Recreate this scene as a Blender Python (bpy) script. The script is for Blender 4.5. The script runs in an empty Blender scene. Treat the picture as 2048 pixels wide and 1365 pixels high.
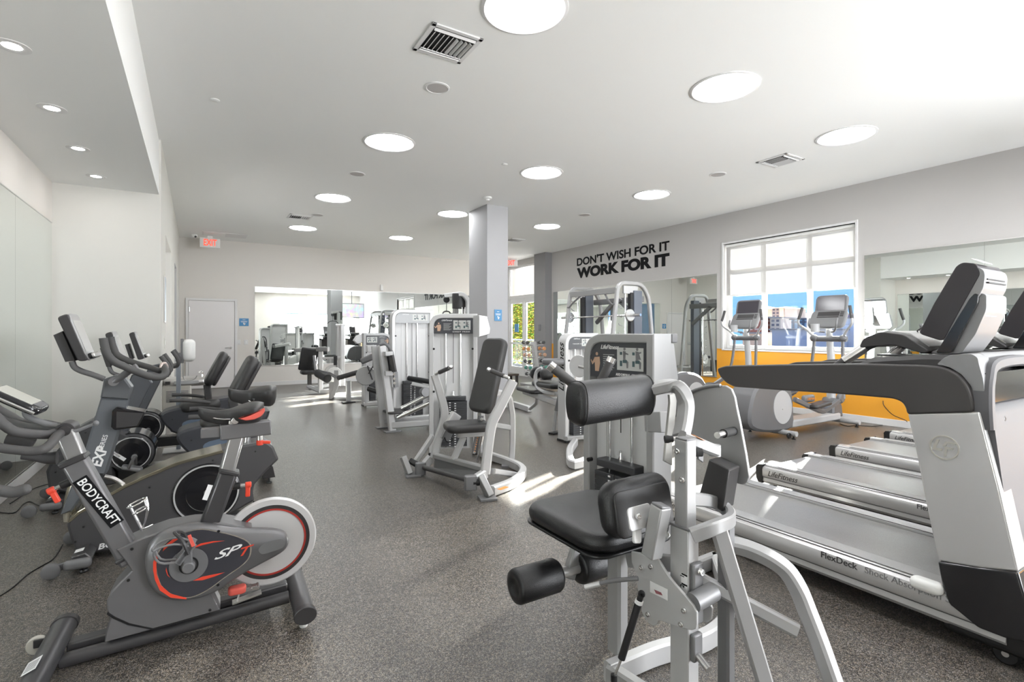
# Hotel-style gym: camera near the left aisle, x = across the room, y = along the room, z = up (metres)
import bpy, math, random
from mathutils import Vector, Matrix

sc = bpy.context.scene
C = bpy.context.collection
PI = math.pi
R = math.radians
random.seed(7)

# ------------------------------------------------------------------ camera, sky, sun, area lights, exposure
CAM_H = 1.35
cam_d = bpy.data.cameras.new('camera')
cam = bpy.data.objects.new('camera', cam_d)
C.objects.link(cam)
sc.camera = cam
cam_d.sensor_width = 36
cam_d.lens = 18.0
cam_d.shift_y = -0.0081
cam_d.clip_start = 0.02
cam_d.clip_end = 2000
YAW = R(31.6)
cam.location = (0, 0, CAM_H)
cam.rotation_euler = (PI / 2, 0, -YAW)

sc.view_settings.view_transform = 'Standard'
sc.view_settings.look = 'None'
sc.view_settings.gamma = 1
sc.view_settings.use_curve_mapping = False
sc.view_settings.exposure = 1.38

w = bpy.data.worlds.new('sky')
sc.world = w
w.use_nodes = True
nt = w.node_tree
nt.nodes.clear()
wo = nt.nodes.new('ShaderNodeOutputWorld')
bg = nt.nodes.new('ShaderNodeBackground')
tc = nt.nodes.new('ShaderNodeTexCoord')
sp = nt.nodes.new('ShaderNodeSeparateXYZ')
rp = nt.nodes.new('ShaderNodeValToRGB')
nt.links.new(tc.outputs['Generated'], sp.inputs[0])
nt.links.new(sp.outputs['Z'], rp.inputs[0])
rp.color_ramp.elements[0].position = 0.0
rp.color_ramp.elements[0].color = (0.25, 0.50, 0.90, 1)
rp.color_ramp.elements[1].position = 0.6
rp.color_ramp.elements[1].color = (0.06, 0.20, 0.62, 1)
nt.links.new(rp.outputs[0], bg.inputs['Color'])
bg.inputs['Strength'].default_value = 0.6
nt.links.new(bg.outputs[0], wo.inputs[0])

SUN_DIR = Vector((-1.0, -0.365, -0.316)).normalized()
sd = bpy.data.lights.new('sun', 'SUN')
sd.energy = 52.0
sd.angle = R(0.6)
sd.color = (1.0, 0.975, 0.94)
so = bpy.data.objects.new('sun', sd)
C.objects.link(so)
so.rotation_euler = SUN_DIR.to_track_quat('-Z', 'Y').to_euler()

def area(name, loc, size, energy, direction, col=(1, 1, 1)):
    d = bpy.data.lights.new(name, 'AREA')
    d.shape = 'RECTANGLE'
    d.size, d.size_y = size
    d.energy = energy
    d.color = col
    o = bpy.data.objects.new(name, d)
    C.objects.link(o)
    o.location = loc
    o.rotation_euler = Vector(direction).to_track_quat('-Z', 'Z').to_euler()
    return o
# daylight entering the big front windows behind the camera
area('daylight_front_window', (6.15, -3.35, 1.32), (4.3, 2.36), 310, (0, 1, 0.3), (0.97, 0.985, 1.0))

area('daylight_transom', (8.85, 13.27, 3.02), (1.75, 0.8), 80, (-1, 0, 0), (0.97, 0.985, 1.0))

area('alcove_fill', (-1.6, 9.2, 1.7), (1.5, 1.9), 12, (1, 0.1, 0.5), (1.0, 0.98, 0.95))  # added fill light, out of sight in the alcove, brightens the far left ceiling
LAMP = 15.0

# ------------------------------------------------------------------ reading real positions: a sight line from the camera met with a real plane
FW = (math.sin(YAW), math.cos(YAW))
RT = (math.cos(YAW), -math.sin(YAW))
HY = 666.0
def ray(px, py):
    t = (px - 1024) / 1024
    return Vector((FW[0] + RT[0] * t, FW[1] + RT[1] * t, (HY - py) / 1024))
CAMV = Vector((0, 0, CAM_H))
def hit(px, py, p0, n):
    d = ray(px, py); n = Vector(n)
    k = (Vector(p0) - CAMV).dot(n) / d.dot(n)
    return CAMV + d * k
def on_z(px, py, z): return hit(px, py, (0, 0, z), (0, 0, 1))
def on_x(px, py, x): return hit(px, py, (x, 0, 0), (1, 0, 0))
def on_y(px, py, y): return hit(px, py, (0, y, 0), (0, 1, 0))

def at(px, py, D):
    return CAMV + ray(px, py) * D

class Frame:
    """a thing's own axes: origin on the floor, turned about z"""
    def __init__(s, x, y, rot=0, z=0):
        s.o = Vector((x, y, z)); s.r = rot
        s.X = Vector((math.cos(rot), math.sin(rot), 0)); s.Y = Vector((-math.sin(rot), math.cos(rot), 0))
    def loc(s, p):
        d = p - s.o
        return Vector((d.dot(s.X), d.dot(s.Y), d.z))
    def P(s, px, py, D): return s.loc(at(px, py, D))
    def side(s, px, py, y=0):
        q = s.loc(hit(px, py, s.o + s.Y * y, s.Y)); return (q.x, q.z)
    def front(s, px, py, x=0):
        q = s.loc(hit(px, py, s.o + s.X * x, s.X)); return (q.y, q.z)
    def top(s, px, py, z):
        q = s.loc(on_z(px, py, z)); return (q.x, q.y)
    def S(s, px, py, y=0):
        return s.loc(hit(px, py, s.o + s.Y * y, s.Y))
    def Fp(s, px, py, x=0):
        return s.loc(hit(px, py, s.o + s.X * x, s.X))
    def T(s, px, py, z):
        return s.loc(on_z(px, py, z))

# ------------------------------------------------------------------ materials
def mat(name, col, rough=0.5, metal=0.0, bump=0.0, scale=60, var=0.0, spec=0.5, coat=0.0, stretch=None):
    m = bpy.data.materials.new(name)
    m.use_nodes = True
    n = m.node_tree; b = n.nodes['Principled BSDF']
    b.inputs['Base Color'].default_value = (*col, 1)
    b.inputs['Roughness'].default_value = rough
    b.inputs['Metallic'].default_value = metal
    b.inputs['Specular IOR Level'].default_value = spec
    if coat:
        b.inputs['Coat Weight'].default_value = coat
        b.inputs['Coat Roughness'].default_value = 0.12
    if bump or var:
        tcn = n.nodes.new('ShaderNodeTexCoord')
        ns = n.nodes.new('ShaderNodeTexNoise')
        ns.inputs['Scale'].default_value = scale
        ns.inputs['Detail'].default_value = 3
        src = tcn.outputs['Object']
        if stretch:
            mp = n.nodes.new('ShaderNodeMapping')
            mp.inputs['Scale'].default_value = stretch
            n.links.new(src, mp.inputs[0]); src = mp.outputs[0]
        n.links.new(src, ns.inputs['Vector'])
        if bump:
            bp = n.nodes.new('ShaderNodeBump')
            bp.inputs['Strength'].default_value = bump
            bp.inputs['Distance'].default_value = 0.002
            n.links.new(ns.outputs['Fac'], bp.inputs['Height'])
            n.links.new(bp.outputs[0], b.inputs['Normal'])
        if var:
            cr = n.nodes.new('ShaderNodeValToRGB')
            cr.color_ramp.elements[0].position = 0.3
            cr.color_ramp.elements[1].position = 0.7
            cr.color_ramp.elements[0].color = (*[c * (1 - var) for c in col], 1)
            cr.color_ramp.elements[1].color = (*[min(1, c * (1 + var)) for c in col], 1)
            n.links.new(ns.outputs['Fac'], cr.inputs[0])
            n.links.new(cr.outputs[0], b.inputs['Base Color'])
    return m

def emis(name, col, strength):
    m = bpy.data.materials.new(name)
    m.use_nodes = True
    b = m.node_tree.nodes['Principled BSDF']
    b.inputs['Base Color'].default_value = (*col, 1)
    b.inputs['Emission Color'].default_value = (*col, 1)
    b.inputs['Emission Strength'].default_value = strength
    return m

M = {}
M['ceiling'] = mat('ceiling paint', (0.86, 0.865, 0.85), 0.8, bump=0.05, scale=90)
M['wall'] = mat('warm white wall paint', (0.73, 0.70, 0.66), 0.7, bump=0.08, scale=120)
M['wall_grey'] = mat('light grey wall paint', (0.50, 0.485, 0.47), 0.7, bump=0.08, scale=120)
M['column'] = mat('column grey paint', (0.42, 0.42, 0.43), 0.7, bump=0.08, scale=120)
M['pier'] = mat('pier grey paint', (0.25, 0.245, 0.25), 0.7, bump=0.08, scale=120)
M['cream'] = mat('cream wall paint', (0.68, 0.67, 0.63), 0.7, bump=0.08, scale=120)
M['orange'] = mat('orange wall paint', (0.80, 0.36, 0.03), 0.55, bump=0.08, scale=120)
M['white_trim'] = mat('white trim paint', (0.72, 0.715, 0.71), 0.4)
M['white_plastic'] = mat('white plastic', (0.82, 0.82, 0.80), 0.35)
M['door_paint'] = mat('door paint', (0.80, 0.775, 0.77), 0.45)
M['mirror'] = mat('mirror silver', (0.86, 0.90, 0.875), 0.0, 1.0)
M['chrome'] = mat('chrome', (0.82, 0.82, 0.82), 0.12, 1.0)
M['brushed'] = mat('brushed steel', (0.62, 0.61, 0.60), 0.32, 1.0, bump=0.1, scale=40, stretch=(1, 1, 25))
M['silver'] = mat('silver grey powder coat', (0.40, 0.40, 0.40), 0.38, 0.25, bump=0.06, scale=300)
M['silver_light'] = mat('light silver powder coat', (0.54, 0.54, 0.54), 0.38, 0.2, bump=0.06, scale=300)
M['silver_dark'] = mat('dull grey powder coat', (0.20, 0.20, 0.205), 0.42, 0.2, bump=0.06, scale=300)
M['shroud'] = mat('off white shroud panel', (0.62, 0.62, 0.62), 0.4)
M['leather'] = mat('black vinyl upholstery', (0.012, 0.012, 0.013), 0.33, bump=0.55, scale=420)
M['leather_fine'] = mat('dark vinyl upholstery', (0.035, 0.034, 0.034), 0.42, bump=0.25, scale=350)
M['black'] = mat('black plastic', (0.012, 0.012, 0.013), 0.38)
M['gloss_black'] = mat('glossy black plastic', (0.012, 0.012, 0.014), 0.12, coat=0.4)
M['dark_plastic'] = mat('charcoal plastic', (0.040, 0.038, 0.039), 0.4)
M['grey_plastic'] = mat('mid grey plastic', (0.16, 0.16, 0.165), 0.42, bump=0.1, scale=400)
M['grip'] = mat('rubber grip', (0.07, 0.068, 0.068), 0.6, bump=0.3, scale=500)
M['rubber'] = mat('black rubber', (0.03, 0.03, 0.03), 0.7)
M['red'] = mat('red plastic', (0.80, 0.07, 0.035), 0.35)
M['red_vinyl'] = mat('coral red vinyl', (0.75, 0.12, 0.09), 0.45)
M['white_paint'] = mat('white print', (0.85, 0.85, 0.85), 0.5)
M['black_print'] = mat('black print', (0.008, 0.008, 0.009), 0.6, spec=0.15)
M['screen_off'] = mat('dark screen glass', (0.06, 0.055, 0.065), 0.15)
M['blue_sign'] = mat('blue sign', (0.06, 0.25, 0.50), 0.4)
M['bike_grey'] = mat('satin graphite paint', (0.072, 0.070, 0.073), 0.33, 0.35, bump=0.04, scale=500)
M['bike_light'] = mat('light graphite paint', (0.175, 0.172, 0.177), 0.36, 0.35)
M['tread_front'] = mat('satin grey front shell', (0.095, 0.094, 0.10), 0.5, 0.2)
M['console_silver'] = mat('satin console back', (0.26, 0.26, 0.265), 0.4, 0.3)
M['tread_belt'] = mat('treadmill belt', (0.27, 0.265, 0.26), 0.34, bump=0.3, scale=300, var=0.15)
M['tread_silver'] = mat('satin silver plastic', (0.60, 0.595, 0.59), 0.27, 0.4, bump=0.03, scale=400)

def rubber_floor():
    m = bpy.data.materials.new('speckled rubber floor')
    m.use_nodes = True
    n = m.node_tree; b = n.nodes['Principled BSDF']
    tcn = n.nodes.new('ShaderNodeTexCoord')
    def flecks(scale, thr, soft, off):
        mp = n.nodes.new('ShaderNodeMapping'); mp.inputs['Location'].default_value = (off, off * 1.7, 0)
        nz = n.nodes.new('ShaderNodeTexNoise'); nz.inputs['Scale'].default_value = scale * 0.6; nz.inputs['Detail'].default_value = 1
        ad = n.nodes.new('ShaderNodeMixRGB'); ad.blend_type = 'LINEAR_LIGHT'; ad.inputs[0].default_value = 0.012
        vo = n.nodes.new('ShaderNodeTexVoronoi'); vo.inputs['Scale'].default_value = scale
        sx = n.nodes.new('ShaderNodeSeparateXYZ')
        n.links.new(tcn.outputs['Object'], mp.inputs[0])
        n.links.new(mp.outputs[0], nz.inputs['Vector'])
        n.links.new(mp.outputs[0], ad.inputs[1]); n.links.new(nz.outputs['Color'], ad.inputs[2])
        n.links.new(ad.outputs[0], vo.inputs['Vector'])
        n.links.new(vo.outputs['Color'], sx.inputs[0])
        cr = n.nodes.new('ShaderNodeValToRGB')
        cr.color_ramp.elements[0].position = thr; cr.color_ramp.elements[0].color = (0, 0, 0, 1)
        cr.color_ramp.elements[1].position = thr + soft; cr.color_ramp.elements[1].color = (1, 1, 1, 1)
        n.links.new(sx.outputs['X'], cr.inputs[0])
        return cr.outputs[0]
    big = n.nodes.new('ShaderNodeTexNoise'); big.inputs['Scale'].default_value = 1.3; big.inputs['Detail'].default_value = 4
    n.links.new(tcn.outputs['Object'], big.inputs['Vector'])
    base = n.nodes.new('ShaderNodeValToRGB')
    base.color_ramp.elements[0].color = (0.030, 0.028, 0.027, 1); base.color_ramp.elements[0].position = 0.3
    base.color_ramp.elements[1].color = (0.050, 0.047, 0.045, 1); base.color_ramp.elements[1].position = 0.7
    n.links.new(big.outputs['Fac'], base.inputs[0])
    cur = base.outputs[0]
    for sc_, thr, soft, off, col in ((300, 0.76, 0.05, 0, (0.36, 0.30, 0.23, 1)), (330, 0.83, 0.05, 3.3, (0.40, 0.38, 0.36, 1)), (430, 0.70, 0.05, 7.1, (0.012, 0.011, 0.011, 1))):
        f = flecks(sc_, thr, soft, off)
        mx = n.nodes.new('ShaderNodeMixRGB'); mx.inputs[2].default_value = col
        n.links.new(f, mx.inputs[0]); n.links.new(cur, mx.inputs[1]); cur = mx.outputs[0]
    n.links.new(cur, b.inputs['Base Color'])
    b.inputs['Roughness'].default_value = 0.31
    b.inputs['Specular IOR Level'].default_value = 0.38
    fine = n.nodes.new('ShaderNodeTexNoise'); fine.inputs['Scale'].default_value = 260; fine.inputs['Detail'].default_value = 2
    n.links.new(tcn.outputs['Object'], fine.inputs['Vector'])
    bp = n.nodes.new('ShaderNodeBump'); bp.inputs['Strength'].default_value = 0.35; bp.inputs['Distance'].default_value = 0.002
    n.links.new(fine.outputs['Fac'], bp.inputs['Height']); n.links.new(bp.outputs[0], b.inputs['Normal'])
    return m
M['floor'] = rubber_floor()

def glass(name, tint=(0.97, 0.99, 0.98)):
    m = bpy.data.materials.new(name); m.use_nodes = True
    n = m.node_tree; n.nodes.clear()
    o = n.nodes.new('ShaderNodeOutputMaterial'); t = n.nodes.new('ShaderNodeBsdfTransparent'); g = n.nodes.new('ShaderNodeBsdfGlossy')
    lw = n.nodes.new('ShaderNodeLayerWeight'); pw = n.nodes.new('ShaderNodeMath'); pw.operation = 'POWER'; pw.inputs[1].default_value = 5
    fr = n.nodes.new('ShaderNodeMath'); fr.operation = 'MULTIPLY_ADD'; fr.inputs[1].default_value = 0.9; fr.inputs[2].default_value = 0.035
    n.links.new(lw.outputs['Facing'], pw.inputs[0]); n.links.new(pw.outputs[0], fr.inputs[0])
    mx = n.nodes.new('ShaderNodeMixShader')
    t.inputs[0].default_value = (*tint, 1); g.inputs['Roughness'].default_value = 0.0
    n.links.new(fr.outputs[0], mx.inputs[0]); n.links.new(t.outputs[0], mx.inputs[1]); n.links.new(g.outputs[0], mx.inputs[2]); n.links.new(mx.outputs[0], o.inputs[0])
    return m
M['glass'] = glass('window glass')

def blind_mat():
    m = bpy.data.materials.new('roller blind cloth'); m.use_nodes = True
    n = m.node_tree; n.nodes.clear()
    o = n.nodes.new('ShaderNodeOutputMaterial'); t = n.nodes.new('ShaderNodeBsdfTranslucent'); d = n.nodes.new('ShaderNodeBsdfDiffuse')
    mx = n.nodes.new('ShaderNodeMixShader'); mx.inputs[0].default_value = 0.022
    t.inputs[0].default_value = (0.93, 0.91, 0.88, 1); d.inputs[0].default_value = (0.50, 0.49, 0.475, 1)
    tr = n.nodes.new('ShaderNodeBsdfTransparent'); m2 = n.nodes.new('ShaderNodeMixShader'); m2.inputs[0].default_value = 0.22
    n.links.new(d.outputs[0], mx.inputs[1]); n.links.new(t.outputs[0], mx.inputs[2]); n.links.new(mx.outputs[0], m2.inputs[1]); n.links.new(tr.outputs[0], m2.inputs[2]); n.links.new(m2.outputs[0], o.inputs[0])
    return m
M['blind'] = blind_mat()
M['lamp'] = emis('lamp diffuser', (0.975, 0.985, 1.0), LAMP)
M['downlight'] = emis('downlight lens', (1.0, 0.96, 0.93), 30)

# ------------------------------------------------------------------ mesh building
def perp(d):
    d = d.normalized()
    a = Vector((0, 0, 1)) if abs(d.z) < 0.9 else Vector((1, 0, 0))
    u = a.cross(d).normalized()
    return u, d.cross(u).normalized()

class MB:
    def __init__(s): s.v = []; s.f = []
    def add(s, vs, fs):
        k = len(s.v); s.v += [tuple(v) for v in vs]; s.f += [tuple(i + k for i in f) for f in fs]; return s
    def box(s, c, d, rot=None):
        """centre, full size, optional Matrix"""
        hx, hy, hz = d[0] / 2, d[1] / 2, d[2] / 2
        vs = [Vector((x, y, z)) for x in (-hx, hx) for y in (-hy, hy) for z in (-hz, hz)]
        if rot is not None: vs = [rot @ v for v in vs]
        c = Vector(c)
        return s.add([v + c for v in vs], [(0, 1, 3, 2), (4, 6, 7, 5), (0, 4, 5, 1), (2, 3, 7, 6), (0, 2, 6, 4), (1, 5, 7, 3)])
    def lohi(s, lo, hi):
        return s.box([(a + b) / 2 for a, b in zip(lo, hi)], [abs(b - a) for a, b in zip(lo, hi)])
    def bar(s, a, b, wd, th, up=(0, 0, 1)):
        """rectangular bar from a to b; wd across, th along 'up'"""
        a, b = Vector(a), Vector(b); d = (b - a).normalized(); up = Vector(up)
        x = d.cross(up)
        if x.length < 1e-4: x = d.cross(Vector((1, 0, 0)))
        x.normalize(); y = x.cross(d)
        vs = [p + x * (i * wd / 2) + y * (j * th / 2) for p in (a, b) for i, j in ((-1, -1), (1, -1), (1, 1), (-1, 1))]
        return s.add(vs, [(3, 2, 1, 0), (4, 5, 6, 7), (0, 1, 5, 4), (1, 2, 6, 5), (2, 3, 7, 6), (3, 0, 4, 7)])
    def rings(s, rs, closed=False, caps=True):
        n = len(rs[0]); k = len(s.v)
        for r in rs: s.v += [tuple(p) for p in r]
        m = len(rs)
        for i in range(m if closed else m - 1):
            a = k + i * n; b = k + ((i + 1) % m) * n
            for j in range(n):
                s.f.append((a + j, a + (j + 1) % n, b + (j + 1) % n, b + j))
        if caps and not closed:
            s.f.append(tuple(k + j for j in range(n))[::-1]); s.f.append(tuple(k + (m - 1) * n + j for j in range(n)))
        return s
    def cyl(s, a, b, r, r2=None, n=20):
        a, b = Vector(a), Vector(b); u, w_ = perp(b - a); r2 = r if r2 is None else r2
        return s.rings([[p + (u * math.cos(2 * PI * i / n) + w_ * math.sin(2 * PI * i / n)) * rr for i in range(n)] for p, rr in ((a, r), (b, r2))])
    def lathe(s, prof, o=(0, 0, 0), axis=(0, 0, 1), n=32, caps=True):
        """prof: (radius, distance along axis)"""
        o = Vector(o); ax = Vector(axis).normalized(); u, w_ = perp(ax)
        return s.rings([[o + ax * h + (u * math.cos(2 * PI * i / n) + w_ * math.sin(2 * PI * i / n)) * max(r, 1e-4) for i in range(n)] for r, h in prof], caps=caps)
    def ball(s, c, r, n=16, sq=(1, 1, 1)):
        c = Vector(c); rs = []
        for i in range(n + 1):
            a = -PI / 2 + PI * i / n
            rs.append([c + Vector((max(math.cos(a), 1e-3) * math.cos(2 * PI * j / n) * r * sq[0], max(math.cos(a), 1e-3) * math.sin(2 * PI * j / n) * r * sq[1], math.sin(a) * r * sq[2])) for j in range(n)])
        return s.rings(rs)
    def tube(s, pts, r, n=10, closed=False, smooth=3):
        pts = [Vector(p) for p in pts]
        if smooth > 1: pts = spline(pts, smooth, closed)
        rr = r if isinstance(r, (list, tuple)) else None
        m = len(pts); rs = []; pu = None
        for i, p in enumerate(pts):
            if closed: d = pts[(i + 1) % m] - pts[i - 1]
            else: d = pts[min(i + 1, m - 1)] - pts[max(i - 1, 0)]
            d.normalize()
            if pu is None: u, w_ = perp(d)
            else:
                u = (pu - d * pu.dot(d)).normalized(); w_ = d.cross(u)
            pu = u
            q = r if rr is None else rr[0] + (rr[1] - rr[0]) * i / (m - 1)
            rs.append([p + (u * math.cos(2 * PI * j / n) + w_ * math.sin(2 * PI * j / n)) * q for j in range(n)])
        return s.rings(rs, closed)
    def rtube(s, pts, wd, th, side=(0, 1, 0), fillet=0.0, ch=0.18, seg=5, closed=False, sp=0):
        """rectangular tube bent along pts; wd measured along 'side' (the bend axis), th across it in the bend plane"""
        pts = [Vector(p) for p in pts]
        pts = spline(pts, sp, closed) if sp else fil(pts, fillet, seg, closed)
        sd_ = Vector(side).normalized(); m = len(pts); rs = []
        c = min(wd, th) * ch
        prof = [(wd / 2 - c, -th / 2), (wd / 2, -th / 2 + c), (wd / 2, th / 2 - c), (wd / 2 - c, th / 2), (-wd / 2 + c, th / 2), (-wd / 2, th / 2 - c), (-wd / 2, -th / 2 + c), (-wd / 2 + c, -th / 2)]
        for i, p in enumerate(pts):
            if closed: d0 = (p - pts[i - 1]).normalized(); d1 = (pts[(i + 1) % m] - p).normalized()
            else:
                d0 = (p - pts[i - 1]).normalized() if i > 0 else (pts[1] - p).normalized()
                d1 = (pts[i + 1] - p).normalized() if i < m - 1 else d0
            d = (d0 + d1).normalized()
            a = (sd_ - d * sd_.dot(d)).normalized(); b_ = a.cross(d)
            k = 1 / max(0.5, d.dot(d0))
            rs.append([p + a * x + b_ * (y * k) for x, y in prof])
        return s.rings(rs, closed)
    def prism(s, out, t0, t1, plane='xz', org=(0, 0, 0), inset=0.0):
        """outline (a,b) in a plane, extruded t0..t1 along the third axis; inset softens both faces"""
        def P(a, b, t):
            if plane == 'xz': v = (a, t, b)
            elif plane == 'yz': v = (t, a, b)
            else: v = (a, b, t)
            return Vector(v) + Vector(org)
        if inset:
            ii = shrink(out, inset)
            return s.rings([[P(a, b, t0) for a, b in ii], [P(a, b, t0 + math.copysign(inset, t1 - t0)) for a, b in out], [P(a, b, t1 - math.copysign(inset, t1 - t0)) for a, b in out], [P(a, b, t1) for a, b in ii]])
        return s.rings([[P(a, b, t) for a, b in out] for t in (t0, t1)])
    def cushion(s, c, d, r=0.02, rot=None, n=5, dome=0.0):
        """padded block with rounded edges, optional dome on +z"""
        hx, hy, hz = d[0] / 2, d[1] / 2, d[2] / 2
        r = min(r, hx, hy, hz)
        cs = [(hx - r, hy - r, 0), (-hx + r, hy - r, 1), (-hx + r, -hy + r, 2), (hx - r, -hy + r, 3)]
        rs = []; lev = []
        for i in range(n + 1):
            a = -PI / 2 + (PI / 2) * i / n; lev.append((math.cos(a) * r - r, -hz + r + math.sin(a) * r))
        for i in range(n + 1):
            a = (PI / 2) * i / n; lev.append((math.cos(a) * r - r, hz - r + math.sin(a) * r))
        R_ = min(hx, hy) * 0.30 + r
        R_ = min(R_, hx, hy)
        for off, z in lev:
            ring = []
            for sx, sy, q in ((1, 1, 0), (-1, 1, 1), (-1, -1, 2), (1, -1, 3)):
                cx, cy = sx * (hx - R_), sy * (hy - R_)
                for k in range(6):
                    a = PI / 2 * (q + k / 5)
                    ring.append(Vector((cx + math.cos(a) * (R_ + off), cy + math.sin(a) * (R_ + off), z)))
            rs.append(ring)
        # dome: shrink to centre
        top = rs[-1]; cen = Vector((0, 0, top[0].z))
        for f, h in ((0.6, 0.6), (0.25, 0.95)):
            rs.append([Vector((p.x * f, p.y * f, p.z + dome * h)) for p in top])
        M_ = rot if rot is not None else Matrix.Identity(3)
        c = Vector(c)
        return s.rings([[c + M_ @ p for p in r_] for r_ in rs])
    def annulus(s, c, axis, r0, r1, th, n=40):
        """flat ring between r0 and r1"""
        return s.lathe([(r0, -th / 2), (r1, -th / 2), (r1, th / 2), (r0, th / 2), (r0, -th / 2)], c, axis, n, caps=False)
    def xf(s, B, o):
        B = B if B is not None else Matrix.Identity(3); o = Vector(o)
        s.v = [tuple(B @ Vector(v) + o) for v in s.v]; return s
    def build(s, name, m, parent=None, bevel=0, smooth=True, seg=2, angle=35, loc=None, rz=None):
        me = bpy.data.meshes.new(name)
        me.from_pydata(s.v, [], s.f)
        me.validate(); me.update()
        bm_fix(me)
        me.materials.append(M[m] if isinstance(m, str) else m)
        if smooth:
            me.polygons.foreach_set('use_smooth', [True] * len(me.polygons))
            me.set_sharp_from_angle(angle=R(angle))
        o = bpy.data.objects.new(name, me)
        C.objects.link(o)
        if parent: o.parent = parent
        if loc: o.location = loc
        if rz is not None: o.rotation_euler.z = rz
        if bevel:
            b = o.modifiers.new('edge', 'BEVEL'); b.width = bevel; b.segments = seg; b.limit_method = 'ANGLE'; b.angle_limit = R(40)
            b.harden_normals = False
        return o

import bmesh
def bm_fix(me):
    bm = bmesh.new(); bm.from_mesh(me)
    bmesh.ops.recalc_face_normals(bm, faces=bm.faces)
    bm.to_mesh(me); bm.free()

def spline(pts, k=4, closed=False):
    out = []; m = len(pts)
    if m < 3: return pts
    rng = m if closed else m - 1
    for i in range(rng):
        p1, p2 = pts[i], pts[(i + 1) % m]
        p0 = pts[i - 1] if (i > 0 or closed) else p1 - (p2 - p1)
        p3 = pts[(i + 2) % m] if (i + 2 < m or closed) else p2 + (p2 - p1)
        for j in range(k):
            t = j / k
            out.append(0.5 * ((2 * p1) + (p2 - p0) * t + (2 * p0 - 5 * p1 + 4 * p2 - p3) * t * t + (3 * p1 - p0 - 3 * p2 + p3) * t ** 3))
    if not closed: out.append(pts[-1])
    return out
def fil(pts, r, seg=5, closed=False):
    if r <= 0: return pts
    out = []; m = len(pts)
    for i, p in enumerate(pts):
        if not closed and i in (0, m - 1): out.append(p); continue
        a = pts[i - 1] - p; b = pts[(i + 1) % m] - p
        k = min(r, a.length * 0.49, b.length * 0.49)
        p0 = p + a.normalized() * k; p2 = p + b.normalized() * k
        for j in range(seg + 1):
            t = j / seg
            out.append(p0 * (1 - t) ** 2 + p * 2 * t * (1 - t) + p2 * t * t)
    return out
def sm2(out, k=4):
    """smooth closed 2-D outline"""
    return [(p.x, p.y) for p in spline([Vector((a, b, 0)) for a, b in out], k, True)]
def rc2(out, r, seg=4):
    """outline with its corners rounded"""
    return [(p.x, p.y) for p in fil([Vector((a, b, 0)) for a, b in out], r, seg, True)]
def shrink(out, d):
    m = len(out); ar = sum(out[i - 1][0] * out[i][1] - out[i][0] * out[i - 1][1] for i in range(m))
    sg = 1 if ar > 0 else -1; res = []
    for i in range(m):
        p0, p, p1 = Vector(out[i - 1]), Vector(out[i]), Vector(out[(i + 1) % m])
        a = (p - p0); b = (p1 - p)
        if a.length < 1e-7 or b.length < 1e-7: res.append(tuple(p)); continue
        a.normalize(); b.normalize()
        na = Vector((-a.y, a.x)) * sg; nb = Vector((-b.y, b.x)) * sg
        nn = na + nb
        if nn.length < 1e-4: nn = na
        nn.normalize()
        res.append(tuple(p + nn * d))
    return res
def rect(x0, y0, x1, y1): return [(x0, y0), (x1, y0), (x1, y1), (x0, y1)]
def circ(cx, cy, r, n=32, ry=None): return [(cx + math.cos(2 * PI * i / n) * r, cy + math.sin(2 * PI * i / n) * (ry or r)) for i in range(n)]
def rotm(x=0, y=0, z=0): return (Matrix.Rotation(z, 3, 'Z') @ Matrix.Rotation(y, 3, 'Y') @ Matrix.Rotation(x, 3, 'X'))
def basis(n, up=(0, 0, 1)):
    """3x3 whose z axis is n and y axis near up"""
    n = Vector(n).normalized(); x = Vector(up).cross(n).normalized(); y = n.cross(x)
    return Matrix((x, y, n)).transposed()

def tag(o, label=None, cat=None, group=None, kind=None):
    if label: o['label'] = label
    if cat: o['category'] = cat
    if group: o['group'] = group
    if kind: o['kind'] = kind
    return o
def thing(name, label, cat, loc=(0, 0, 0), rz=0, group=None):
    o = bpy.data.objects.new(name, None); C.objects.link(o)
    o.empty_display_size = 0.1
    o.location = loc; o.rotation_euler = (0, 0, rz)
    return tag(o, label, cat, group)
def struct(name, mb, m, parent=None, **k):
    o = mb.build(name, m, parent, **k)
    if not parent: o['kind'] = 'structure'
    return o
def dup(root, loc, rz, label=None, group=None, skip=()):
    kids = {}
    for o in C.objects:
        if o.parent: kids.setdefault(o.parent.name, []).append(o)
    r = root.copy(); C.objects.link(r); r.location = loc; r.rotation_euler = (0, 0, rz)
    if label: r['label'] = label
    if group: r['group'] = group
    for ch in kids.get(root.name, []):
        if any(ch.name.startswith(k) for k in skip): continue
        c = ch.copy(); C.objects.link(c); c.parent = r
        for g in kids.get(ch.name, []):
            d = g.copy(); C.objects.link(d); d.parent = c
    return r

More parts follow.
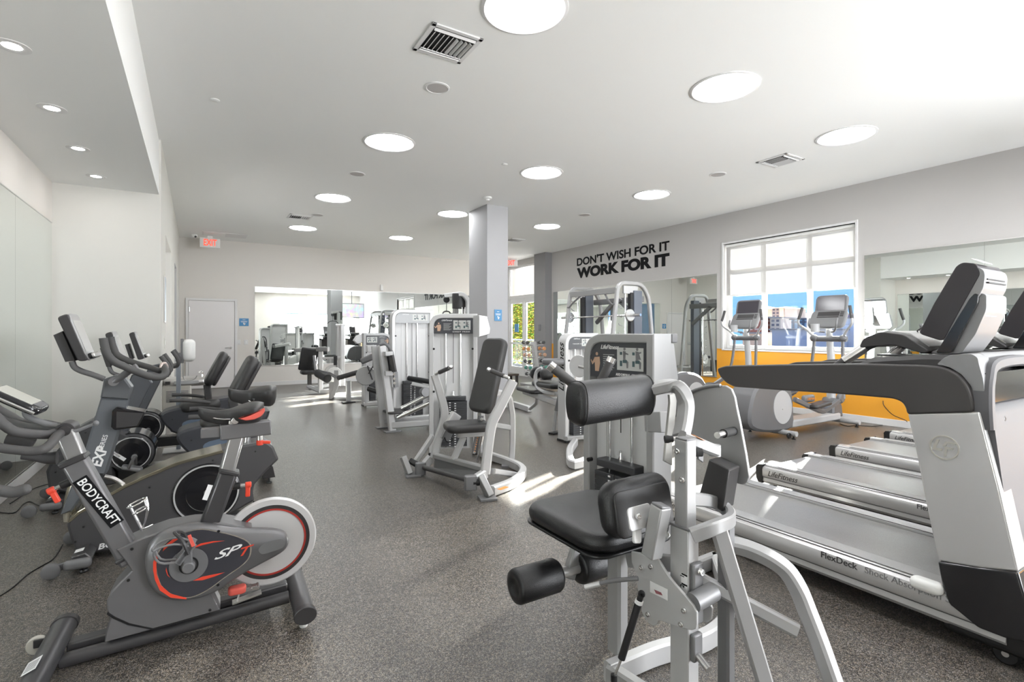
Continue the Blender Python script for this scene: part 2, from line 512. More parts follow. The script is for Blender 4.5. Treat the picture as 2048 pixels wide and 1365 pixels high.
def text(name, s_, size, m, parent, loc, n, up=(0, 0, 1), bold=0.0, shear=0.0, ext=0.0008, align='LEFT', sx=1.0, space=1.0, fit=0):
    """raised lettering lying on a surface with normal n"""
    cu = bpy.data.curves.new(name, 'FONT'); cu.body = s_; cu.size = size; cu.extrude = ext; cu.offset = bold; cu.shear = shear
    cu.align_x = align; cu.align_y = 'CENTER'; cu.space_character = space
    cu.resolution_u = 6 if size > 0.2 else 3
    o = bpy.data.objects.new(name, cu); C.objects.link(o)
    dg = bpy.context.evaluated_depsgraph_get()
    me = bpy.data.meshes.new_from_object(o.evaluated_get(dg))
    bpy.data.objects.remove(o); bpy.data.curves.remove(cu)
    B = basis(n, up)
    if fit:
        wdt = max(v.co.x for v in me.vertices); sx = fit / wdt
    for v in me.vertices: v.co = B @ Vector((v.co.x * sx, v.co.y, v.co.z)) + Vector(loc)
    me.materials.clear(); me.materials.append(M[m] if isinstance(m, str) else m)
    o = bpy.data.objects.new(name, me); C.objects.link(o)
    if parent: o.parent = parent
    return o
# ------------------------------------------------------------------ THE ROOM
H = 3.615            # ceiling height
XR = 8.55            # right wall
XL = -1.33           # mirrored wall of the bike niche
XN = -0.36           # rest of the left wall, and the bulkhead over the niche
YB = 14.4            # back wall
YF = -3.2            # front wall behind the camera
YN = 7.28            # end of the niche
T = 0.2

struct('floor', MB().lohi((XL - T, YF - T, -0.15), (XR + T + 0.6, YB + T, 0)), 'floor', smooth=False)
struct('ceiling', MB().lohi((XL - T, YF - T, H), (XR + T, YB + T, H + 0.2)), 'ceiling', smooth=False)
# lower ceiling of the niche with its upstand
struct('ceiling_niche', MB().lohi((XL, YF, 2.97), (XN - 0.02, YN, H)), 'ceiling', smooth=False)
struct('wall_left', MB().lohi((XL - T, YF, 0), (XL, YN, 2.97)), 'wall', smooth=False)
wl = MB()
wl.lohi((XL - T, YN, 0), (XN, 8.3, H))
wl.lohi((XN - 0.35, 8.3, 2.67), (XN, 10.1, H)); wl.lohi((XN - 1.3, 10.1, 0), (XN, 11.5, H))
wl.lohi((XN - 0.35, 11.5, 2.67), (XN, 12.6, H)); wl.lohi((XN - 0.5, 12.6, 0), (XN, YB, H))
struct('wall_left_corridor', wl, 'cream', smooth=False)
struct('wall_alcove', MB().lohi((XN - 1.5, 8.3, 0), (XN - 1.3, 12.6, H)), 'pier', smooth=False)
struct('wall_back', MB().lohi((XN, YB, 0), (XR + T, YB + T, H)), 'wall', smooth=False)

# right wall with window opening and glazed door opening
W0, W1, WZ0, WZ1 = 3.905, 6.2, 1.045, 3.03
D0, D1, DZ = 12.35, 14.2, 3.45
wr = MB()
for a, b in ((YF, W0), (W1, D0)):
    wr.lohi((XR, a, 1.045), (XR + T, b, H))
wr.lohi((XR, W0, WZ1), (XR + T, W1, H))
wr.lohi((XR, D0, DZ), (XR + T, D1, H)); wr.lohi((XR, D1, 0), (XR + T, YB, H))
struct('wall_right', wr, 'wall_grey', smooth=False)
struct('wall_right_lower', MB().lohi((XR, YF, 0), (XR + T, D0, 1.045)), 'orange', smooth=False)
struct('pillar_right', MB().lohi((8.32, 11.75, 0), (XR, 12.3, H)), 'pier', smooth=False)
struct('pillar_centre', MB().lohi((4.34, 7.89, 0), (4.77, 8.59, H)), 'column', bevel=0.006)
# front wall (seen only in the mirrors) with a wide window
wf = MB()
wf.lohi((XL, YF - T, 0), (4.0, YF, H)); wf.lohi((8.3, YF - T, 0), (XR + T, YF, H)); wf.lohi((4.0, YF - T, 3.2), (8.3, YF, H)); wf.lohi((4.0, YF - T, 0), (8.3, YF, 0.12))
struct('wall_front', wf, 'wall', smooth=False)

# skirting
struct('baseboard_back', MB().lohi((0.95, YB - 0.015, 0), (8.3, YB, 0.1)), 'white_trim', bevel=0.003)
struct('baseboard_right', MB().lohi((XR - 0.015, YF, 0), (XR, 11.75, 0.1)), 'white_trim', bevel=0.003)
struct('baseboard_left', MB().lohi((XL, YF, 0), (XL + 0.015, YN, 0.1)), 'white_trim', bevel=0.003)
struct('baseboard_niche', MB().lohi((XL, YN - 0.015, 0), (XN, YN, 0.1)), 'white_trim', bevel=0.003)

# ---- side window
wn = thing('window_1', None, None, (XR, 0, 0)); wn['kind'] = 'structure'
fr = MB()
for a, b, c, d in ((W0, W0 + 0.07, WZ0, WZ1), (W1 - 0.07, W1, WZ0, WZ1), (W0, W1, WZ0, WZ0 + 0.07), (W0, W1, WZ1 - 0.07, WZ1),
                   (4.62, 4.69, WZ0, WZ1), (5.42, 5.49, WZ0, WZ1), (W0, W1, 2.48, 2.55)):
    e_ = 0.0 if b - a > 0.5 else 0.003
    fr.lohi((0.10 - e_, a, c), (0.17 + e_, b, d))
fr.build('window_frame', 'white_trim', wn, bevel=0.004)
MB().lohi((0.13, W0, WZ0), (0.136, W1, WZ1)).build('pane', 'glass', wn, smooth=False)
MB().lohi((-0.02, W0 - 0.03, WZ0 - 0.03), (0.12, W1 + 0.03, WZ0)).build('window_sill', 'white_trim', wn, bevel=0.004)
tr = MB(); tr.lohi((-0.012, W0 - 0.035, WZ0), (0.1, W0, WZ1 + 0.04)); tr.lohi((-0.012, W1, WZ0), (0.1, W1 + 0.035, WZ1 + 0.04)); tr.lohi((-0.010, W0 - 0.01, WZ1), (0.098, W1 + 0.01, WZ1 + 0.037))
tr.build('window_trim', 'white_trim', wn, bevel=0.003)
bl = thing('roller_blind', 'white translucent roller blind half drawn over the side window', 'blind', (XR + 0.05, 5.05, 2.06))
MB().lohi((-0.002, -1.12, 0), (0.002, 1.12, 0.93)).build('blind_cloth', 'blind', bl, smooth=False)
MB().cyl((0.0, -1.12, 0.94), (0.0, 1.12, 0.94), 0.028).build('roller', 'white_plastic', bl)
MB().lohi((-0.01, -1.12, -0.022), (0.01, 1.12, 0.004)).build('bottom_rail', 'white_plastic', bl, bevel=0.004)

# ---- glazed double doors at the far right
dr = thing('door_1', None, None, (XR, 0, 0)); dr['kind'] = 'structure'
f = MB()
for a, b, c, d in ((D0, D0 + 0.06, 0, DZ), (D1 - 0.06, D1, 0, DZ), (D0, D1, DZ - 0.07, DZ), (D0, D1, 2.42, 2.52), (D0, D1, 0, 0.02)):
    e_ = 0.0 if b - a > 0.5 else 0.003
    f.lohi((0.04 - e_, a, c), (0.14 + e_, b, d))
f.build('door_frame', 'white_trim', dr, bevel=0.004)
mid = (D0 + D1) / 2
for a, b in ((D0 + 0.06, mid - 0.005), (mid + 0.005, D1 - 0.06)):
    g = MB()
    for y0, y1, z0, z1 in ((a, a + 0.1, 0.02, 2.42), (b - 0.1, b, 0.02, 2.42), (a, b, 2.27, 2.42), (a, b, 0.02, 0.28)):
        e_ = 0.0 if y1 - y0 > 0.2 else 0.003
        g.lohi((0.06 - e_, y0, z0), (0.11 + e_, y1, z1))
    lf = g.build('door_leaf', 'white_trim', dr, bevel=0.004)
    MB().lohi((0.083, a + 0.1, 0.28), (0.088, b - 0.1, 2.27)).build('pane', 'glass', lf, smooth=False)
    MB().bar((0.02, a + 0.06, 1.02), (0.02, b - 0.06, 1.02), 0.05, 0.05).build('push_bar', 'brushed', lf, bevel=0.006)
MB().lohi((0.07, D0 + 0.02, 2.5), (0.075, D1 - 0.02, DZ - 0.03)).build('transom_shade', 'blind', dr, smooth=False)
tag(MB().lohi((0.066, -0.12, -0.13), (0.072, 0.12, 0.13)).build('door_notice', 'blue_sign', None, bevel=0.002, loc=(XR + 0.01, 13.75, 1.50)), 'small round-cornered blue notice on the glass exit door leaf', 'sign')
tag(MB().cushion((0, 0, 0), (0.05, 0.09, 0.18), 0.02).build('access_reader', 'grey_plastic', None, loc=(8.30, 12.0, 1.5)), 'small grey card reader box on the grey pier by the doors', 'card reader')

# ---- white service door in the back wall
sdx0, sdx1 = 0.0, 0.86
s_ = thing('door_2', None, None, (-0.23, YB, 0)); s_['kind'] = 'structure'
MB().lohi((0.06, -0.02, 0.01), (1.02, 0, 2.12)).build('door_panel', 'door_paint', s_, bevel=0.003)
g = MB(); g.lohi((0, -0.045, 0), (0.055, 0, 2.18)); g.lohi((1.025, -0.045, 0), (1.08, 0, 2.18)); g.lohi((0.052, -0.043, 2.125), (1.028, -0.001, 2.178))
g.build('door_frame', 'white_trim', s_, bevel=0.004)
h = MB(); h.cyl((0.94, -0.02, 0.98), (0.94, -0.07, 0.98), 0.026); h.tube([(0.94, -0.065, 0.98), (0.88, -0.07, 0.985), (0.81, -0.068, 0.975)], 0.011)
h.build('door_handle', 'chrome', s_)
MB().cyl((0.075, -0.03, 1.85), (0.075, -0.03, 1.97), 0.012).build('hinge', 'chrome', s_)

# ---- mirrors
def mirror(name, lo, hi, joints, axis, label):
    m_ = thing(name, label, 'mirror', lo)
    d = [b - a for a, b in zip(lo, hi)]
    cuts = [0] + joints + [d[axis]]
    for a, b in zip(cuts[:-1], cuts[1:]):
        l = [0, 0, 0]; h_ = d[:]
        l[axis] = a + 0.0012; h_[axis] = b - 0.0012
        MB().lohi(l, h_).build('mirror_panel', 'mirror', m_, smooth=False)
    e = MB(); t0 = 0.004
    if axis == 0: e.lohi((0, -t0, -0.012), (d[0], d[1], 0)); e.lohi((0, -t0, d[2]), (d[0], d[1], d[2] + 0.01))
    else:
        q = -t0 if d[0] > 0 else t0
        x0, x1 = sorted((0 if d[0] > 0 else d[0], d[0] if d[0] > 0 else 0))
        e.lohi((x0 - 0.003, 0, -0.012), (x1 + 0.003, d[1], 0)); e.lohi((x0 - 0.003, 0, d[2]), (x1 + 0.003, d[1], d[2] + 0.01))
    e.build('edge_strip', 'brushed', m_, smooth=False)
    return m_
mirror('wall_mirror', (1.24, YB - 0.012, 0.52), (8.3, YB - 0.002, 2.51), [1.24, 2.5, 3.75, 5.0, 6.2], 0, 'long frameless mirror across the back wall beside the white door')
mirror('wall_mirror', (XR - 0.012, 6.34, 0.5), (XR - 0.002, 11.66, 2.49), [1.1, 2.3, 3.5, 4.4], 1, 'frameless wall mirror under the big black wall slogan')
mirror('wall_mirror', (XR - 0.012, -1.5, 0.5), (XR - 0.002, 3.775, 2.51), [1.3, 2.6, 3.9], 1, 'frameless wall mirror right of the window behind the treadmills')
mirror('wall_mirror', (XL + 0.002, -2.6, 0.12), (XL + 0.012, 7.22, 2.52), [0.73, 2.03, 3.33, 4.63, 5.93, 7.23, 8.53], 1, 'tall frameless mirror on the left niche wall beside the bikes')

# ---- lamps
def ceiling_lamp(x, y, label):
    t = thing('ceiling_lamp', label, 'ceiling light', (x, y, H), 0, 'round recessed ceiling lamps')
    return t
ROWS = {3.0: 'nearest the camera', 5.95: 'second row from the camera', 8.9: 'third row from the camera', 11.8: 'farthest row near the back wall'}
COLS = {1.95: 'left column', 4.15: 'middle column', 6.35: 'window side column'}
first = None
for y in (3.0, 5.95, 8.9, 11.8, 0.1, -2.2):
    for x in COLS:
        seen = y in ROWS
        lab = 'round white recessed ceiling lamp, %s, %s' % (COLS[x], ROWS.get(y, 'behind the camera'))
        if y in (0.1, -2.2): lab = 'round white recessed ceiling lamp in the rows behind the camera'
        if first is None:
            first = thing('ceiling_lamp', lab, 'ceiling light', (x, y, H), 0, 'round recessed ceiling lamps')
            MB().lathe([(0.305, 0), (0.305, -0.006), (0.285, -0.012), (0.27, -0.006), (0.262, -0.002)], n=48, caps=False).build('trim_ring', 'white_trim', first)
            MB().lathe([(0.262, -0.002), (0.262, -0.0025), (0.02, -0.0035)], n=48).build('diffuser', 'lamp', first)
        else:
            dup(first, (x, y, H), 0, lab)
t0 = None
for i, (y, wd) in enumerate(((3.94, 'nearest the camera'), (4.88, 'second from the camera'), (5.83, 'third from the camera'), (6.77, 'nearest the niche end wall'), (2.9, 'out of view'), (1.9, 'out of view'), (0.8, 'out of view'))):
    lab = 'small recessed downlight over the bikes, ' + wd
    if t0 is None:
        t0 = thing('downlight', lab, 'ceiling light', (-0.89, y, 2.97), 0, 'small downlights in the niche ceiling')
        MB().lathe([(0.085, 0), (0.085, -0.004), (0.07, -0.008), (0.045, -0.003)], n=32, caps=False).build('trim_ring', 'white_trim', t0)
        MB().lathe([(0.045, -0.002), (0.01, -0.004)], n=32).build('lens', 'downlight', t0)
    else: dup(t0, (-0.89, y, 2.97), 0, lab)

# ---- ceiling fittings
def vent(x, y, w_, l_, label, rz=0):
    t = thing('ceiling_vent', label, 'air vent', (x, y, H), rz, 'square ceiling air vents')
    f = MB()
    for a, b, c, d in ((-w_, -w_ + 0.035, -l_, l_), (w_ - 0.035, w_, -l_, l_), (-w_, w_, -l_, -l_ + 0.035), (-w_, w_, l_ - 0.035, l_)):
        f.lohi((a, c, -0.012), (b, d, 0))
    f.build('vent_frame', 'white_trim', t, bevel=0.003)
    MB().lohi((-w_ + 0.03, -l_ + 0.03, -0.003), (w_ - 0.03, l_ - 0.03, -0.001)).build('backing', 'black', t, smooth=False)
    s2 = MB(); k = 9
    for i in range(k):
        q = -w_ + 0.06 + (2 * w_ - 0.12) * i / (k - 1)
        s2.box((q, 0.01, -0.010), (0.004, l_ * 1.1, 0.026), rotm(y=0.7 if i < k / 2 else -0.7))
    for q in (-l_ + 0.06, l_ - 0.075, l_ - 0.05): s2.box((0, q, -0.012), (2 * w_ - 0.08, 0.022, 0.008), rotm(x=0.6 if q > 0 else -0.6))
    s2.build('louvre', 'white_trim', t, smooth=False)
    return t
vent(1.67, 3.68, 0.21, 0.21, 'square louvred ceiling vent close to the camera')
vent(6.52, 3.88, 0.21, 0.21, 'louvred ceiling vent above the treadmills on the right')
vent(1.71, 10.68, 0.21, 0.21, 'louvred ceiling vent at the far left beside a small speaker')
vent(6.6, 10.6, 0.21, 0.21, 'louvred ceiling vent just right of the grey column')
ap = thing('ceiling_hatch', 'white hinged access panel in the far left ceiling above the exit sign', 'ceiling panel', (0.55, 13.55, H))
MB().lohi((-0.45, -0.25, -0.012), (0.45, 0.25, 0)).build('panel', 'white_trim', ap, bevel=0.003)
MB().lohi((-0.42, -0.22, -0.016), (0.0, 0.22, -0.012)).build('flap', 'ceiling', ap, bevel=0.002)
sp0 = None
for x, y, r_, lab in ((1.89, 4.39, 0.11, 'round ceiling speaker nearest the camera'), (1.94, 7.37, 0.11, 'round ceiling speaker in the left lamp column, second from the camera'), (6.34, 4.69, 0.11, 'round ceiling speaker above the right side near the window'), (1.97, 10.33, 0.11, 'round ceiling speaker beside the far left vent'), (6.34, 7.64, 0.11, 'round ceiling speaker in front of the slogan wall')):
    if sp0 is None:
        sp0 = thing('ceiling_speaker', lab, 'speaker', (x, y, H), 0, 'round ceiling speakers')
        MB().lathe([(0.115, 0), (0.115, -0.006), (0.1, -0.01), (0.095, -0.006)], n=36, caps=False).build('rim', 'white_trim', sp0)
        MB().lathe([(0.095, -0.006), (0.05, -0.008), (0.01, -0.008)], n=36).build('grille', mat('speaker grille', (0.5, 0.48, 0.47), 0.7, bump=0.6, scale=500), sp0)
    else: dup(sp0, (x, y, H), 0, lab)
for x, y, lab in ((0.15, 5.75, 'flat round cover plate in the ceiling near the bike niche'), (3.52, 5.91, 'flat round sprinkler cover in the middle of the ceiling')):
    tag(MB().lathe([(0.04, 0), (0.042, -0.004), (0.036, -0.008), (0.005, -0.009)], n=24).build('sprinkler_cover', 'ceiling', None, loc=(x, y, H)), lab, 'sprinkler cover')
sm = thing('smoke_detector', 'round white smoke detector on the ceiling in front of the column', 'smoke detector', (4.14, 7.5, H))
MB().lathe([(0.07, 0), (0.07, -0.02), (0.055, -0.03), (0.03, -0.034)], n=28).build('base', 'white_plastic', sm)
MB().lathe([(0.03, -0.034), (0.028, -0.055), (0.01, -0.06)], n=20).build('sensor', 'white_plastic', sm)
sc_ = thing('security_camera', 'small white dome camera at the far left ceiling corner', 'security camera', (-0.05, 13.9, H))
MB().lathe([(0.06, 0), (0.06, -0.03), (0.045, -0.06), (0.01, -0.075)], n=24).build('housing', 'white_plastic', sc_)
MB().ball((0.02, -0.04, -0.05), 0.025).build('lens', 'gloss_black', sc_)

# ---- exit signs
def exit_sign(loc, n, label):
    t = thing('exit_sign', label, 'exit sign', loc)
    n = Vector(n); B = basis(n)
    MB().box(n * 0.03, (0.40, 0.22, 0.05), B).build('housing', 'white_plastic', t, bevel=0.006)
    MB().box((0, 0, 0.13), (0.1, 0.1, 0.06)).build('canopy', 'white_plastic', t)
    text('lettering', 'EXIT', 0.205, M['exit_red'], t, n * 0.0565, n, bold=0.004, align='CENTER', sx=0.62)
M['exit_red'] = emis('exit red', (0.9, 0.06, 0.03), 0.7)
q = on_y(420, 487, 13.6)
exit_sign(q, (0, -1, 0), 'red lettered EXIT sign at the far left corner')
q = on_x(1023, 527, 8.25)
exit_sign(q, (-0.8, -0.6, 0), 'red lettered EXIT sign by the glazed doors behind the column')

# ---- signs and switches on walls
def wall_sign(px, py, plane, v, w_, h_, n, label, name='blue_notice', col='blue_sign'):
    p = on_y(px, py, v) if plane == 'y' else on_x(px, py, v)
    t = thing(name, label, 'sign', p); n = Vector(n); B = basis(n)
    MB().box(n * 0.004, (w_, h_, 0.008), B).build('plate', col, t, bevel=0.001)
    g = MB()
    X_ = B.col[0]
    for k, (yy, ww) in enumerate(((0.32, 0.3), (0.12, 0.7), (0.02, 0.62))):
        g.box(n * 0.0085 + Vector((0, 0, yy * h_)), (ww * w_, h_ * 0.045, 0.001), B)
    g.box(n * 0.0085 + Vector((0, 0, -0.22 * h_)), (0.14 * w_, 0.30 * h_, 0.001), B @ rotm(z=0.3))
    g.box(n * 0.0085 + X_ * 0.1 * w_ + Vector((0, 0, -0.25 * h_)), (0.08 * w_, 0.22 * h_, 0.001), B @ rotm(z=-0.5))
    g.build('print', 'white_paint', t, smooth=False)
wall_sign(488, 645, 'y', YB, 0.21, 0.19, (0, -1, 0), 'small blue notice on the back wall between door and mirror')
wall_sign(996, 631, 'y', 7.888, 0.15, 0.2, (0, -1, 0), 'blue notice on the front face of the grey column')
for px, lab in ((477, 'left white switch plate beside the white door'), (492, 'right white switch plate beside the white door')):
    p = on_y(px, 685, YB)
    t = thing('light_switch', lab, 'light switch', p)
    MB().box((0, -0.004, 0), (0.09, 0.008, 0.12)).build('plate', 'white_trim', t, bevel=0.003)
    MB().box((0, -0.010, 0), (0.03, 0.008, 0.05), rotm(x=0.12)).build('rocker', 'white_plastic', t, bevel=0.002)
p = on_y(763, 576, YB)
tag(MB().cushion((0, -0.03, 0), (0.09, 0.05, 0.17), 0.015).build('motion_sensor', 'white_plastic', None, loc=p), 'small white sensor box above the back mirror', 'sensor')
# left corridor wall: framed sheet, switch plate
t = thing('framed_notice', 'narrow silver framed notice on the left wall past the niche corner', 'sign', (XN, 8.0, 1.78))
MB().lohi((0, -0.16, -0.3), (0.012, 0.16, 0.3)).build('frame', 'brushed', t, bevel=0.002)
MB().lohi((0.012, -0.14, -0.28), (0.014, 0.14, 0.28)).build('sheet', mat('notice sheet', (0.45, 0.52, 0.58), 0.4), t, smooth=False)
t = thing('light_switch', 'beige switch plate on the left wall near the drinking fountain', 'light switch', (XN, 8.0, 1.22))
MB().lohi((0, -0.08, -0.07), (0.008, 0.08, 0.07)).build('plate', 'cream', t, bevel=0.002)
MB().lohi((0.008, -0.03, -0.03), (0.014, 0.03, 0.03)).build('rocker', 'white_plastic', t, bevel=0.002)
# wall outlets
for y, z, nm in ((7.6, 0.38, 'white wall outlet on the orange wall under the mirror'), (2.7, 0.4, 'white wall outlet low on the orange wall behind the treadmills')):
    t = thing('wall_outlet', nm, 'outlet', (XR, y, z))
    MB().lohi((-0.006, -0.04, -0.06), (0, 0.04, 0.06)).build('plate', 'white_trim', t, bevel=0.002)
    MB().lohi((-0.010, -0.018, -0.035), (-0.006, 0.018, 0.035)).build('socket', 'white_plastic', t, bevel=0.002)

# ---- slogan on the right wall
def slogan(name, s_, x0, x1, ytop0, ybot0, bold, lab, sx=1.0):
    a = on_x(x0, (ytop0 + ybot0) / 2, XR - 0.001)
    b = on_x(x1, 600, XR - 0.001)
    hh = on_x(x0, ytop0, XR).z - on_x(x0, ybot0, XR).z
    size = hh / 0.70
    o = text(name, s_, size, 'black_print', None, (0, 0, 0), (-1, 0, 0), bold=bold, ext=0.002)
    ys = [v.co.y for v in o.data.vertices]; zs = [v.co.z for v in o.data.vertices]
    wd = max(ys) - min(ys); k = abs(a.y - b.y) / wd; kz = hh / (max(zs) - min(zs))
    for v in o.data.vertices:
        v.co.y = (v.co.y - max(ys)) * k; v.co.z = (v.co.z - (max(zs) + min(zs)) / 2) * kz
    o.location = (XR - 0.003, a.y, a.z)
    return tag(o, lab, 'wall lettering', 'wall slogan')
slogan('wall_lettering', "DON'T WISH FOR IT", 1154, 1339, 517, 533, 0.008, "thin black upper line reading DON'T WISH FOR IT")
slogan('wall_lettering', 'WORK FOR IT', 1154, 1339, 537, 558, 0.022, 'bold black lower line reading WORK FOR IT')
# ---- television hanging near the front, seen in the back mirror
tv = thing('television', 'flat television with a bright picture hanging from the ceiling, seen in the back mirror', 'television', (7.3, 0.0, 2.57))
MB().lohi((-0.68, -0.04, -0.4), (0.68, 0, 0.4)).build('housing', 'gloss_black', tv, bevel=0.006)
ms = bpy.data.materials.new('television picture'); ms.use_nodes = True
n_ = ms.node_tree; b_ = n_.nodes['Principled BSDF']; vo = n_.nodes.new('ShaderNodeTexVoronoi'); vo.inputs['Scale'].default_value = 7
tcn = n_.nodes.new('ShaderNodeTexCoord'); n_.links.new(tcn.outputs['Object'], vo.inputs['Vector'])
hs = n_.nodes.new('ShaderNodeMixRGB'); hs.inputs[0].default_value = 0.4; hs.inputs[2].default_value = (0.12, 0.05, 0.35, 1)
n_.links.new(vo.outputs['Color'], hs.inputs[1]); n_.links.new(hs.outputs[0], b_.inputs['Emission Color']); b_.inputs['Emission Strength'].default_value = 0.32
MB().lohi((-0.65, 0.0, -0.37), (0.65, 0.003, 0.37)).build('screen', ms, tv, smooth=False)
MB().cyl((0, -0.03, 0.4), (0, -0.03, H - 2.57), 0.02).build('ceiling_pole', 'grey_plastic', tv)
# front window frame (in mirrors)
fw_ = thing('window_2', None, None, (0, YF, 0)); fw_['kind'] = 'structure'
g = MB()
for x in (4.0, 5.4, 6.85, 8.24): g.lohi((x, -0.12, 0.12), (x + 0.06, -0.05, 3.2))
for z in (0.12, 2.5, 3.13): g.lohi((4.01, -0.117, z), (8.29, -0.053, z + 0.06))
g.build('window_frame', 'white_trim', fw_, smooth=False)

fb_ = thing('roller_blind', 'white roller blind over the top of the front window, seen in the back mirror', 'blind', (6.15, YF - 0.03, 2.5))
MB().lohi((-2.13, -0.002, 0), (2.13, 0.002, 0.66)).build('blind_cloth', 'white_trim', fb_, smooth=False)
MB().cyl((-2.13, 0, 0.66), (2.13, 0, 0.66), 0.025).build('roller', 'white_plastic', fb_)
MB().lohi((-2.13, -0.01, -0.022), (2.13, 0.01, 0.004)).build('bottom_rail', 'white_plastic', fb_)
# ------------------------------------------------------------------ OUTSIDE
mb = MB().lohi((8.9, -60, -6.2), (400, 200, -6))
struct('ground_outside', mb, mat('pale asphalt', (0.10, 0.10, 0.11), 0.9, var=0.15, scale=0.2), smooth=False)
def facade_mat(name, col, win, sx, sz, fr=0.45):
    """wall with rows of windows: windows laid out in metres from object coordinates"""
    m = bpy.data.materials.new(name); m.use_nodes = True
    n = m.node_tree; b = n.nodes['Principled BSDF']; tcn = n.nodes.new('ShaderNodeTexCoord')
    br = n.nodes.new('ShaderNodeTexBrick'); mp = n.nodes.new('ShaderNodeMapping')
    sep = n.nodes.new('ShaderNodeSeparateXYZ'); cmb = n.nodes.new('ShaderNodeCombineXYZ')
    n.links.new(tcn.outputs['Object'], sep.inputs[0]); n.links.new(sep.outputs['Y'], cmb.inputs[0]); n.links.new(sep.outputs['Z'], cmb.inputs[1])
    n.links.new(cmb.outputs[0], br.inputs['Vector'])
    br.offset = 0; br.inputs['Scale'].default_value = 1; br.inputs['Brick Width'].default_value = sx; br.inputs['Row Height'].default_value = sz
    br.inputs['Mortar Size'].default_value = sz * fr * 0.5; br.inputs['Mortar Smooth'].default_value = 0
    br.inputs['Color1'].default_value = (*win, 1); br.inputs['Color2'].default_value = (*[c * 1.5 for c in win], 1); br.inputs['Mortar'].default_value = (*col, 1)
    n.links.new(br.outputs['Color'], b.inputs['Base Color']); b.inputs['Roughness'].default_value = 0.7
    return m
fm = {'cream': facade_mat('cream apartment facade', (0.72, 0.58, 0.44), (0.16, 0.14, 0.15), 1.5, 1.3),
      'terra': facade_mat('terracotta apartment facade', (0.42, 0.14, 0.085), (0.55, 0.38, 0.30), 2.0, 1.3, 0.6),
      'glassy': facade_mat('blue glass facade', (0.03, 0.06, 0.11), (0.06, 0.14, 0.22), 1.2, 2.0, 0.25),
      'pale': facade_mat('pale tower facade', (0.74, 0.70, 0.66), (0.35, 0.35, 0.37), 1.8, 1.6, 0.5),
      'garage': facade_mat('parking structure facade', (0.52, 0.53, 0.58), (0.36, 0.37, 0.42), 5.5, 40, 0.03)}
M['tile_roof'] = mat('terracotta roof', (0.12, 0.04, 0.025), 0.8)
def bldg(name, label, px0, px1, ytop, X, m, depth=14, parapet=True, roof=False, top_units=()):
    a = on_x(px0, ytop, X); b = on_x(px1, ytop, X)
    y0, y1 = sorted((a.y, b.y)); zt = (a.z + b.z) / 2; y0 += 0.6; y1 -= 0.6
    t = thing(name, label, 'building', (X, (y0 + y1) / 2, -6))
    hw = (y1 - y0) / 2; hh = zt + 6
    MB().lohi((0, -hw, 0), (depth, hw, hh)).build('walls', fm[m], t, smooth=False)
    if roof:
        MB().add([(-1, -hw - 1, hh), (depth + 1, -hw - 1, hh), (depth + 1, hw + 1, hh), (-1, hw + 1, hh), (depth / 2, 0, hh + hw * 0.5)], [(0, 1, 4), (1, 2, 4), (2, 3, 4), (3, 0, 4), (3, 2, 1, 0)]).build('roof', 'tile_roof', t, smooth=False)
    else:
        MB().lohi((-0.4, -hw - 0.4, hh), (depth + 0.4, hw + 0.4, hh + 0.3)).build('parapet', mat('parapet', (0.30, 0.28, 0.26) if m != 'glassy' else (0.05, 0.07, 0.1), 0.8), t, smooth=False)
    for u0, u1, uh in top_units:
        MB().lohi((1, -hw + 2 * hw * u0, hh), (depth - 2, -hw + 2 * hw * u1, hh + uh)).build('roof_block', fm['cream'], t, smooth=False)
    return t
fm['violet'] = facade_mat('violet grey facade', (0.20, 0.16, 0.28), (0.22, 0.18, 0.30), 9, 9, 0.05)
fm['store'] = facade_mat('pale violet store facade', (0.66, 0.65, 0.68), (0.7, 0.69, 0.72), 5, 9, 0.03)
fm['peach'] = facade_mat('peach low facade', (0.75, 0.50, 0.34), (0.30, 0.22, 0.2), 3, 3, 0.8)
bldg('apartment_building', 'cream apartment tower with a wide red tiled cap', 1541, 1562, 617, 190, 'cream', roof=True)
bldg('apartment_building', 'slim cream stair tower at the right side of the tiled tower', 1564, 1573, 617, 186, 'cream', roof=True)
bldg('apartment_building', 'broad cream apartment block with red roofs at the left of the view', 1499, 1531, 619, 205, 'cream', roof=True)
bldg('apartment_building', 'terracotta lower wing in front of the broad cream block', 1484, 1531, 636, 150, 'terra')
bldg('apartment_building', 'lower cream wing in front of the tiled tower', 1536.5, 1565, 637, 152, 'cream')
bldg('apartment_building', 'distant pale tower right of the cream tower', 1577, 1596, 626, 240, 'pale')
bldg('office_building', 'low dark blue glass office block', 1578, 1616, 640, 128, 'glassy')
bldg('parking_building', 'long pale grey parking structure across the road', 1538, 1622, 661, 95, 'garage')
bldg('store_building', 'low peach building left of the parking structure', 1480, 1532, 668, 96, 'peach')
bldg('store_building', 'wide pale store box behind the right window pane', 1626, 1722, 638, 110, 'store')
bldg('store_building', 'dark violet upper band building behind the pale store box', 1624, 1724, 631, 128, 'violet')
struct('wall_parapet', MB().lohi((13.0, -2, -6), (13.3, 9.3, 0.98)), mat('parapet paint', (0.35, 0.35, 0.37), 0.8), smooth=False)
struct('road', MB().lohi((60, -60, -5.99), (72, 150, -5.95)), mat('road', (0.16, 0.16, 0.18), 0.9), smooth=False)
# shrubs by the road
random.seed(3)
M['leaf_dark'] = mat('dark leaves', (0.06, 0.12, 0.03), 0.8)
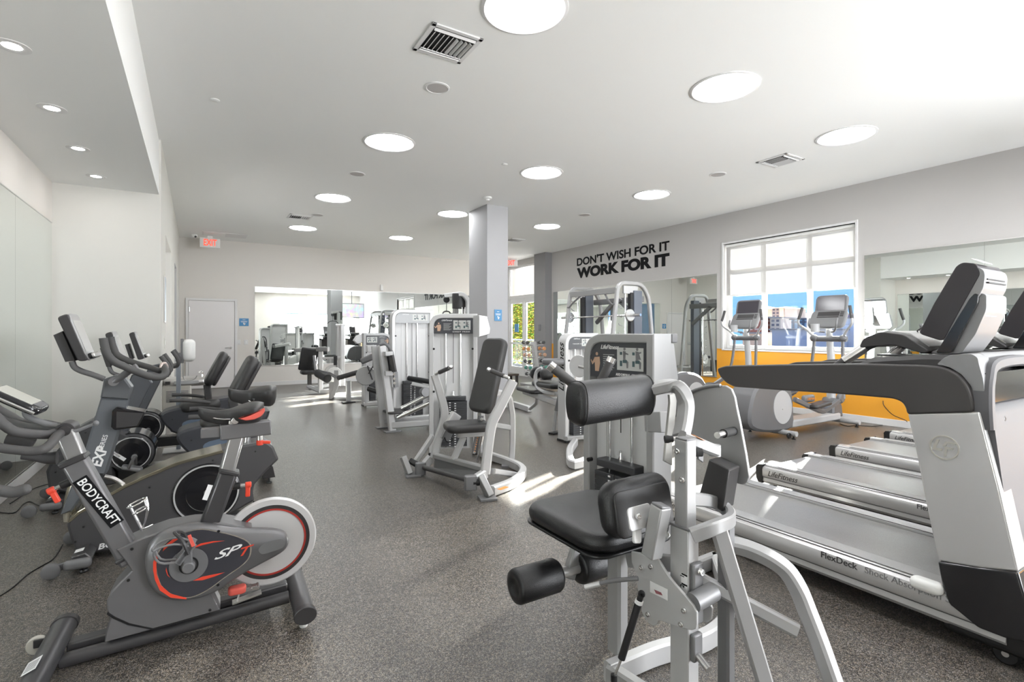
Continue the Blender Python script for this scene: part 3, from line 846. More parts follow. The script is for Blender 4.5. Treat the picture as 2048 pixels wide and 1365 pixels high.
# terrace outside the glazed doors: deck, railing, hedge tree
struct('terrace', MB().lohi((8.75, 9.5, -0.2), (12.2, 20, -0.02)), mat('sunlit terrace tile', (0.35, 0.34, 0.32), 0.7), smooth=False)
rl = thing('balcony_railing', 'white metal balcony railing outside the glazed doors', 'railing', (12.0, 13.0, 0))
g = MB()
for yy in (-3.38, 0.0, 3.2, 6.45): g.lohi((-0.025, yy, -0.02), (0.025, yy + 0.05, 1.03))
g.build('railing_posts', 'white_trim', rl, smooth=False)
g = MB(); g.lohi((-0.03, -3.4, 1.02), (0.03, 6.5, 1.08)); g.lohi((-0.02, -3.4, 0.08), (0.02, 6.5, 0.12)); g.build('rail', 'white_trim', rl, smooth=False)
g = MB()
for i in range(80): g.lohi((-0.008, -3.4 + i * 0.122, 0.1), (0.008, -3.384 + i * 0.122, 1.04))
o = g.build('baluster', 'white_trim', rl, smooth=False); o['kind'] = 'stuff'
def leaf_mat(col):
    m = bpy.data.materials.new('leaves'); m.use_nodes = True
    n = m.node_tree; n.nodes.clear()
    o = n.nodes.new('ShaderNodeOutputMaterial'); t = n.nodes.new('ShaderNodeBsdfTranslucent'); d = n.nodes.new('ShaderNodeBsdfDiffuse'); mx = n.nodes.new('ShaderNodeMixShader')
    t.inputs[0].default_value = (*[min(1, c * 1.3) for c in col], 1); d.inputs[0].default_value = (*col, 1); mx.inputs[0].default_value = 0.4
    n.links.new(d.outputs[0], mx.inputs[1]); n.links.new(t.outputs[0], mx.inputs[2]); n.links.new(mx.outputs[0], o.inputs[0])
    return m
def leafy(name, label, c, rad, n, cols):
    t = thing(name, label, 'tree', (c[0], c[1], -6))
    g = MB(); g.tube([(0, 0, 0), (0.1, 0.1, c[2] + 2), (0, -0.1, c[2] + 5.5)], 0.16); g.build('trunk', mat('bark', (0.16, 0.12, 0.09), 0.9), t)
    for k, col in enumerate(cols):
        g = MB()
        for i in range(n):
            while True:
                p = Vector((random.uniform(-1, 1), random.uniform(-1, 1), random.uniform(-1, 1)))
                if p.length < 1: break
            p = Vector((p.x * rad[0], p.y * rad[1], p.z * rad[2] + c[2] + 6))
            s = random.uniform(0.04, 0.10)
            u = Vector((random.uniform(-1, 1), random.uniform(-1, 1), random.uniform(-1, 1))).normalized(); v_, w2 = perp(u)
            g.add([p - v_ * s, p - w2 * s * 0.45, p + v_ * s, p + w2 * s * 0.45], [(0, 1, 2, 3)])
        me = g.build('foliage', leaf_mat(col), t, smooth=False)
leafy('leafy_tree', 'yellow green tree filling the view beyond the glazed doors', (14.0, 20.2, 1.9), (1.6, 5.5, 2.4), 12000, [(0.30, 0.33, 0.04), (0.09, 0.19, 0.03), (0.34, 0.22, 0.05)])
# ------------------------------------------------------------------ BIKES
def crop(x0, y0, k): return lambda x, y: (x0 + k * x, y0 + k * y)
c1 = crop(0, 560, .332); c2 = crop(0, 880, .3553); d1 = crop(0, 760, .2198); d2 = crop(90, 610, .1318)
d3 = crop(180, 780, .1319); d4 = crop(330, 690, .1831); d5 = crop(60, 940, .1758); d6 = crop(280, 1030, .1245)

def bolt(mb, p, n, r=0.008, h=0.006):
    p = Vector(p); n = Vector(n).normalized()
    mb.lathe([(r, 0), (r, h * 0.6), (r * 0.8, h), (r * 0.4, h), (r * 0.4, h * 0.4), (0.001, h * 0.4)], p, n, 12)
def screws(name, F, cr, pts, y, parent, r=0.006):
    g = MB()
    for a, b in pts:
        p = F.S(*cr(a, b), y); g.lathe([(r, 0.0), (r, -0.0022), (r * .5, -0.0022), (r * .4, -0.001), (0.0005, -0.001)], p, (0, 1, 0), 12)
    return g.build(name, 'black', parent)
def plate(F, cr, pts, y0, y1, smooth=0, rad=0.0, inset=0.0, refy=None):
    """side outline read at local plane refy (default: the face nearer the camera), extruded y0..y1"""
    ry = min(y0, y1) if refy is None else refy
    o = [F.side(*cr(a, b), ry) for a, b in pts]
    if smooth: o = sm2(o, smooth)
    if rad: o = rc2(o, rad)
    return MB().prism(o, y0, y1, 'xz', inset=inset)

# =============== foreground indoor cycle
FA = Frame(0.0, 2.72, -R(2))
A = thing('indoor_cycle', 'grey spin bike in the left foreground with red ringed white flywheel and red tailed saddle', 'exercise bike', FA.o, FA.r)
s = FA.S
# base
g = MB()
p0 = FA.T(*c2(330, 1195), 0.10); p1 = FA.T(*c2(1640, 880), 0.10)
fx0 = s(*c2(395, 1235), -0.03); fx1 = s(*c2(1625, 885), -0.03)
g.cyl(fx0 + Vector((-0.03, 0, 0)), fx1, 0.028, n=24)
g.build('base_rail', 'bike_grey', A)
MB().bar((fx0.x - 0.02, 0.035, fx0.z + 0.015), (fx1.x, 0.035, fx1.z + 0.02), 0.06, 0.06).build('base_beam', 'bike_grey', A, bevel=0.008)
xf = fx0.x - 0.06; xr = fx1.x + 0.045
for nm, x, a, b in (('front_stabilizer', xf, -0.37, 0.20), ('rear_stabilizer', xr, -0.26, 0.26)):
    st = thing(nm, None, None); st.parent = A
    g = MB(); ov = [(x + math.cos(t * PI / 12) * 0.045, 0.078 + math.sin(t * PI / 12) * 0.036) for t in range(24)]
    g.prism(ov, a, b, 'xz'); g.build('tube', 'bike_grey', st)
    for e, q in ((a, -1), (b, 1)):
        ov = [(x + math.cos(t * PI / 12) * 0.049, 0.078 + math.sin(t * PI / 12) * 0.040) for t in range(24)]
        MB().prism(ov, e - q * 0.03, e + q * 0.006, 'xz', inset=0.003).build('end_cap', 'dark_plastic', st)
    g = MB()
    for e in (a + 0.06, b - 0.06): g.lathe([(0.016, 0), (0.018, 0.004), (0.018, 0.014), (0.008, 0.016), (0.008, 0.05)], (x, e, 0), (0, 0, 1), 18)
    g.build('levelling_foot', 'white_plastic', st)
    if nm.startswith('front'):
        for e in (-0.30, 0.12):
            wv = MB().lathe([(0.012, -0.012), (0.034, -0.012), (0.038, -0.006), (0.038, 0.006), (0.034, 0.012), (0.012, 0.012)], (x - 0.075, e, 0.045), (0, 1, 0), 28)
            wv.build('transport_wheel', mat('clear wheel', (0.55, 0.53, 0.48), 0.2), st)
            MB().lohi((x - 0.085, e - 0.02, 0.04), (x - 0.03, e - 0.013, 0.075)).build('wheel_bracket', 'dark_plastic', st, bevel=0.004)
        q = MB().box((x - 0.018, -0.19, 0.1155), (0.045, 0.09, 0.001), rotm(y=-0.42)); lb = q.build('label_sheet', 'white_paint', st, smooth=False)
        g = MB()
        for k in range(7): g.box((x - 0.018, -0.222 + k * 0.010, 0.1164), (0.036, 0.003, 0.0006), rotm(y=-0.42))
        g.build('label_print', 'grey_plastic', st, smooth=False)
# housing
hs = plate(FA, c2, [(588, 1145), (592, 1090), (618, 1010), (600, 960), (600, 910), (625, 860), (680, 800), (740, 742), (705, 690), (655, 622), (800, 555), (940, 505), (1090, 478), (1250, 470), (1420, 500), (1400, 740), (1190, 860), (1240, 960), (1060, 1015), (860, 1072)], -0.075, 0.075, inset=0.006).build('frame_housing', 'bike_light', A)
g = plate(FA, c2, [(600, 985), (640, 1010), (720, 1045), (860, 1073), (1180, 985), (1180, 978), (860, 1064), (730, 1036), (650, 1000), (605, 972)], -0.078, -0.07)
g.build('housing_seam', 'black', hs, smooth=False)
screws('housing_screw', FA, c2, [(723, 792), (743, 616), (911, 540), (1182, 960)], -0.0765, hs)
# flywheel
fc = s(*c2(1525, 580), -0.005); edge = s(*c2(1773, 600), -0.005); rf = (edge - fc).length
fl = MB().lathe([(0.02, -0.014), (rf * .97, -0.014), (rf, -0.010), (rf, 0.010), (rf * .97, 0.014), (0.02, 0.014)], (fc.x, 0.02, fc.z), (0, 1, 0), 72).build('flywheel', mat('flywheel white paint', (0.72, 0.71, 0.71), 0.3, 0.2), A, angle=30)
MB().annulus((fc.x, 0.0045, fc.z), (0, 1, 0), rf * .73, rf * .845, 0.002, 72).build('black_ring', 'dark_plastic', fl)
MB().annulus((fc.x, 0.0040, fc.z), (0, 1, 0), rf * .725, rf * .765, 0.003, 72).build('red_ring', mat('dark red ring', (0.45, 0.04, 0.03), 0.4), fl)
MB().cyl((fc.x, -0.07, fc.z), (fc.x, 0.09, fc.z), 0.02).build('axle', 'chrome', fl)
# drive cover
tear = [(815, 720), (820, 640), (850, 580), (910, 530), (1010, 495), (1100, 483), (1180, 487), (1300, 505), (1420, 512), (1540, 515), (1600, 530), (1625, 560), (1618, 605), (1580, 645), (1480, 700), (1380, 755), (1290, 815), (1210, 865), (1120, 898), (1030, 912), (950, 905), (880, 870), (835, 810)]
cv = plate(FA, c2, tear, -0.118, -0.06, smooth=3, inset=0.012).build('drive_cover', 'bike_light', A, angle=50)
dk = [(880, 720), (885, 660), (920, 600), (980, 550), (1060, 520), (1140, 508), (1240, 525), (1330, 548), (1395, 580), (1408, 620), (1395, 670), (1350, 715), (1270, 770), (1190, 830), (1120, 870), (1050, 888), (970, 870), (910, 820)]
dp = plate(FA, c2, dk, -0.1205, -0.10, smooth=3).build('dark_panel', mat('panel graphite print', (0.045, 0.045, 0.055), 0.35), cv)
tr_ = [(a + (a - 1140) * 0.03, b + (b - 690) * 0.03) for a, b in dk]
plate(FA, c2, tr_, -0.1195, -0.10, smooth=3).build('chrome_trim', mat('warm chrome trim', (0.62, 0.58, 0.52), 0.25, 0.8), cv)
def swoosh(pts, nm='red_swoosh', m='red'):
    plate(FA, c2, pts, -0.1212, -0.1195).build(nm, m, dp, smooth=False)
swoosh([(862, 735), (862, 690), (885, 640), (893, 650), (880, 700), (882, 760), (905, 820), (960, 868), (1050, 892), (1050, 900), (960, 890), (900, 850), (872, 790)])
swoosh([(925, 600), (975, 560), (1010, 540), (1015, 552), (960, 590), (915, 630)])
swoosh([(1085, 608), (1130, 585), (1200, 572), (1265, 570), (1200, 580), (1140, 594), (1088, 612)])
swoosh([(1085, 795), (1140, 772), (1200, 760), (1265, 748), (1205, 772), (1140, 792)])
swoosh([(935, 720), (945, 760), (958, 778), (942, 765), (933, 738)])
rc_ = s(*c2(1063, 705), -0.1215)
MB().lathe([(0.105 * .68, 0), (0.105 * .68, -0.003), (0.066, -0.0035), (0.001, -0.0035)], rc_, (0, 1, 0), 48).build('crank_disc', 'grey_plastic', cv)
MB().lathe([(0.036, 0), (0.036, -0.006), (0.030, -0.006), (0.030, -0.002)], rc_ + Vector((0, -0.003, 0)), (0, 1, 0), 32, caps=False).build('seal_ring', 'black', cv)
plate(FA, c2, [(1455, 620), (1480, 590), (1540, 568), (1590, 562), (1605, 580), (1590, 610), (1530, 632), (1475, 645)], -0.1205, -0.115, smooth=3).build('adjuster_slot', 'silver_dark', cv)
screws('cover_screw', FA, c2, [(1230, 516), (1227, 818)], -0.1195, cv)
# SPT mark
n_ = Vector((0, -1, 0))
text('lettering', 'SP', 0.050, 'white_paint', cv, s(*c2(1195, 662), -0.1215), n_, up=(-0.14, 0, 1), shear=0.5, sx=2.0, bold=0.0004, space=0.92)
text('lettering', 'T', 0.050, 'red', cv, s(*c2(1322, 647), -0.1215), n_, up=(-0.14, 0, 1), shear=0.5, sx=1.7, bold=0.0005)
# crank and pedals
ck = thing('crank', None, None); ck.parent = A
pc = rc_ + Vector((-0.005, -0.045, 0.095))
g = MB(); g.bar(rc_ + Vector((0, -0.025, -0.015)), pc + Vector((0, 0.02, 0)), 0.022, 0.034, (1, 0, 0)); g.cyl(rc_, rc_ + Vector((0, -0.04, 0)), 0.024)
pf = rc_ + Vector((0.005, 0.29, -0.095)); rb = rc_ + Vector((0, 0.255, 0))
g.bar(rb, pf, 0.022, 0.034, (1, 0, 0)); g.cyl(rb + Vector((0, -0.03, 0)), rb + Vector((0, 0.02, 0)), 0.024); g.build('crank_arm', 'grey_plastic', ck, bevel=0.005)
for q, c_ in ((-1, pc), (1, pf)):
    g = MB(); c_ = c_ + Vector((0, q * 0.05, 0))
    g.box(c_, (0.09, 0.07, 0.018), rotm(y=-0.9)); g.cyl(c_ + Vector((0, -q * 0.06, 0)), c_ + Vector((0, q * 0.03, 0)), 0.007)
    for k in (-0.03, 0.03): g.box(c_ + Vector((0, k, 0)), (0.094, 0.01, 0.026), rotm(y=-0.9))
    g.build('pedal', 'grey_plastic', ck, bevel=0.003)
    g = MB()
    o_ = c_ + Vector((-0.02, 0, 0.0))
    for k in (-0.035, 0.035):
        g.tube([o_ + Vector((0.03, k, 0.03)), o_ + Vector((-0.02, k * 1.1, 0.05)), o_ + Vector((-0.085, k * 0.9, 0.035)), o_ + Vector((-0.07, k * 0.6, -0.02)), o_ + Vector((-0.01, k * 0.5, -0.035))], 0.0045, 8)
    g.tube([o_ + Vector((-0.085, -0.032, 0.035)), o_ + Vector((-0.095, 0, 0.03)), o_ + Vector((-0.085, 0.032, 0.035))], 0.005, 8)
    g.build('toe_cage', 'silver_dark', ck)
    g = MB(); g.tube([o_ + Vector((0.03, -0.04, 0.0)), o_ + Vector((0.01, -0.045, 0.06)), o_ + Vector((-0.02, 0, 0.085)), o_ + Vector((0.01, 0.045, 0.06)), o_ + Vector((0.03, 0.04, 0))], 0.007, 6); g.build('pedal_strap', 'dark_plastic', ck)
    MB().box(c_ + Vector((0.02, -0.045, 0.055)), (0.012, 0.006, 0.05), rotm(y=-0.3)).build('strap_tag', 'red_vinyl', ck, smooth=False)
# mast
def beam(a, b, wd, th, name, m, parent, bevel=0.012):
    """box tube between side points a and b (local 3-D), th in the side plane, wd across"""
    a, b = Vector(a), Vector(b)
    return MB().bar(a, b, wd, th, Vector((0, 1, 0)).cross(b - a)).build(name, m, parent, bevel=bevel)
ym = -0.032
ma, mbp = s(*c2(728, 650), ym), s(*c2(418, 112), ym)
wm = (s(*c2(330, 140), ym) - s(*c2(495, 100), ym)).length * 0.90
beam(ma + (ma - mbp).normalized() * 0.03, mbp, 0.065, wm, 'head_post', 'bike_light', A)
mt = s(*c1(392, 905), ym); md = (mbp - ma).normalized()
beam(mbp - md * 0.10, mt, 0.05, wm * 0.80, 'inner_head_post', mat('satin inner post', (0.32, 0.317, 0.315), 0.3, 0.5), A)
MB().bar(mbp - md * 0.012, mbp + md * 0.012, 0.085, wm * 1.10, Vector((0, 1, 0)).cross(md)).build('post_collar', 'dark_plastic', A, bevel=0.006)
MB().bar(ma - md * 0.005, ma + md * 0.012, 0.078, wm * 1.08, Vector((0, 1, 0)).cross(md)).build('post_collar', 'dark_plastic', A, bevel=0.006)
nb = s(*c2(452, 228), -0.066); ne = s(*c2(655, 470), -0.066); dd = (ne - nb)
pl = MB().bar(nb - dd.normalized() * 0.006, ne + dd.normalized() * 0.006, 0.0015, 0.052, Vector((0, 1, 0)).cross(dd)).build('name_panel', 'black_print', A, smooth=False)
upv = Vector((0, 1, 0)).cross(dd); upv = upv if upv.z > 0 else -upv
text('lettering', 'BODYCRAFT', 0.046, 'white_paint', pl, nb + n_ * 0.0012 + dd * 0.0, n_, up=upv, bold=0.0006, fit=dd.length)
# adjusters
def adjuster(F, p, d, parent, name='adjusting_knob', L=0.05):
    t = thing(name, None, None); t.parent = parent
    p, d = Vector(p), Vector(d).normalized()
    MB().cyl(p, p + d * L, 0.016).build('sleeve', 'black', t, bevel=0.002)
    MB().cyl(p + d * L, p + d * (L + 0.03), 0.008).build('pin', 'chrome', t)
    q = p + d * (L + 0.032); x = Vector((0, 0, -1))
    g = MB(); g.cyl(q - d * 0.012, q + d * 0.014, 0.014, n=14); g.bar(q, q + x * 0.055 - d * 0.012 + Vector((0.01, 0, 0)), 0.02, 0.018, (0, 1, 0)); g.build('red_lever', 'red', t, bevel=0.004)
p = s(*c2(390, 228), ym); adjuster(FA, p + Vector((0.02, 0, 0)), (-1, 0, -0.45), A)
# brake / tension lever at the top joint
j = s(*d1(598, 460), -0.035)
MB().lathe([(0.0, -0.012), (0.020, -0.012), (0.022, -0.006), (0.031, -0.006), (0.033, 0.0), (0.033, 0.075), (0.02, 0.08)], j + Vector((0, -0.01, 0)), (0, 1, 0), 32).build('joint_cap', 'dark_plastic', A)
g = MB(); g.tube([j + Vector((0.02, -0.01, 0.0)), s(*d1(700, 465), -0.05), s(*d1(800, 425), -0.05), s(*d1(868, 398), -0.05)], [0.008, 0.005], 8); g.ball(s(*d1(872, 396), -0.05), 0.011, 10); g.build('tension_lever', 'grey_plastic', A)
# handlebar (loops reach toward the wall)
hb = thing('handlebar', None, None); hb.parent = A
def ps(pts, y): return [s(*d1(a, b), yy) for (a, b), yy in zip(pts, y if isinstance(y, list) else [y] * len(pts))]
g = MB()
g.tube(ps([(560, 480), (510, 520), (470, 575), (400, 630), (300, 650), (150, 640), (0, 620), (-200, 560), (-330, 480)], [-.04, -.10, -.16, -.20, -.20, -.20, -.20, -.20, -.20]), 0.0165, 14)
g.tube(ps([(560, 470), (480, 490), (420, 500), (250, 490), (120, 465), (20, 400), (-80, 330), (-330, 480)], [-.03, -.05, -.08, -.13, -.16, -.18, -.19, -.20]), 0.0175, 14)
g.build('near_grip', 'grip', hb)
g = MB()
g.tube(ps([(540, 430), (430, 405), (330, 395), (190, 385), (100, 335), (0, 280), (-120, 200)], [.0, .06, .12, .20, .22, .22, .22]), 0.017, 14)
g.tube(ps([(540, 440), (420, 440), (250, 430), (100, 390), (0, 345), (-120, 260)], [.0, .04, .12, .20, .21, .21]), 0.0165, 14)
g.build('far_grip', 'grip', hb)
g = MB(); g.tube(ps([(-120, 1000), (0, 1010), (120, 1025), (220, 1000)], [-.36, -.36, -.36, -.36]), 0.0185, 14); g.ball(s(*d1(225, 1000), -.36), 0.0185, 12)
g.tube(ps([(-120, 1000), (-300, 850), (-330, 600), (-250, 560)], [-.36, -.30, -.22, -.20]), 0.0175, 12)
g.build('drop_grip', 'grip', hb)
MB().tube(ps([(300, 590), (200, 560), (60, 540)], 0.0), 0.024, 12).build('centre_bracket', 'dark_plastic', hb)
MB().tube(ps([(520, 710), (440, 715), (330, 700), (200, 690)], 0.02), [0.028, 0.016], 12).build('slide_tube', 'bike_grey', hb)
g = MB(); g.bar(s(*d1(340, 712), .02), s(*d1(240, 690), 0.02), 0.03, 0.016, (0, 0, 1)); g.build('red_slide_lever', 'red', hb, bevel=0.004)
# console on its arm
cs_ = thing('console', None, None); cs_.parent = A
MB().tube(ps([(540, 425), (430, 405), (300, 360), (240, 320), (235, 270)], 0.0), 0.012, 12).build('console_arm', 'silver_dark', cs_)
a_ = s(*d1(-60, 85), -0.02); b_ = s(*d1(400, 285), -0.02); dv = (b_ - a_).normalized()
upc = Vector((0, 1, 0)).cross(dv); upc = upc if upc.z > 0 else -upc
Bc = Matrix((dv, upc.cross(dv), upc)).transposed()
cc = (a_ + b_) / 2
MB().cushion(cc - upc * 0.0, ((b_ - a_).length, 0.17, 0.034), 0.014, Bc).build('console_body', 'gloss_black', cs_)
MB().box(cc + upc * 0.0175 - dv * 0.012, ((b_ - a_).length * 0.72, 0.13, 0.001), Bc).build('screen', mat('pale display', (0.50, 0.50, 0.45), 0.25), cs_, smooth=False)
g = MB()
for k in range(3): g.box(cc + upc * 0.018 + dv * ((b_ - a_).length * (0.33 + 0.045 * k)) + Vector((0, -0.0, 0)), (0.012, 0.10, 0.004), Bc)
g.build('keys', 'grey_plastic', cs_, bevel=0.001)
g = MB(); g.cyl(cc - upc * 0.004 - dv * (b_ - a_).length * .45 + Vector((0, -0.082, 0)), cc - upc * 0.004 + dv * (b_ - a_).length * .45 + Vector((0, -0.082, 0)), 0.006); g.build('side_trim', 'chrome', cs_)
# seat post
sa, sb = s(*c2(1175, 480), ym), s(*c2(1290, 178), ym); sdv = (sb - sa).normalized()
ws = (s(*c2(1220, 200), ym) - s(*c2(1335, 170), ym)).length * 0.92
beam(sa, sb, 0.065, ws, 'seat_post_sleeve', 'bike_grey', A)
st_ = s(*c1(1430, 930), ym)
beam(sb - sdv * 0.1, st_, 0.05, ws * 0.85, 'seat_post', mat('satin seat post', (0.34, 0.335, 0.33), 0.3, 0.5), A)
MB().bar(sb - sdv * 0.010, sb + sdv * 0.010, 0.082, ws * 1.12, Vector((0, 1, 0)).cross(sdv)).build('post_collar', 'dark_plastic', A, bevel=0.006)
adjuster(FA, s(*c2(1290, 265), ym), (1, 0, -0.03), A, L=0.045)
# sticker on the sleeve
g = MB(); k0 = s(*c2(1185, 255), -0.066); k1 = s(*c2(1152, 340), -0.066); g.bar(k0, k1, 0.0012, 0.02, Vector((0, 1, 0)).cross(k1 - k0)); g.build('warning_sticker', 'white_paint', A, smooth=False)
# seat slide
u0, u1 = s(*c1(1325, 920), -0.03), s(*c1(1632, 885), -0.03)
dsl = (u1 - u0).normalized()
beam(u0, u1, 0.062, 0.068, 'seat_slide', 'bike_light', A, 0.006)
v0 = s(*c1(1210, 925), -0.025); beam(v0, u0 + dsl * 0.05, 0.045, 0.044, 'slide_insert', 'bike_light', A, 0.004)
kn = thing('adjusting_knob', None, None); kn.parent = A
kp = s(*c1(1565, 915), -0.03)
MB().cyl(kp, kp + Vector((0, 0, -0.04)), 0.013).build('sleeve', 'brushed', kn)
g = MB(); q = kp + Vector((0, 0, -0.05)); g.cyl(q + Vector((0, 0, 0.01)), q + Vector((0, 0, -0.014)), 0.015); g.bar(q, q + Vector((0.045, 0, -0.005)), 0.018, 0.014); g.build('red_lever', 'red', kn, bevel=0.003)
# saddle
def saddle(parent, F, nose, tail, ytop, w_, th, yc=0.0, m='leather_fine', flare=None):
    """nose & tail: local points at seat surface; built as a swept pad"""
    n0, n1 = Vector(nose), Vector(tail); d = n1 - n0; rs = []
    N = 22
    for i in range(N + 1):
        t = i / N
        wd = w_ * (0.115 + 0.05 * t if t < 0.35 else 0.1325 + 0.3675 * (0.5 - 0.5 * math.cos(min(1, (t - 0.35) / 0.45) * PI)))
        e = 1.0
        if t > 0.82: e = math.sqrt(max(0.02, 1 - ((t - 0.82) / 0.182) ** 2))
        if t < 0.10: e = math.sqrt(max(0.10, 1 - ((0.10 - t) / 0.102) ** 2))
        wd *= e
        c = n0 + d * t; hgt = th * (0.55 + 0.45 * (0.5 - 0.5 * math.cos(t * PI))) * (0.45 + 0.55 * e)
        top = 0.012 * math.sin((t - 0.1) * 2 * PI) * -1
        ring = []
        for k in range(24):
            a = 2 * PI * k / 24; cx, sz = math.cos(a), math.sin(a)
            x = wd * (abs(cx) ** 0.8) * math.copysign(1, cx); z = (0.22 if sz > 0 else 0.78) * hgt * (abs(sz) ** (0.9 if sz > 0 else 0.75)) * math.copysign(1, sz)
            if sz < 0: x *= 1 - 0.25 * abs(sz)
            ring.append(Vector((c.x, yc + x, c.z + top + z - hgt * 0.22)))
        rs.append(ring)
    return MB().rings(rs).build('saddle', m, parent, angle=80)
no = s(*c1(1195, 800), -0.03); ta = s(*c1(1590, 775), -0.03)
sd1 = saddle(A, FA, (no.x, 0, no.z + 0.012), (ta.x, 0, ta.z + 0.02), 0, 0.20, 0.100, -0.02)
for q in (-1, 1):
    o_ = [FA.side(*c1(a, b), -0.09) for a, b in ((1432, 832), (1500, 812), (1560, 785), (1592, 768), (1594, 790), (1570, 820), (1530, 838), (1480, 845))]
    MB().prism(rc2(o_, 0.006), -0.02 + q * 0.080, -0.02 + q * 0.096, 'xz', inset=0.003).build('red_side_panel', 'red_vinyl', sd1)
g = MB(); cx = (no + ta) / 2
for q in (-0.03, 0.03): g.tube([(no.x + 0.03, -0.02 + q * .3, no.z - 0.02), (no.x + 0.10, -0.02 + q, no.z - 0.036), (ta.x - 0.06, -0.02 + q, no.z - 0.034), (ta.x - 0.03, -0.02 + q, no.z - 0.015)], 0.0035, 8)
g.build('saddle_rail', 'chrome', sd1)
g = MB(); g.cyl((st_.x - 0.01, -0.065, u0.z + 0.052), (st_.x - 0.01, 0.03, u0.z + 0.052), 0.016); g.box((st_.x - 0.01, -0.02, u0.z + 0.04), (0.05, 0.06, 0.025)); g.build('saddle_clamp', 'chrome', A, bevel=0.002)
# bottle cage
g = MB()
bx = s(*d5(1110, 430), 0)
zc = bx.z; x0 = bx.x
axis = (ma - mbp).normalized()
side_n = Vector((-axis.z, 0, axis.x)); side_n = side_n if side_n.x > 0 else -side_n
for k, rr in ((0.0, 0.036), (0.035, 0.030)):
    cpt = bx + axis * k + side_n * 0.035
    ring = [cpt + Vector((0, 1, 0)) * math.cos(t * PI / 8) * rr + side_n * math.sin(t * PI / 8) * rr for t in range(16)]
    g.tube(ring, 0.0035, 8, closed=True, smooth=1)
for q in (-0.03, 0, 0.03):
    g.tube([bx + side_n * 0.068 + Vector((0, q, 0)), bx + side_n * 0.055 + axis * 0.05 + Vector((0, q * .8, 0)), bx + side_n * 0.012 + axis * 0.11, bx + axis * 0.115], 0.0032, 8)
g.tube([bx + side_n * 0.01, bx + side_n * 0.006 + axis * 0.12], 0.006, 8)
g.tube([bx + axis * 0.115, bx + axis * 0.115 + side_n * 0.05 + Vector((0, -.01, 0))], 0.003, 8)
g.build('bottle_cage', 'chrome', A)
# magnetic brake below the flywheel
t = thing('magnetic_brake', None, None); t.parent = A
p = s(*c2(1335, 845), -0.045)
MB().cushion(p, (0.075, 0.05, 0.033), 0.010).build('red_shoe', 'red_vinyl', t)
g = MB(); g.bar(p + Vector((0.03, 0, -0.005)), p + Vector((0.09, 0, -0.005)), 0.03, 0.02); g.bar(p + Vector((-0.02, 0.0, -0.055)), p + Vector((0.1, 0.0, -0.035)), 0.04, 0.008); g.cyl(p + Vector((0, -0.01, -0.05)), p + Vector((0.01, -0.01, -0.01)), 0.004)
for k in (0.055, 0.085): g.cyl(p + Vector((k, -0.03, 0)), p + Vector((k, 0.02, 0)), 0.006)
g.build('caliper', 'brushed', t, bevel=0.001)

# =============== console shared by the three other bikes
def console(F, outer, back, parent, y0, y1):
    """outer: six side pixels  top-back, top-front, bottom-front, bottom-back (at near plane y0)"""
    t = thing('console', None, None); t.parent = parent
    tb, tf, bf, bb = [F.side(a, b, y0) for a, b in outer]
    g = MB().prism(rc2([tb, tf, bf, bb], 0.018), y0, y1, 'xz', inset=0.006); g.build('console_body', 'dark_plastic', t)
    d = Vector((bf[0] - tf[0], 0, bf[1] - tf[1])); L = d.length; d.normalize(); nrm = Vector((-d.z, 0, d.x)); nrm = nrm if nrm.x > 0 else -nrm
    c = Vector(((tf[0] + bf[0]) / 2, (y0 + y1) / 2, (tf[1] + bf[1]) / 2)); Bm = Matrix((d, nrm.cross(d), nrm)).transposed()
    W = abs(y1 - y0)
    MB().cushion(c - nrm * 0.002, (L * 1.0, W * 0.98, 0.012), 0.005, Bm).build('bezel', 'silver', t)
    MB().box(c + nrm * 0.005 - d * L * 0.02, (L * 0.66, W * 0.84, 0.001), Bm).build('screen', mat('pale glossy display', (0.62, 0.62, 0.60), 0.08), t, smooth=False)
    MB().cushion(c + nrm * 0.016 + d * L * 0.42, (L * 0.13, W * 0.8, 0.03), 0.012, Bm).build('media_shelf', 'gloss_black', t)
    MB().cushion(c + nrm * 0.028 + d * L * 0.42, (L * 0.10, W * 0.82, 0.016), 0.006, Bm).build('shelf_lip', 'brushed', t)
    g = MB().prism([F.side(a, b, y0 + 0.05) for a, b in back], y0 + 0.05, y1 - 0.05, 'xz', inset=0.004); g.build('screen_back', 'dark_plastic', t)
    return t

def face_disc(F, cpx, rim, parent, y, label_=False, k=1.0):
    """round glossy disc with a bright ring on a housing side"""
    c = F.S(*cpx, y); r = (F.S(*rim, y) - c).length
    dsc = MB().lathe([(r * 1.02, 0.01), (r * 1.02, -0.006), (r * .95, -0.010), (r * .9, -0.006), (r * .62, -0.010), (r * .60, -0.007), (0.001, -0.009)], c, (0, 1, 0), 56).build('pulley_cover', 'gloss_black', parent)
    MB().annulus(c + Vector((0, -0.011, 0)), (0, 1, 0), r * .925, r * .975, 0.003, 64).build('bright_ring', 'silver_light', dsc)
    return c, r, dsc

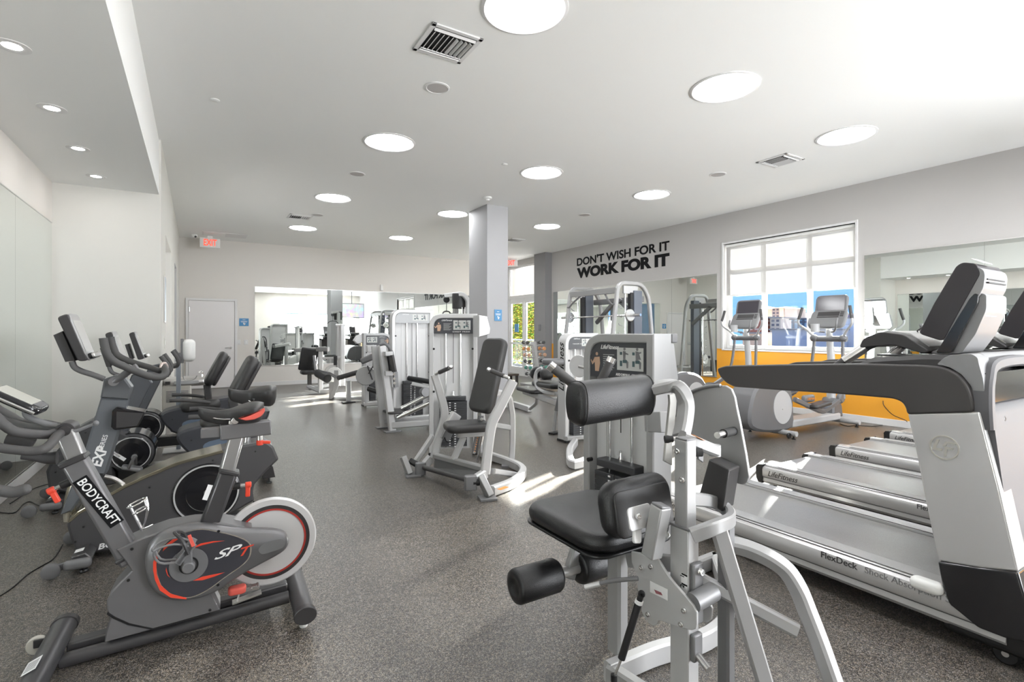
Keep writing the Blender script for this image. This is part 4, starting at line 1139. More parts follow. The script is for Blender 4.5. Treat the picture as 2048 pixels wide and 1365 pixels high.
# =============== upright bike
FB = Frame(0.0, 3.98, 0)
B_ = thing('upright_bike', 'charcoal upright bike between the spin bike and the seated bikes, tall grey console mast', 'exercise bike', FB.o, 0)
s = FB.S; yn = -0.11
body = [(375, 487), (386, 452), (440, 408), (560, 340), (700, 262), (820, 205), (1000, 130), (1200, 75), (1300, 45), (1500, 10), (1540, 40), (1570, 112), (1500, 180), (1432, 255), (1424, 300), (1432, 345), (1300, 420), (1100, 500), (900, 560), (700, 610), (640, 628), (540, 640), (425, 628), (395, 560)]
bd = plate(FB, c2, body, yn, -yn, rad=0.012, inset=0.014).build('body_housing', mat('satin charcoal housing', (0.065, 0.063, 0.066), 0.38), B_)
up = [(382, 470), (392, 445), (440, 404), (560, 335), (700, 256), (820, 199), (1000, 124), (1250, 58), (1262, 72), (1010, 140), (830, 214), (705, 272), (566, 352), (448, 420), (400, 462)]
plate(FB, c2, up, yn - 0.006, -yn + 0.006, refy=yn, inset=0.003).build('top_trim', mat('warm glossy trim', (0.30, 0.27, 0.20), 0.15, 0.7), bd)
screws('housing_screw', FB, c2, [(470, 492), (425, 575), (841, 269), (1198, 116), (1437, 66), (1526, 150), (1428, 350)], yn - 0.0005, bd)
face_disc(FB, c2(1165, 300), c2(972, 300), B_, yn)
text('lettering', 'BODYCRAFT', 0.045, 'white_paint', bd, s(*c2(548, 608), yn - 0.001), (0, -1, 0), up=(-0.08, 0, 1), shear=0.25, sx=1.25, bold=0.001)
# front trim strips
g = MB(); g.tube([s(*c2(392, 455), 0), s(*c2(392, 380), 0), s(*c2(405, 300), 0), s(*c2(420, 240), 0)], 0.03, 12); g.build('front_trim', mat('champagne trim', (0.42, 0.39, 0.32), 0.2, 0.8), B_)
g = MB(); g.tube([s(*c1(630, 1185), -0.08), s(*c1(690, 1200), -0.08), s(*c1(745, 1235), -0.08)], 0.012, 10); g.build('trim_strut', 'brushed', B_)
# mast
ml = [(605, 715), (775, 722), (640, 1168), (620, 1180), (590, 1175), (430, 1400), (360, 1420), (500, 1060)]
mast = plate(FB, c1, ml, -0.06, 0.06, inset=0.012).build('console_mast', mat('slate grey paint', (0.145, 0.155, 0.17), 0.35, 0.3), B_)
up_ = [(625, 600), (700, 575), (750, 590), (795, 650), (775, 728), (603, 715)]
plate(FB, c1, up_, -0.062, 0.062, rad=0.008, inset=0.01).build('mast_head', mat('dark slate head', (0.10, 0.105, 0.112), 0.38), B_)
a_, b_ = s(*d3(75, 1165), -0.0612), s(*d3(120, 910), -0.0612)
text('lettering', 'EXP', 0.075, 'white_paint', mast, s(*d3(92, 1168), -0.0612), (0, -1, 0), up=(-0.92, 0, 0.27), bold=0.0022, shear=0.1, sx=0.92)
text('lettering', 'SERIES', 0.034, 'white_paint', mast, s(*d3(160, 915), -0.0612), (0, -1, 0), up=(-0.92, 0, 0.27), bold=0.0002, sx=0.98)
# bottle pocket
g = plate(FB, c1, [(675, 790), (700, 768), (875, 800), (830, 890), (690, 908), (668, 890)], -0.11, 0.05, rad=0.006, inset=0.008)
bp = g.build('bottle_holder', 'gloss_black', B_)
plate(FB, c1, [(702, 795), (865, 805), (825, 880), (700, 893)], -0.1115, -0.10, rad=0.004).build('holder_face', 'dark_plastic', bp)
# front foot with wheels
ft = thing('front_stabilizer', None, None); ft.parent = B_
x_ = s(*d5(545, 1095), -0.28); xq = x_.x
g = MB().prism([(xq - 0.05, 0.045), (xq - 0.03, 0.10), (xq + 0.03, 0.11), (xq + 0.06, 0.075), (xq + 0.05, 0.04)], -0.27, 0.27, 'xz', inset=0.006); g.build('tube', 'bike_grey', ft)
for q in (-1, 1):
    MB().cushion((xq, q * 0.285, 0.062), (0.125, 0.05, 0.055), 0.022).build('end_cap', 'grey_plastic', ft)
    MB().lathe([(0.01, -0.014), (0.03, -0.016), (0.042, -0.010), (0.042, 0.010), (0.03, 0.016), (0.01, 0.014)], (xq - 0.115, q * 0.275, 0.044), (0, 1, 0), 28).build('transport_wheel', 'grey_plastic', ft)
    MB().bar((xq - 0.115, q * 0.257, 0.046), (xq - 0.02, q * 0.257, 0.062), 0.012, 0.04).build('wheel_bracket', 'grey_plastic', ft, bevel=0.006)
    MB().lathe([(0.02, 0), (0.024, 0.006), (0.02, 0.016), (0.008, 0.018), (0.008, 0.06)], (xq + 0.02, q * 0.25, 0), (0, 0, 1), 18).build('levelling_foot', 'black', ft)
MB().box((xq - 0.005, -0.2, 0.1085), (0.04, 0.05, 0.001), rotm(y=-0.17)).build('label_sheet', 'white_paint', ft, smooth=False)
g = MB().prism([(0.50, 0.045), (0.51, 0.10), (0.58, 0.10), (0.60, 0.045)], -0.27, 0.27, 'xz', inset=0.006); g.build('rear_stabilizer', 'bike_grey', B_)
MB().bar((xq, 0, 0.09), (0.56, 0, 0.09), 0.08, 0.06).build('base_beam', 'bike_grey', B_, bevel=0.006)
g = MB()
for q in (-0.25, 0.25): g.lathe([(0.02, 0), (0.024, 0.006), (0.02, 0.016), (0.008, 0.018), (0.008, 0.05)], (0.55, q, 0), (0, 0, 1), 18)
g.build('levelling_foot', 'black', B_)
# console, arm
console(FB, [d2(178, 190), d2(345, 130), d2(655, 850), d2(500, 862)], [d2(122, 462), d2(262, 400), d2(462, 850), d2(305, 870)], B_, -0.13, 0.16)
MB().tube([s(*d2(410, 860), 0), s(*d2(450, 950), 0), s(*d2(560, 1010), 0), s(*d2(720, 1060), 0), s(*d2(900, 1130), 0)], 0.0165, 12).build('console_arm', 'bike_light', B_)
# handlebars
hb = thing('handlebar', None, None); hb.parent = B_
def q2(pts, y): return [s(*d2(a, b), yy) for (a, b), yy in zip(pts, y)]
MB().tube(q2([(885, 505), (905, 620), (950, 760), (1060, 870), (1200, 935), (1350, 1000), (1500, 1060), (1650, 1100), (1790, 1090), (1830, 1010), (1790, 940)], [-.24, -.24, -.24, -.23, -.21, -.19, -.16, -.12, -.08, -.04, .0]), 0.021, 14).build('near_grip', 'grip', hb)
MB().tube(q2([(1000, 490), (1030, 620), (1080, 740), (1200, 820), (1350, 880), (1480, 920), (1620, 960), (1740, 1000), (1800, 960)], [.24, .24, .24, .23, .21, .19, .14, .08, .03]), 0.019, 14).build('far_grip', 'grip', hb)
MB().tube(q2([(1030, 1180), (1150, 1100), (1300, 990), (1400, 940)], [-.09, -.11, -.16, -.17]), 0.020, 12).build('support_arm', 'bike_light', hb)
MB().tube(q2([(1060, 1160), (1150, 1100), (1260, 1020), (1360, 950)], [.07, .11, .16, .17]), 0.020, 12).build('support_arm', 'bike_light', hb)
g = MB(); g.cyl(q2([(1040, 1170)], [-.11])[0], q2([(1060, 1160)], [.11])[0], 0.026); g.build('pivot_tube', 'bike_light', hb)
MB().tube(q2([(1760, 960), (1775, 900), (1820, 890), (1850, 950), (1840, 1020)], [-.02, -.01, 0, .01, .02]), 0.010, 10).build('front_loop', mat('pulse sensor metal', (0.55, 0.47, 0.44), 0.3, 0.7), hb)
# seat
p = s(*d4(945, 575), 0)
g = MB(); e0 = s(*d4(955, 560), 0); e1 = s(*d4(880, 1080), 0)
MB().cyl(e1 + Vector((0, 0, -0.05)), e0, 0.022).build('seat_post', mat('chromed seat post', (0.7, 0.7, 0.7), 0.2, 0.9), B_)
no = s(*d4(690, 490), 0); ta = s(*d4(1215, 480), 0)
sd2 = saddle(B_, FB, (no.x, 0, no.z + 0.0), (ta.x, 0, ta.z + 0.012), 0, 0.27, 0.150)
MB().cushion(((no.x * .3 + ta.x * .7), 0, no.z - 0.075), (0.15, 0.13, 0.03), 0.012).build('saddle_base', 'black', sd2)
g = MB()
for q in (-0.035, 0.035):
    g.tube([(no.x + 0.12, q, no.z - 0.08), (no.x + 0.17, q, no.z - 0.105), (ta.x - 0.06, q, no.z - 0.105), (ta.x - 0.04, q, no.z - 0.08)], 0.005, 8)
g.build('saddle_rail', 'chrome', sd2)
ck = thing('crank', None, None); ck.parent = B_
cc_ = s(*c2(1165, 300), -0.125)
g = MB(); g.cyl(cc_, cc_ + Vector((0, .25, 0)), 0.018); g.bar(cc_ + Vector((0, .25, 0)), cc_ + Vector((0.05, .26, 0.15)), 0.02, 0.03); g.build('crank_arm', 'grey_plastic', ck, bevel=0.004)
MB().cushion(cc_ + Vector((0.05, .31, 0.16)), (0.1, 0.09, 0.025), 0.008).build('pedal', 'dark_plastic', ck)

# =============== seated (recumbent) bikes
FC = Frame(0.0, 5.28, 0)
Cc = thing('recumbent_bike', 'charcoal recumbent bike nearer the camera, its back against the upright bike saddle', 'exercise bike', FC.o, 0, 'recumbent bikes')
s = FC.S; yn = -0.15
# front housing: big round drum
ctr = s(*c1(792, 1045), yn)
rr = (s(*c1(922, 1040), yn) - ctr).length
hx = s(*c1(280, 1150), yn).x
out = [(hx + 0.01, 0.16), (hx - 0.005, 0.30), (hx + 0.05, 0.44), (hx + 0.16, 0.60), (hx + 0.26, 0.66)]
for k in range(15):
    a = R(100 - k * 17); out.append((ctr.x + math.cos(a) * rr * 1.12, ctr.z + math.sin(a) * rr * 1.12))
out += [(ctr.x - 0.10, 0.14), (hx + 0.1, 0.12)]
hd = MB().prism(out, yn, -yn, 'xz', inset=0.02).build('drive_housing', mat('dark housing plastic', (0.05, 0.05, 0.053), 0.38), Cc)
rim = [(ctr.x + math.cos(R(110 - k * 8)) * rr * 1.13, ctr.z + math.sin(R(110 - k * 8)) * rr * 1.13) for k in range(25)]
g = MB().rings([[Vector((x, y, z)) for y in (yn + 0.01, yn + 0.05, -yn - 0.05, -yn - 0.01)] + [Vector((x + (ctr.x - x) * .04, y, z + (ctr.z - z) * .04)) for y in (-yn - 0.01, yn + 0.01)] for x, z in rim]); g.build('glossy_rim', 'gloss_black', hd)
_, _, dsc = face_disc(FC, c1(792, 1045), c1(912, 1045), Cc, yn + 0.004)
lb = s(*d3(430, 1005), yn - 0.012)
l_ = MB().box(lb, (0.115, 0.001, 0.026), rotm(y=0.72)).build('maker_label', 'white_paint', dsc, bevel=0.0)
text('lettering', 'Elite', 0.030, 'black_print', dsc, lb + Vector((-0.03, -0.001, 0.028)), (0, -1, 0), up=(0.66, 0, 0.75), shear=0.3)
screws('housing_screw', FC, c1, [(335, 1160), (516, 922)], yn - 0.0005, hd)
# mast leaning back to the handlebar and console
MB().prism([(-0.66, 0.44), (-0.50, 0.50), (-0.32, 0.93), (-0.37, 1.02), (-0.46, 1.00)], -0.045, 0.045, 'xz', inset=0.01).build('console_mast', mat('slate mast paint', (0.09, 0.095, 0.105), 0.4, 0.2), Cc)
console(FC, [d2(905, 440), d2(1010, 405), d2(1215, 930), d2(1090, 960)], [d2(830, 660), d2(900, 640), d2(1000, 930), d2(930, 945)], Cc, -0.15, 0.15)
MB().tube([s(*d2(970, 930), 0), s(*d2(1010, 1020), 0), s(*d2(1090, 1060), 0), s(*d2(1250, 1100), 0)], 0.015, 12).build('console_arm', 'bike_light', Cc)
hb = thing('handlebar', None, None); hb.parent = Cc
for q, nm in ((-1, 'near_grip'), (1, 'far_grip')):
    MB().tube([Vector((-0.38, 0.02 * q, 1.00)), Vector((-0.30, q * .12, 0.99)), Vector((-0.21, q * .22, 1.00)), Vector((-0.20, q * .24, 1.07)), Vector((-0.25, q * .24, 1.16))], 0.018, 12).build(nm, 'grip', hb)
# pedal
ck = thing('crank', None, None); ck.parent = Cc
pp = s(*d3(640, 1190), -0.24)
g = MB(); cc_ = Vector((ctr.x + 0.02, yn - 0.02, ctr.z - 0.03)); g.cyl(cc_ + Vector((0, 0.02, 0)), cc_ - Vector((0, 0.025, 0)), 0.02); g.bar(cc_ - Vector((0, .02, 0)), pp + Vector((0, .05, 0)), 0.016, 0.03); g.build('crank_arm', 'grey_plastic', ck, bevel=0.004)
MB().cushion(pp, (0.14, 0.10, 0.03), 0.012, rotm(y=0.3)).build('pedal', 'silver_dark', ck)
MB().tube([pp + Vector((-0.02, -0.05, 0.01)), pp + Vector((0.0, -0.045, 0.06)), pp + Vector((0.02, 0, 0.085)), pp + Vector((0.02, 0.045, 0.02))], 0.012, 6).build('pedal_strap', 'grip', ck)
# rail
MB().bar((ctr.x - 0.1, 0, 0.19), (0.52, 0, 0.19), 0.16, 0.09).build('seat_rail', 'black', Cc, bevel=0.01)
MB().bar((ctr.x - 0.05, 0, 0.242), (0.50, 0, 0.242), 0.10, 0.014).build('rail_cap', 'brushed', Cc, bevel=0.003)
# foot
ft = thing('front_stabilizer', None, None); ft.parent = Cc
xq = s(*d5(220, 430), -0.25).x
g = MB().prism([(xq - 0.03, 0.045), (xq - 0.02, 0.10), (xq + 0.03, 0.12), (xq + 0.08, 0.10), (xq + 0.08, 0.045)], -0.25, 0.25, 'xz', inset=0.006); g.build('tube', 'dark_plastic', ft)
for q in (-1, 1):
    MB().cushion((xq + 0.01, q * 0.262, 0.062), (0.13, 0.05, 0.055), 0.022).build('end_cap', 'grey_plastic', ft)
    MB().lathe([(0.01, -0.014), (0.03, -0.016), (0.044, -0.010), (0.044, 0.010), (0.03, 0.016), (0.01, 0.014)], (xq - 0.11, q * 0.26, 0.046), (0, 1, 0), 28).build('transport_wheel', 'grey_plastic', ft)
    MB().lathe([(0.02, 0), (0.024, 0.006), (0.02, 0.016), (0.008, 0.018), (0.008, 0.06)], (xq + 0.03, q * 0.23, 0), (0, 0, 1), 18).build('levelling_foot', 'black', ft)
MB().box((xq + 0.0, -0.18, 0.114), (0.03, 0.05, 0.001), rotm(y=-0.35)).build('label_sheet', 'white_paint', ft, smooth=False)
g = MB().prism([(0.50, 0.05), (0.51, 0.15), (0.58, 0.15), (0.60, 0.05)], -0.25, 0.25, 'xz', inset=0.006); g.build('rear_stabilizer', 'dark_plastic', Cc)
g = MB()
for q in (-0.23, 0.23): g.lathe([(0.02, 0), (0.024, 0.006), (0.02, 0.016), (0.008, 0.018), (0.008, 0.055)], (0.55, q, 0), (0, 0, 1), 18)
g.build('levelling_foot', 'black', Cc)
# seat base
bs = plate(FC, c1, [(1062, 960), (1075, 925), (1130, 900), (1250, 870), (1400, 830), (1600, 795), (1625, 800), (1605, 850), (1560, 900), (1560, 1010), (1400, 1060), (1180, 1075), (1130, 1045), (1085, 1000)], -0.16, 0.16, smooth=2, inset=0.02).build('seat_base', mat('seat base charcoal', (0.05, 0.052, 0.06), 0.4), Cc)
plate(FC, c1, [(1225, 1000), (1260, 975), (1380, 950), (1420, 960), (1420, 985), (1260, 1035), (1228, 1020)], -0.163, -0.15, smooth=2).build('blue_grey_inlay', mat('blue grey inlay', (0.12, 0.16, 0.22), 0.4), bs)
screws('base_screw', FC, d4, [(288, 1045)], -0.161, bs)
bt = s(*c1(1530, 470), 0); bb = s(*c1(1400, 700), 0)
# cushion pads
sc0 = Vector((0.28, 0, bs and 0.58))
MB().cushion((0.22, 0, 0.56), (0.40, 0.42, 0.10), 0.045, rotm(y=-0.08), dome=0.008).build('seat_cushion', 'leather_fine', Cc)
mid_ = (s(*c1(1540, 480), -0.14) + s(*c1(1405, 700), -0.14)) / 2; mid_.y = 0
d_ = (s(*c1(1560, 480), -0.14) - s(*c1(1440, 700), -0.14)); d_.y = 0; L = d_.length
Bb = Matrix((Vector((0, 1, 0)), d_.normalized(), Vector((0, 1, 0)).cross(d_.normalized()))).transposed()
bk = thing('backrest', None, None); bk.parent = Cc
MB().cushion(mid_, (0.40, L * 1.12, 0.09), 0.04, Bb, dome=0.0).build('back_pad', 'leather_fine', bk)
nn = Vector((0, 1, 0)).cross(d_.normalized())
nn = nn if nn.x > 0 else -nn
MB().cushion(mid_ + nn * 0.055, (0.34, L * 1.0, 0.04), 0.018, Bb).build('back_shell', 'dark_plastic', bk)
MB().bar((mid_ - d_ * 0.55), (mid_.x - 0.07, 0, 0.58), 0.16, 0.07).build('back_bracket', 'dark_plastic', bk, bevel=0.01)
for q, nm in ((-1, 'near_side_grip'), (1, 'far_side_grip')):
    MB().tube([(0.30, q * .24, 0.60), (0.18, q * .27, 0.625), (0.05, q * .28, 0.645), (-0.06, q * .27, 0.65)], [0.016, 0.020], 12).build(nm, 'grip', Cc)
Dd = dup(Cc, (0.0, 6.62, 0), 0, 'charcoal recumbent bike farther from the camera, nearest the niche end wall and fountain')

for o in list(C.objects):                                            # its seat is slid forward, its mast set a little back
    if o.parent is Dd or o.parent == Dd:
        if o.name.split('.')[0] in ('seat_base', 'seat_cushion', 'backrest', 'near_side_grip', 'far_side_grip'): o.location.x -= 0.18
        if o.name.split('.')[0] in ('console', 'console_arm', 'handlebar', 'console_mast'): o.location.x += 0.03
# power cords on the floor
def cord(pts, label, r=0.0035):
    o = MB().tube([on_z(a, b, r) for a, b in pts], r, 6, smooth=5).build('power_cord', 'black', None)
    return tag(o, label, 'cord')
cord([(-30, 1210), (20, 1180), (55, 1150), (85, 1132), (105, 1120), (118, 1103), (125, 1090)], 'thin black power cord running from the upright bike to the left wall')
cord([(-30, 1020), (25, 1027), (45, 1010), (60, 1004), (78, 1012), (100, 1015)], 'thin black cord curling on the floor by the recumbent bike wheels')
cord([(20, 1008), (55, 985), (75, 975), (100, 968)], 'short straight black cord near the left baseboard')
# ------------------------------------------------------------------ STRENGTH MACHINES: the shared weight tower
def logo(s_, size, m, parent, loc, n, up=(0, 0, 1)):
    return text('maker_lettering', s_, size, m, parent, loc, n, up=up, shear=0.35, sx=0.95, bold=0.0004 if size > 0.03 else 0)
M['placard'] = mat('dark placard', (0.055, 0.057, 0.065), 0.35)
M['placard_pale'] = mat('pale placard', (0.42, 0.43, 0.44), 0.4)
M['picture'] = mat('pale instruction picture', (0.55, 0.56, 0.54), 0.4)
M['skin_print'] = mat('printed skin tone', (0.55, 0.36, 0.25), 0.5)
M['stack'] = mat('weight stack iron', (0.045, 0.046, 0.05), 0.5, bump=0.2, scale=200)
M['warning'] = mat('orange warning label', (0.8, 0.28, 0.05), 0.4)

def figure(mb, x, z, h, pose, off):
    """tiny flat printed exerciser"""
    mb.prism(circ(x, z + h * .44, h * .07, 10), off, off - 0.0006, 'xz')
    mb.prism([(x - h * .09, z + h * .36), (x + h * .07, z + h * .34), (x + h * .05 + pose * .02, z), (x - h * .08, z)], off, off - 0.0006, 'xz')
    mb.prism([(x - h * .08, z), (x + h * .05, z), (x + h * .22, z - h * .12), (x + h * .2, z - h * .4), (x + h * .12, z - h * .4), (x + h * .10, z - h * .16), (x - h * .08, z - h * .12)], off, off - 0.0006, 'xz')
    mb.prism([(x - h * .02, z + h * .3), (x + h * .22, z + h * (.24 + pose * .1)), (x + h * .22, z + h * (.18 + pose * .1)), (x - h * .02, z + h * .22)], off, off - 0.0006, 'xz')

def tower(parent, O, A, w, h, title='', flip=False, dark=True, pw=0.05, dep=0.13, stack_z=(0.28, 0.70), pin=True, shroud='shroud', cap=True, frame='silver', logo_on_post=False, pl_h=0.17, top_plate=0.79, boards=True):
    """weight tower; O: left bottom corner of its face (parent space), A: unit direction left to right, depth goes away from the viewer"""
    A = Vector(A).normalized(); Bk = Vector((0, 0, 1)).cross(A)
    B = Matrix((A, Bk, Vector((0, 0, 1)))).transposed(); O = Vector(O)
    t = thing('weight_tower', None, None); t.parent = parent; t.location = O
    t.rotation_euler.z = math.atan2(A.y, A.x)
    r_ = 0.13
    # outer frame: rounded on one shoulder
    path = [(pw / 2, 0, 0.03), (pw / 2, 0, h - pw / 2), (w - pw / 2, 0, h - pw / 2), (w - pw / 2, 0, 0.03)]
    if flip: path = [(w - p[0], p[1], p[2]) for p in path]
    pts = [Vector((p[0], dep / 2, p[2])) for p in path]
    pp = [pts[0]] + fil([pts[0], pts[1], pts[2]], r_, 8)[1:-1] + [pts[2]] + [pts[3]]
    MB().rtube(pp, dep, pw, side=(0, 1, 0), ch=0.12).build('frame', frame, t)
    MB().lohi((pw * .7, dep * .45, 0.06), (w - pw * .7, dep * .45 + 0.008, h - pw)).build('back_shroud', shroud, t, smooth=False)
    g = MB()
    for q in (-0.25, 0.12, 0.36): g.lohi((w * (.5 + q) - 0.002, dep * .45 - 0.004, 0.1), (w * (.5 + q) + 0.002, dep * .45, h - pw - 0.05))
    g.build('shroud_rib', 'silver_light', t, smooth=False)
    # feet
    g = MB()
    for x in (pw / 2, w - pw / 2): g.lohi((x - pw * .62, -0.01, 0.0), (x + pw * .62, dep + 0.01, 0.03))
    g.build('foot_pad', 'black', t, bevel=0.004)
    # placard
    x0, x1 = pw * .98, w - pw * .98; z1 = h - pw * .98; z0 = z1 - pl_h
    o_ = [(x0, z0), (x1, z0), (x1, z1), (x0 + 0.09, z1), (x0 + 0.05, z1 - 0.012), (x0 + 0.018, z1 - 0.045), (x0, z1 - 0.09)]
    if flip: o_ = [(w - a, b) for a, b in o_]
    pl = MB().prism(o_, 0.018, 0.012, 'xz').build('placard', 'placard' if dark else 'placard_pale', t, smooth=False)
    n = (0, -1, 0); W = x1 - x0; f = 0.0114
    px_ = x0 + W * .50 if not flip else x0 + W * .04
    MB().lohi((px_, f, z0 + pl_h * .24), (px_ + W * .44, f + 0.002, z1 - pl_h * .14)).build('instruction_picture', 'picture', pl, smooth=False)
    g = MB(); gd = MB()
    for k in (0, 1):
        gx = px_ + W * (.11 + .21 * k)
        figure(g, gx + W * .02, z0 + pl_h * .55, pl_h * .62, k, f)
        gd.lohi((gx - W * .06, f - 0.0005, z0 + pl_h * .35), (gx - W * .02, f, z0 + pl_h * .5)); gd.lohi((gx - W * .06, f - 0.0005, z0 + pl_h * .66), (gx - W * .02, f, z0 + pl_h * .74)); gd.lohi((gx - W * .01, f - 0.0007, z0 + pl_h * .44), (gx + W * .06, f, z0 + pl_h * .52))
    g.build('printed_figure', 'silver_dark', pl, smooth=False); gd.build('printed_block', mat('dark teal print', (0.06, 0.11, 0.12), 0.5), pl, smooth=False)
    lx = x0 + W * (.20 if not flip else .56)
    if pl_h > 0.15:
        g = MB(); fx = x0 + W * (.13 if not flip else .92)
        g.prism(circ(fx, z0 + pl_h * .66, pl_h * .05, 12), f, f - 0.0006, 'xz')
        g.prism([(fx - .02, z0 + pl_h * .56), (fx + .022, z0 + pl_h * .58), (fx + .026, z0 + pl_h * .4), (fx + .016, z0 + pl_h * .16), (fx - .014, z0 + pl_h * .16), (fx - .016, z0 + pl_h * .38)], f, f - 0.0006, 'xz')
        g.prism([(fx - .018, z0 + pl_h * .55), (fx - .036, z0 + pl_h * .42), (fx - .046, z0 + pl_h * .5), (fx - .05, z0 + pl_h * .47), (fx - .036, z0 + pl_h * .34), (fx - .012, z0 + pl_h * .45)], f, f - 0.0006, 'xz')
        g.build('printed_athlete', 'skin_print', pl, smooth=False)
        g = MB()
        for k in range(8): g.lohi((x0 + W * (.25 if not flip else .62), f - 0.0005, z0 + pl_h * (.64 - .06 * k)), (x0 + W * (.45 if not flip else .82) - (k % 3) * .012, f, z0 + pl_h * (.655 - .06 * k)))
        g.build('printed_text', 'picture', pl, smooth=False)
    logo('LifeFitness', pl_h * .17, 'white_paint', pl, (lx, f, z1 - pl_h * .14), n)
    if title:
        text('title_lettering', title, pl_h * .10, 'white_paint', pl, (x0 + W * .48, f, z0 + pl_h * .11) if not flip else (x0 + W * .08, f, z0 + pl_h * .11), n, bold=0.0004, space=1.3, fit=W * .44)
    # guide rods, cable, stack
    g = MB(); cx = w * .5; sw = min(0.30, w - 2 * pw - 0.05)
    for q in (-sw * .27, sw * .27): g.cyl((cx + q, dep * .28, 0.08), (cx + q, dep * .28, z0 + 0.02), 0.0085, n=12)
    g.build('guide_rod', 'chrome', t)
    MB().cyl((cx, dep * .28, top_plate if pin else stack_z[1]), (cx, dep * .28, z0 + 0.02), 0.003, n=8).build('cable', 'dark_plastic', t)
    tp = MB(); nz = int((stack_z[1] - stack_z[0]) / 0.026)
    for k in range(nz):
        z = stack_z[0] + k * 0.026
        tp.lohi((cx - sw / 2, dep * .28 - 0.055, z), (cx + sw / 2, dep * .28 + 0.05, z + 0.0245))
    st = tp.build('weight_stack', 'stack', t, bevel=0.0015, seg=1)
    MB().lohi((cx - sw * .47, dep * .28 - 0.05, stack_z[1]), (cx + sw * .47, dep * .28 + 0.045, stack_z[1] + 0.045)).build('top_plate', 'stack', t, bevel=0.006)
    MB().lathe([(0.012, 0), (0.014, 0.015), (0.008, 0.03), (0.008, 0.06)], (cx, dep * .28, stack_z[1] + 0.045), (0, 0, 1), 16).build('cable_end', 'chrome', t)
    g = MB()
    for k in range(nz):
        z = stack_z[0] + k * 0.026 + 0.010
        g.lohi((cx - 0.045, dep * .28 - 0.0562, z - 0.004), (cx - 0.028, dep * .28 - 0.055, z + 0.006)); g.lohi((cx + 0.012, dep * .28 - 0.0562, z - 0.013), (cx + 0.030, dep * .28 - 0.055, z - 0.003))
    g.build('weight_numbers', 'white_paint', st, smooth=False)
    g = MB(); g.tube([(cx, dep * .28 - 0.06, stack_z[1] - 0.02), (cx + 0.01, dep * .28 - 0.075, stack_z[1] - 0.08), (cx - 0.02, dep * .28 - 0.07, stack_z[1] - 0.14)], 0.004, 6)
    g.build('pin_cord', 'black', t)
    for x in (pw * 1.05, w - pw * 1.05):
        for z in (h * .86 - pl_h, h * .45):
            MB().cyl((x, 0.02, z), (x, -0.01, z), 0.012, n=12).build('latch_knob', 'black', t)
    if cap:
        MB().lohi((w - pw - 0.002 if not flip else -0.002, dep, h - pw), (w + 0.002 if not flip else pw + 0.002, dep + 0.05, h)).build('end_cap', 'silver_dark', t, bevel=0.006)
    return t
# ------------------------------------------------------------------ ABDOMINAL MACHINE in the right foreground
e1 = crop(1300, 740, .1905); e2 = crop(1190, 980, .1465); e3 = crop(1150, 1120, .1795); e4 = crop(1380, 1020, .2528); e5 = crop(1080, 650, .1538)
FM = Frame(1.45, 1.5, 0)
K = thing('abdominal_crunch_machine', 'silver abdominal machine in the right foreground with black seat, fat chest roll and foot rollers', 'weight machine', FM.o, 0)
P = FM.P
def PW(pt, D): return FM.P(pt[0], pt[1], D)
O_ = FM.P(1166, 700, 3.05); O_.z = 0
tw = tower(K, O_, (0.07, -0.9975, 0), 0.52, 1.345, 'ABDOMINAL CRUNCH', pl_h=0.20, stack_z=(0.12, 0.585), dep=0.15)
# side housing on the tower's near end
q = FM.X
g = MB().prism([(0.0, 1.06), (0.0, 1.30), (0.14, 1.29), (0.175, 1.10), (0.15, 1.05)], 0, -0.03, 'xz', inset=0.006)
sh = g.xf(Matrix.Rotation(0.0, 3, 'Z'), PW((1304, 700), 2.74) * 1.0 - Vector((0, 0, PW((1304, 700), 2.74).z))).build('pulley_cover', 'silver', K)
g = MB().prism([(0.03, 1.07), (0.03, 1.31), (0.165, 1.28), (0.20, 1.10), (0.17, 1.06)], 0.012, 0.04, 'xz', inset=0.006).xf(None, PW((1304, 700), 2.74) - Vector((0, 0, PW((1304, 700), 2.74).z))).build('pulley_cover_back', 'silver_dark', K)
g = MB()
for a in ((1320, 698), (1307, 714)): bolt(g, PW(a, 2.72) + Vector((0.0, -0.0, 0)), (-0.3, -0.95, 0), 0.011, 0.01)
g.build('cover_bolt', 'chrome', sh)

# seat
sx0, sx1, sy0, sy1 = 1.19, 1.62, 1.37, 1.87
c = FM.loc(Vector(((sx0 + sx1) / 2, (sy0 + sy1) / 2, 0.585)))
MB().cushion(c, (sx1 - sx0, sy1 - sy0, 0.075), 0.036, dome=0.006).build('seat', 'leather', K)
MB().cushion(c - Vector((0, 0, 0.040)), (sx1 - sx0 - 0.01, sy1 - sy0 - 0.01, 0.012), 0.005).build('seat_board', 'black', K)
# foot rollers under the front of the seat
fr_ = thing('foot_rollers', None, None); fr_.parent = K
ax = Vector((1, 0, 0)); rc0 = FM.loc(Vector((1.05, 1.69, 0.36)))
def roll(p, L, r, name, parent):
    e = 0.014
    return MB().lathe([(0.001, 0.004), (r * .45, 0.004), (r * .5, 0.0), (r * .72, 0.0), (r - e, 0.001), (r - e * .3, e * .3), (r, e), (r, L - e), (r - e * .3, L - e * .3), (r - e, L - 0.001), (r * .5, L), (0.001, L)], p, ax, 40).build(name, 'leather', parent, angle=60)
roll(rc0, 0.205, 0.067, 'roller', fr_); roll(rc0 + Vector((0.31, 0, 0)), 0.205, 0.067, 'roller', fr_)
MB().cyl(rc0 + Vector((0.19, 0, 0)), rc0 + Vector((0.33, 0, 0)), 0.022).build('roller_axle', 'silver_light', fr_)
MB().bar(rc0 + Vector((0.262, 0, -0.03)), PW((1160, 1082), 2.17), 0.055, 0.032, (0, 1, 0)).build('roller_arm', 'silver', fr_, bevel=0.005)
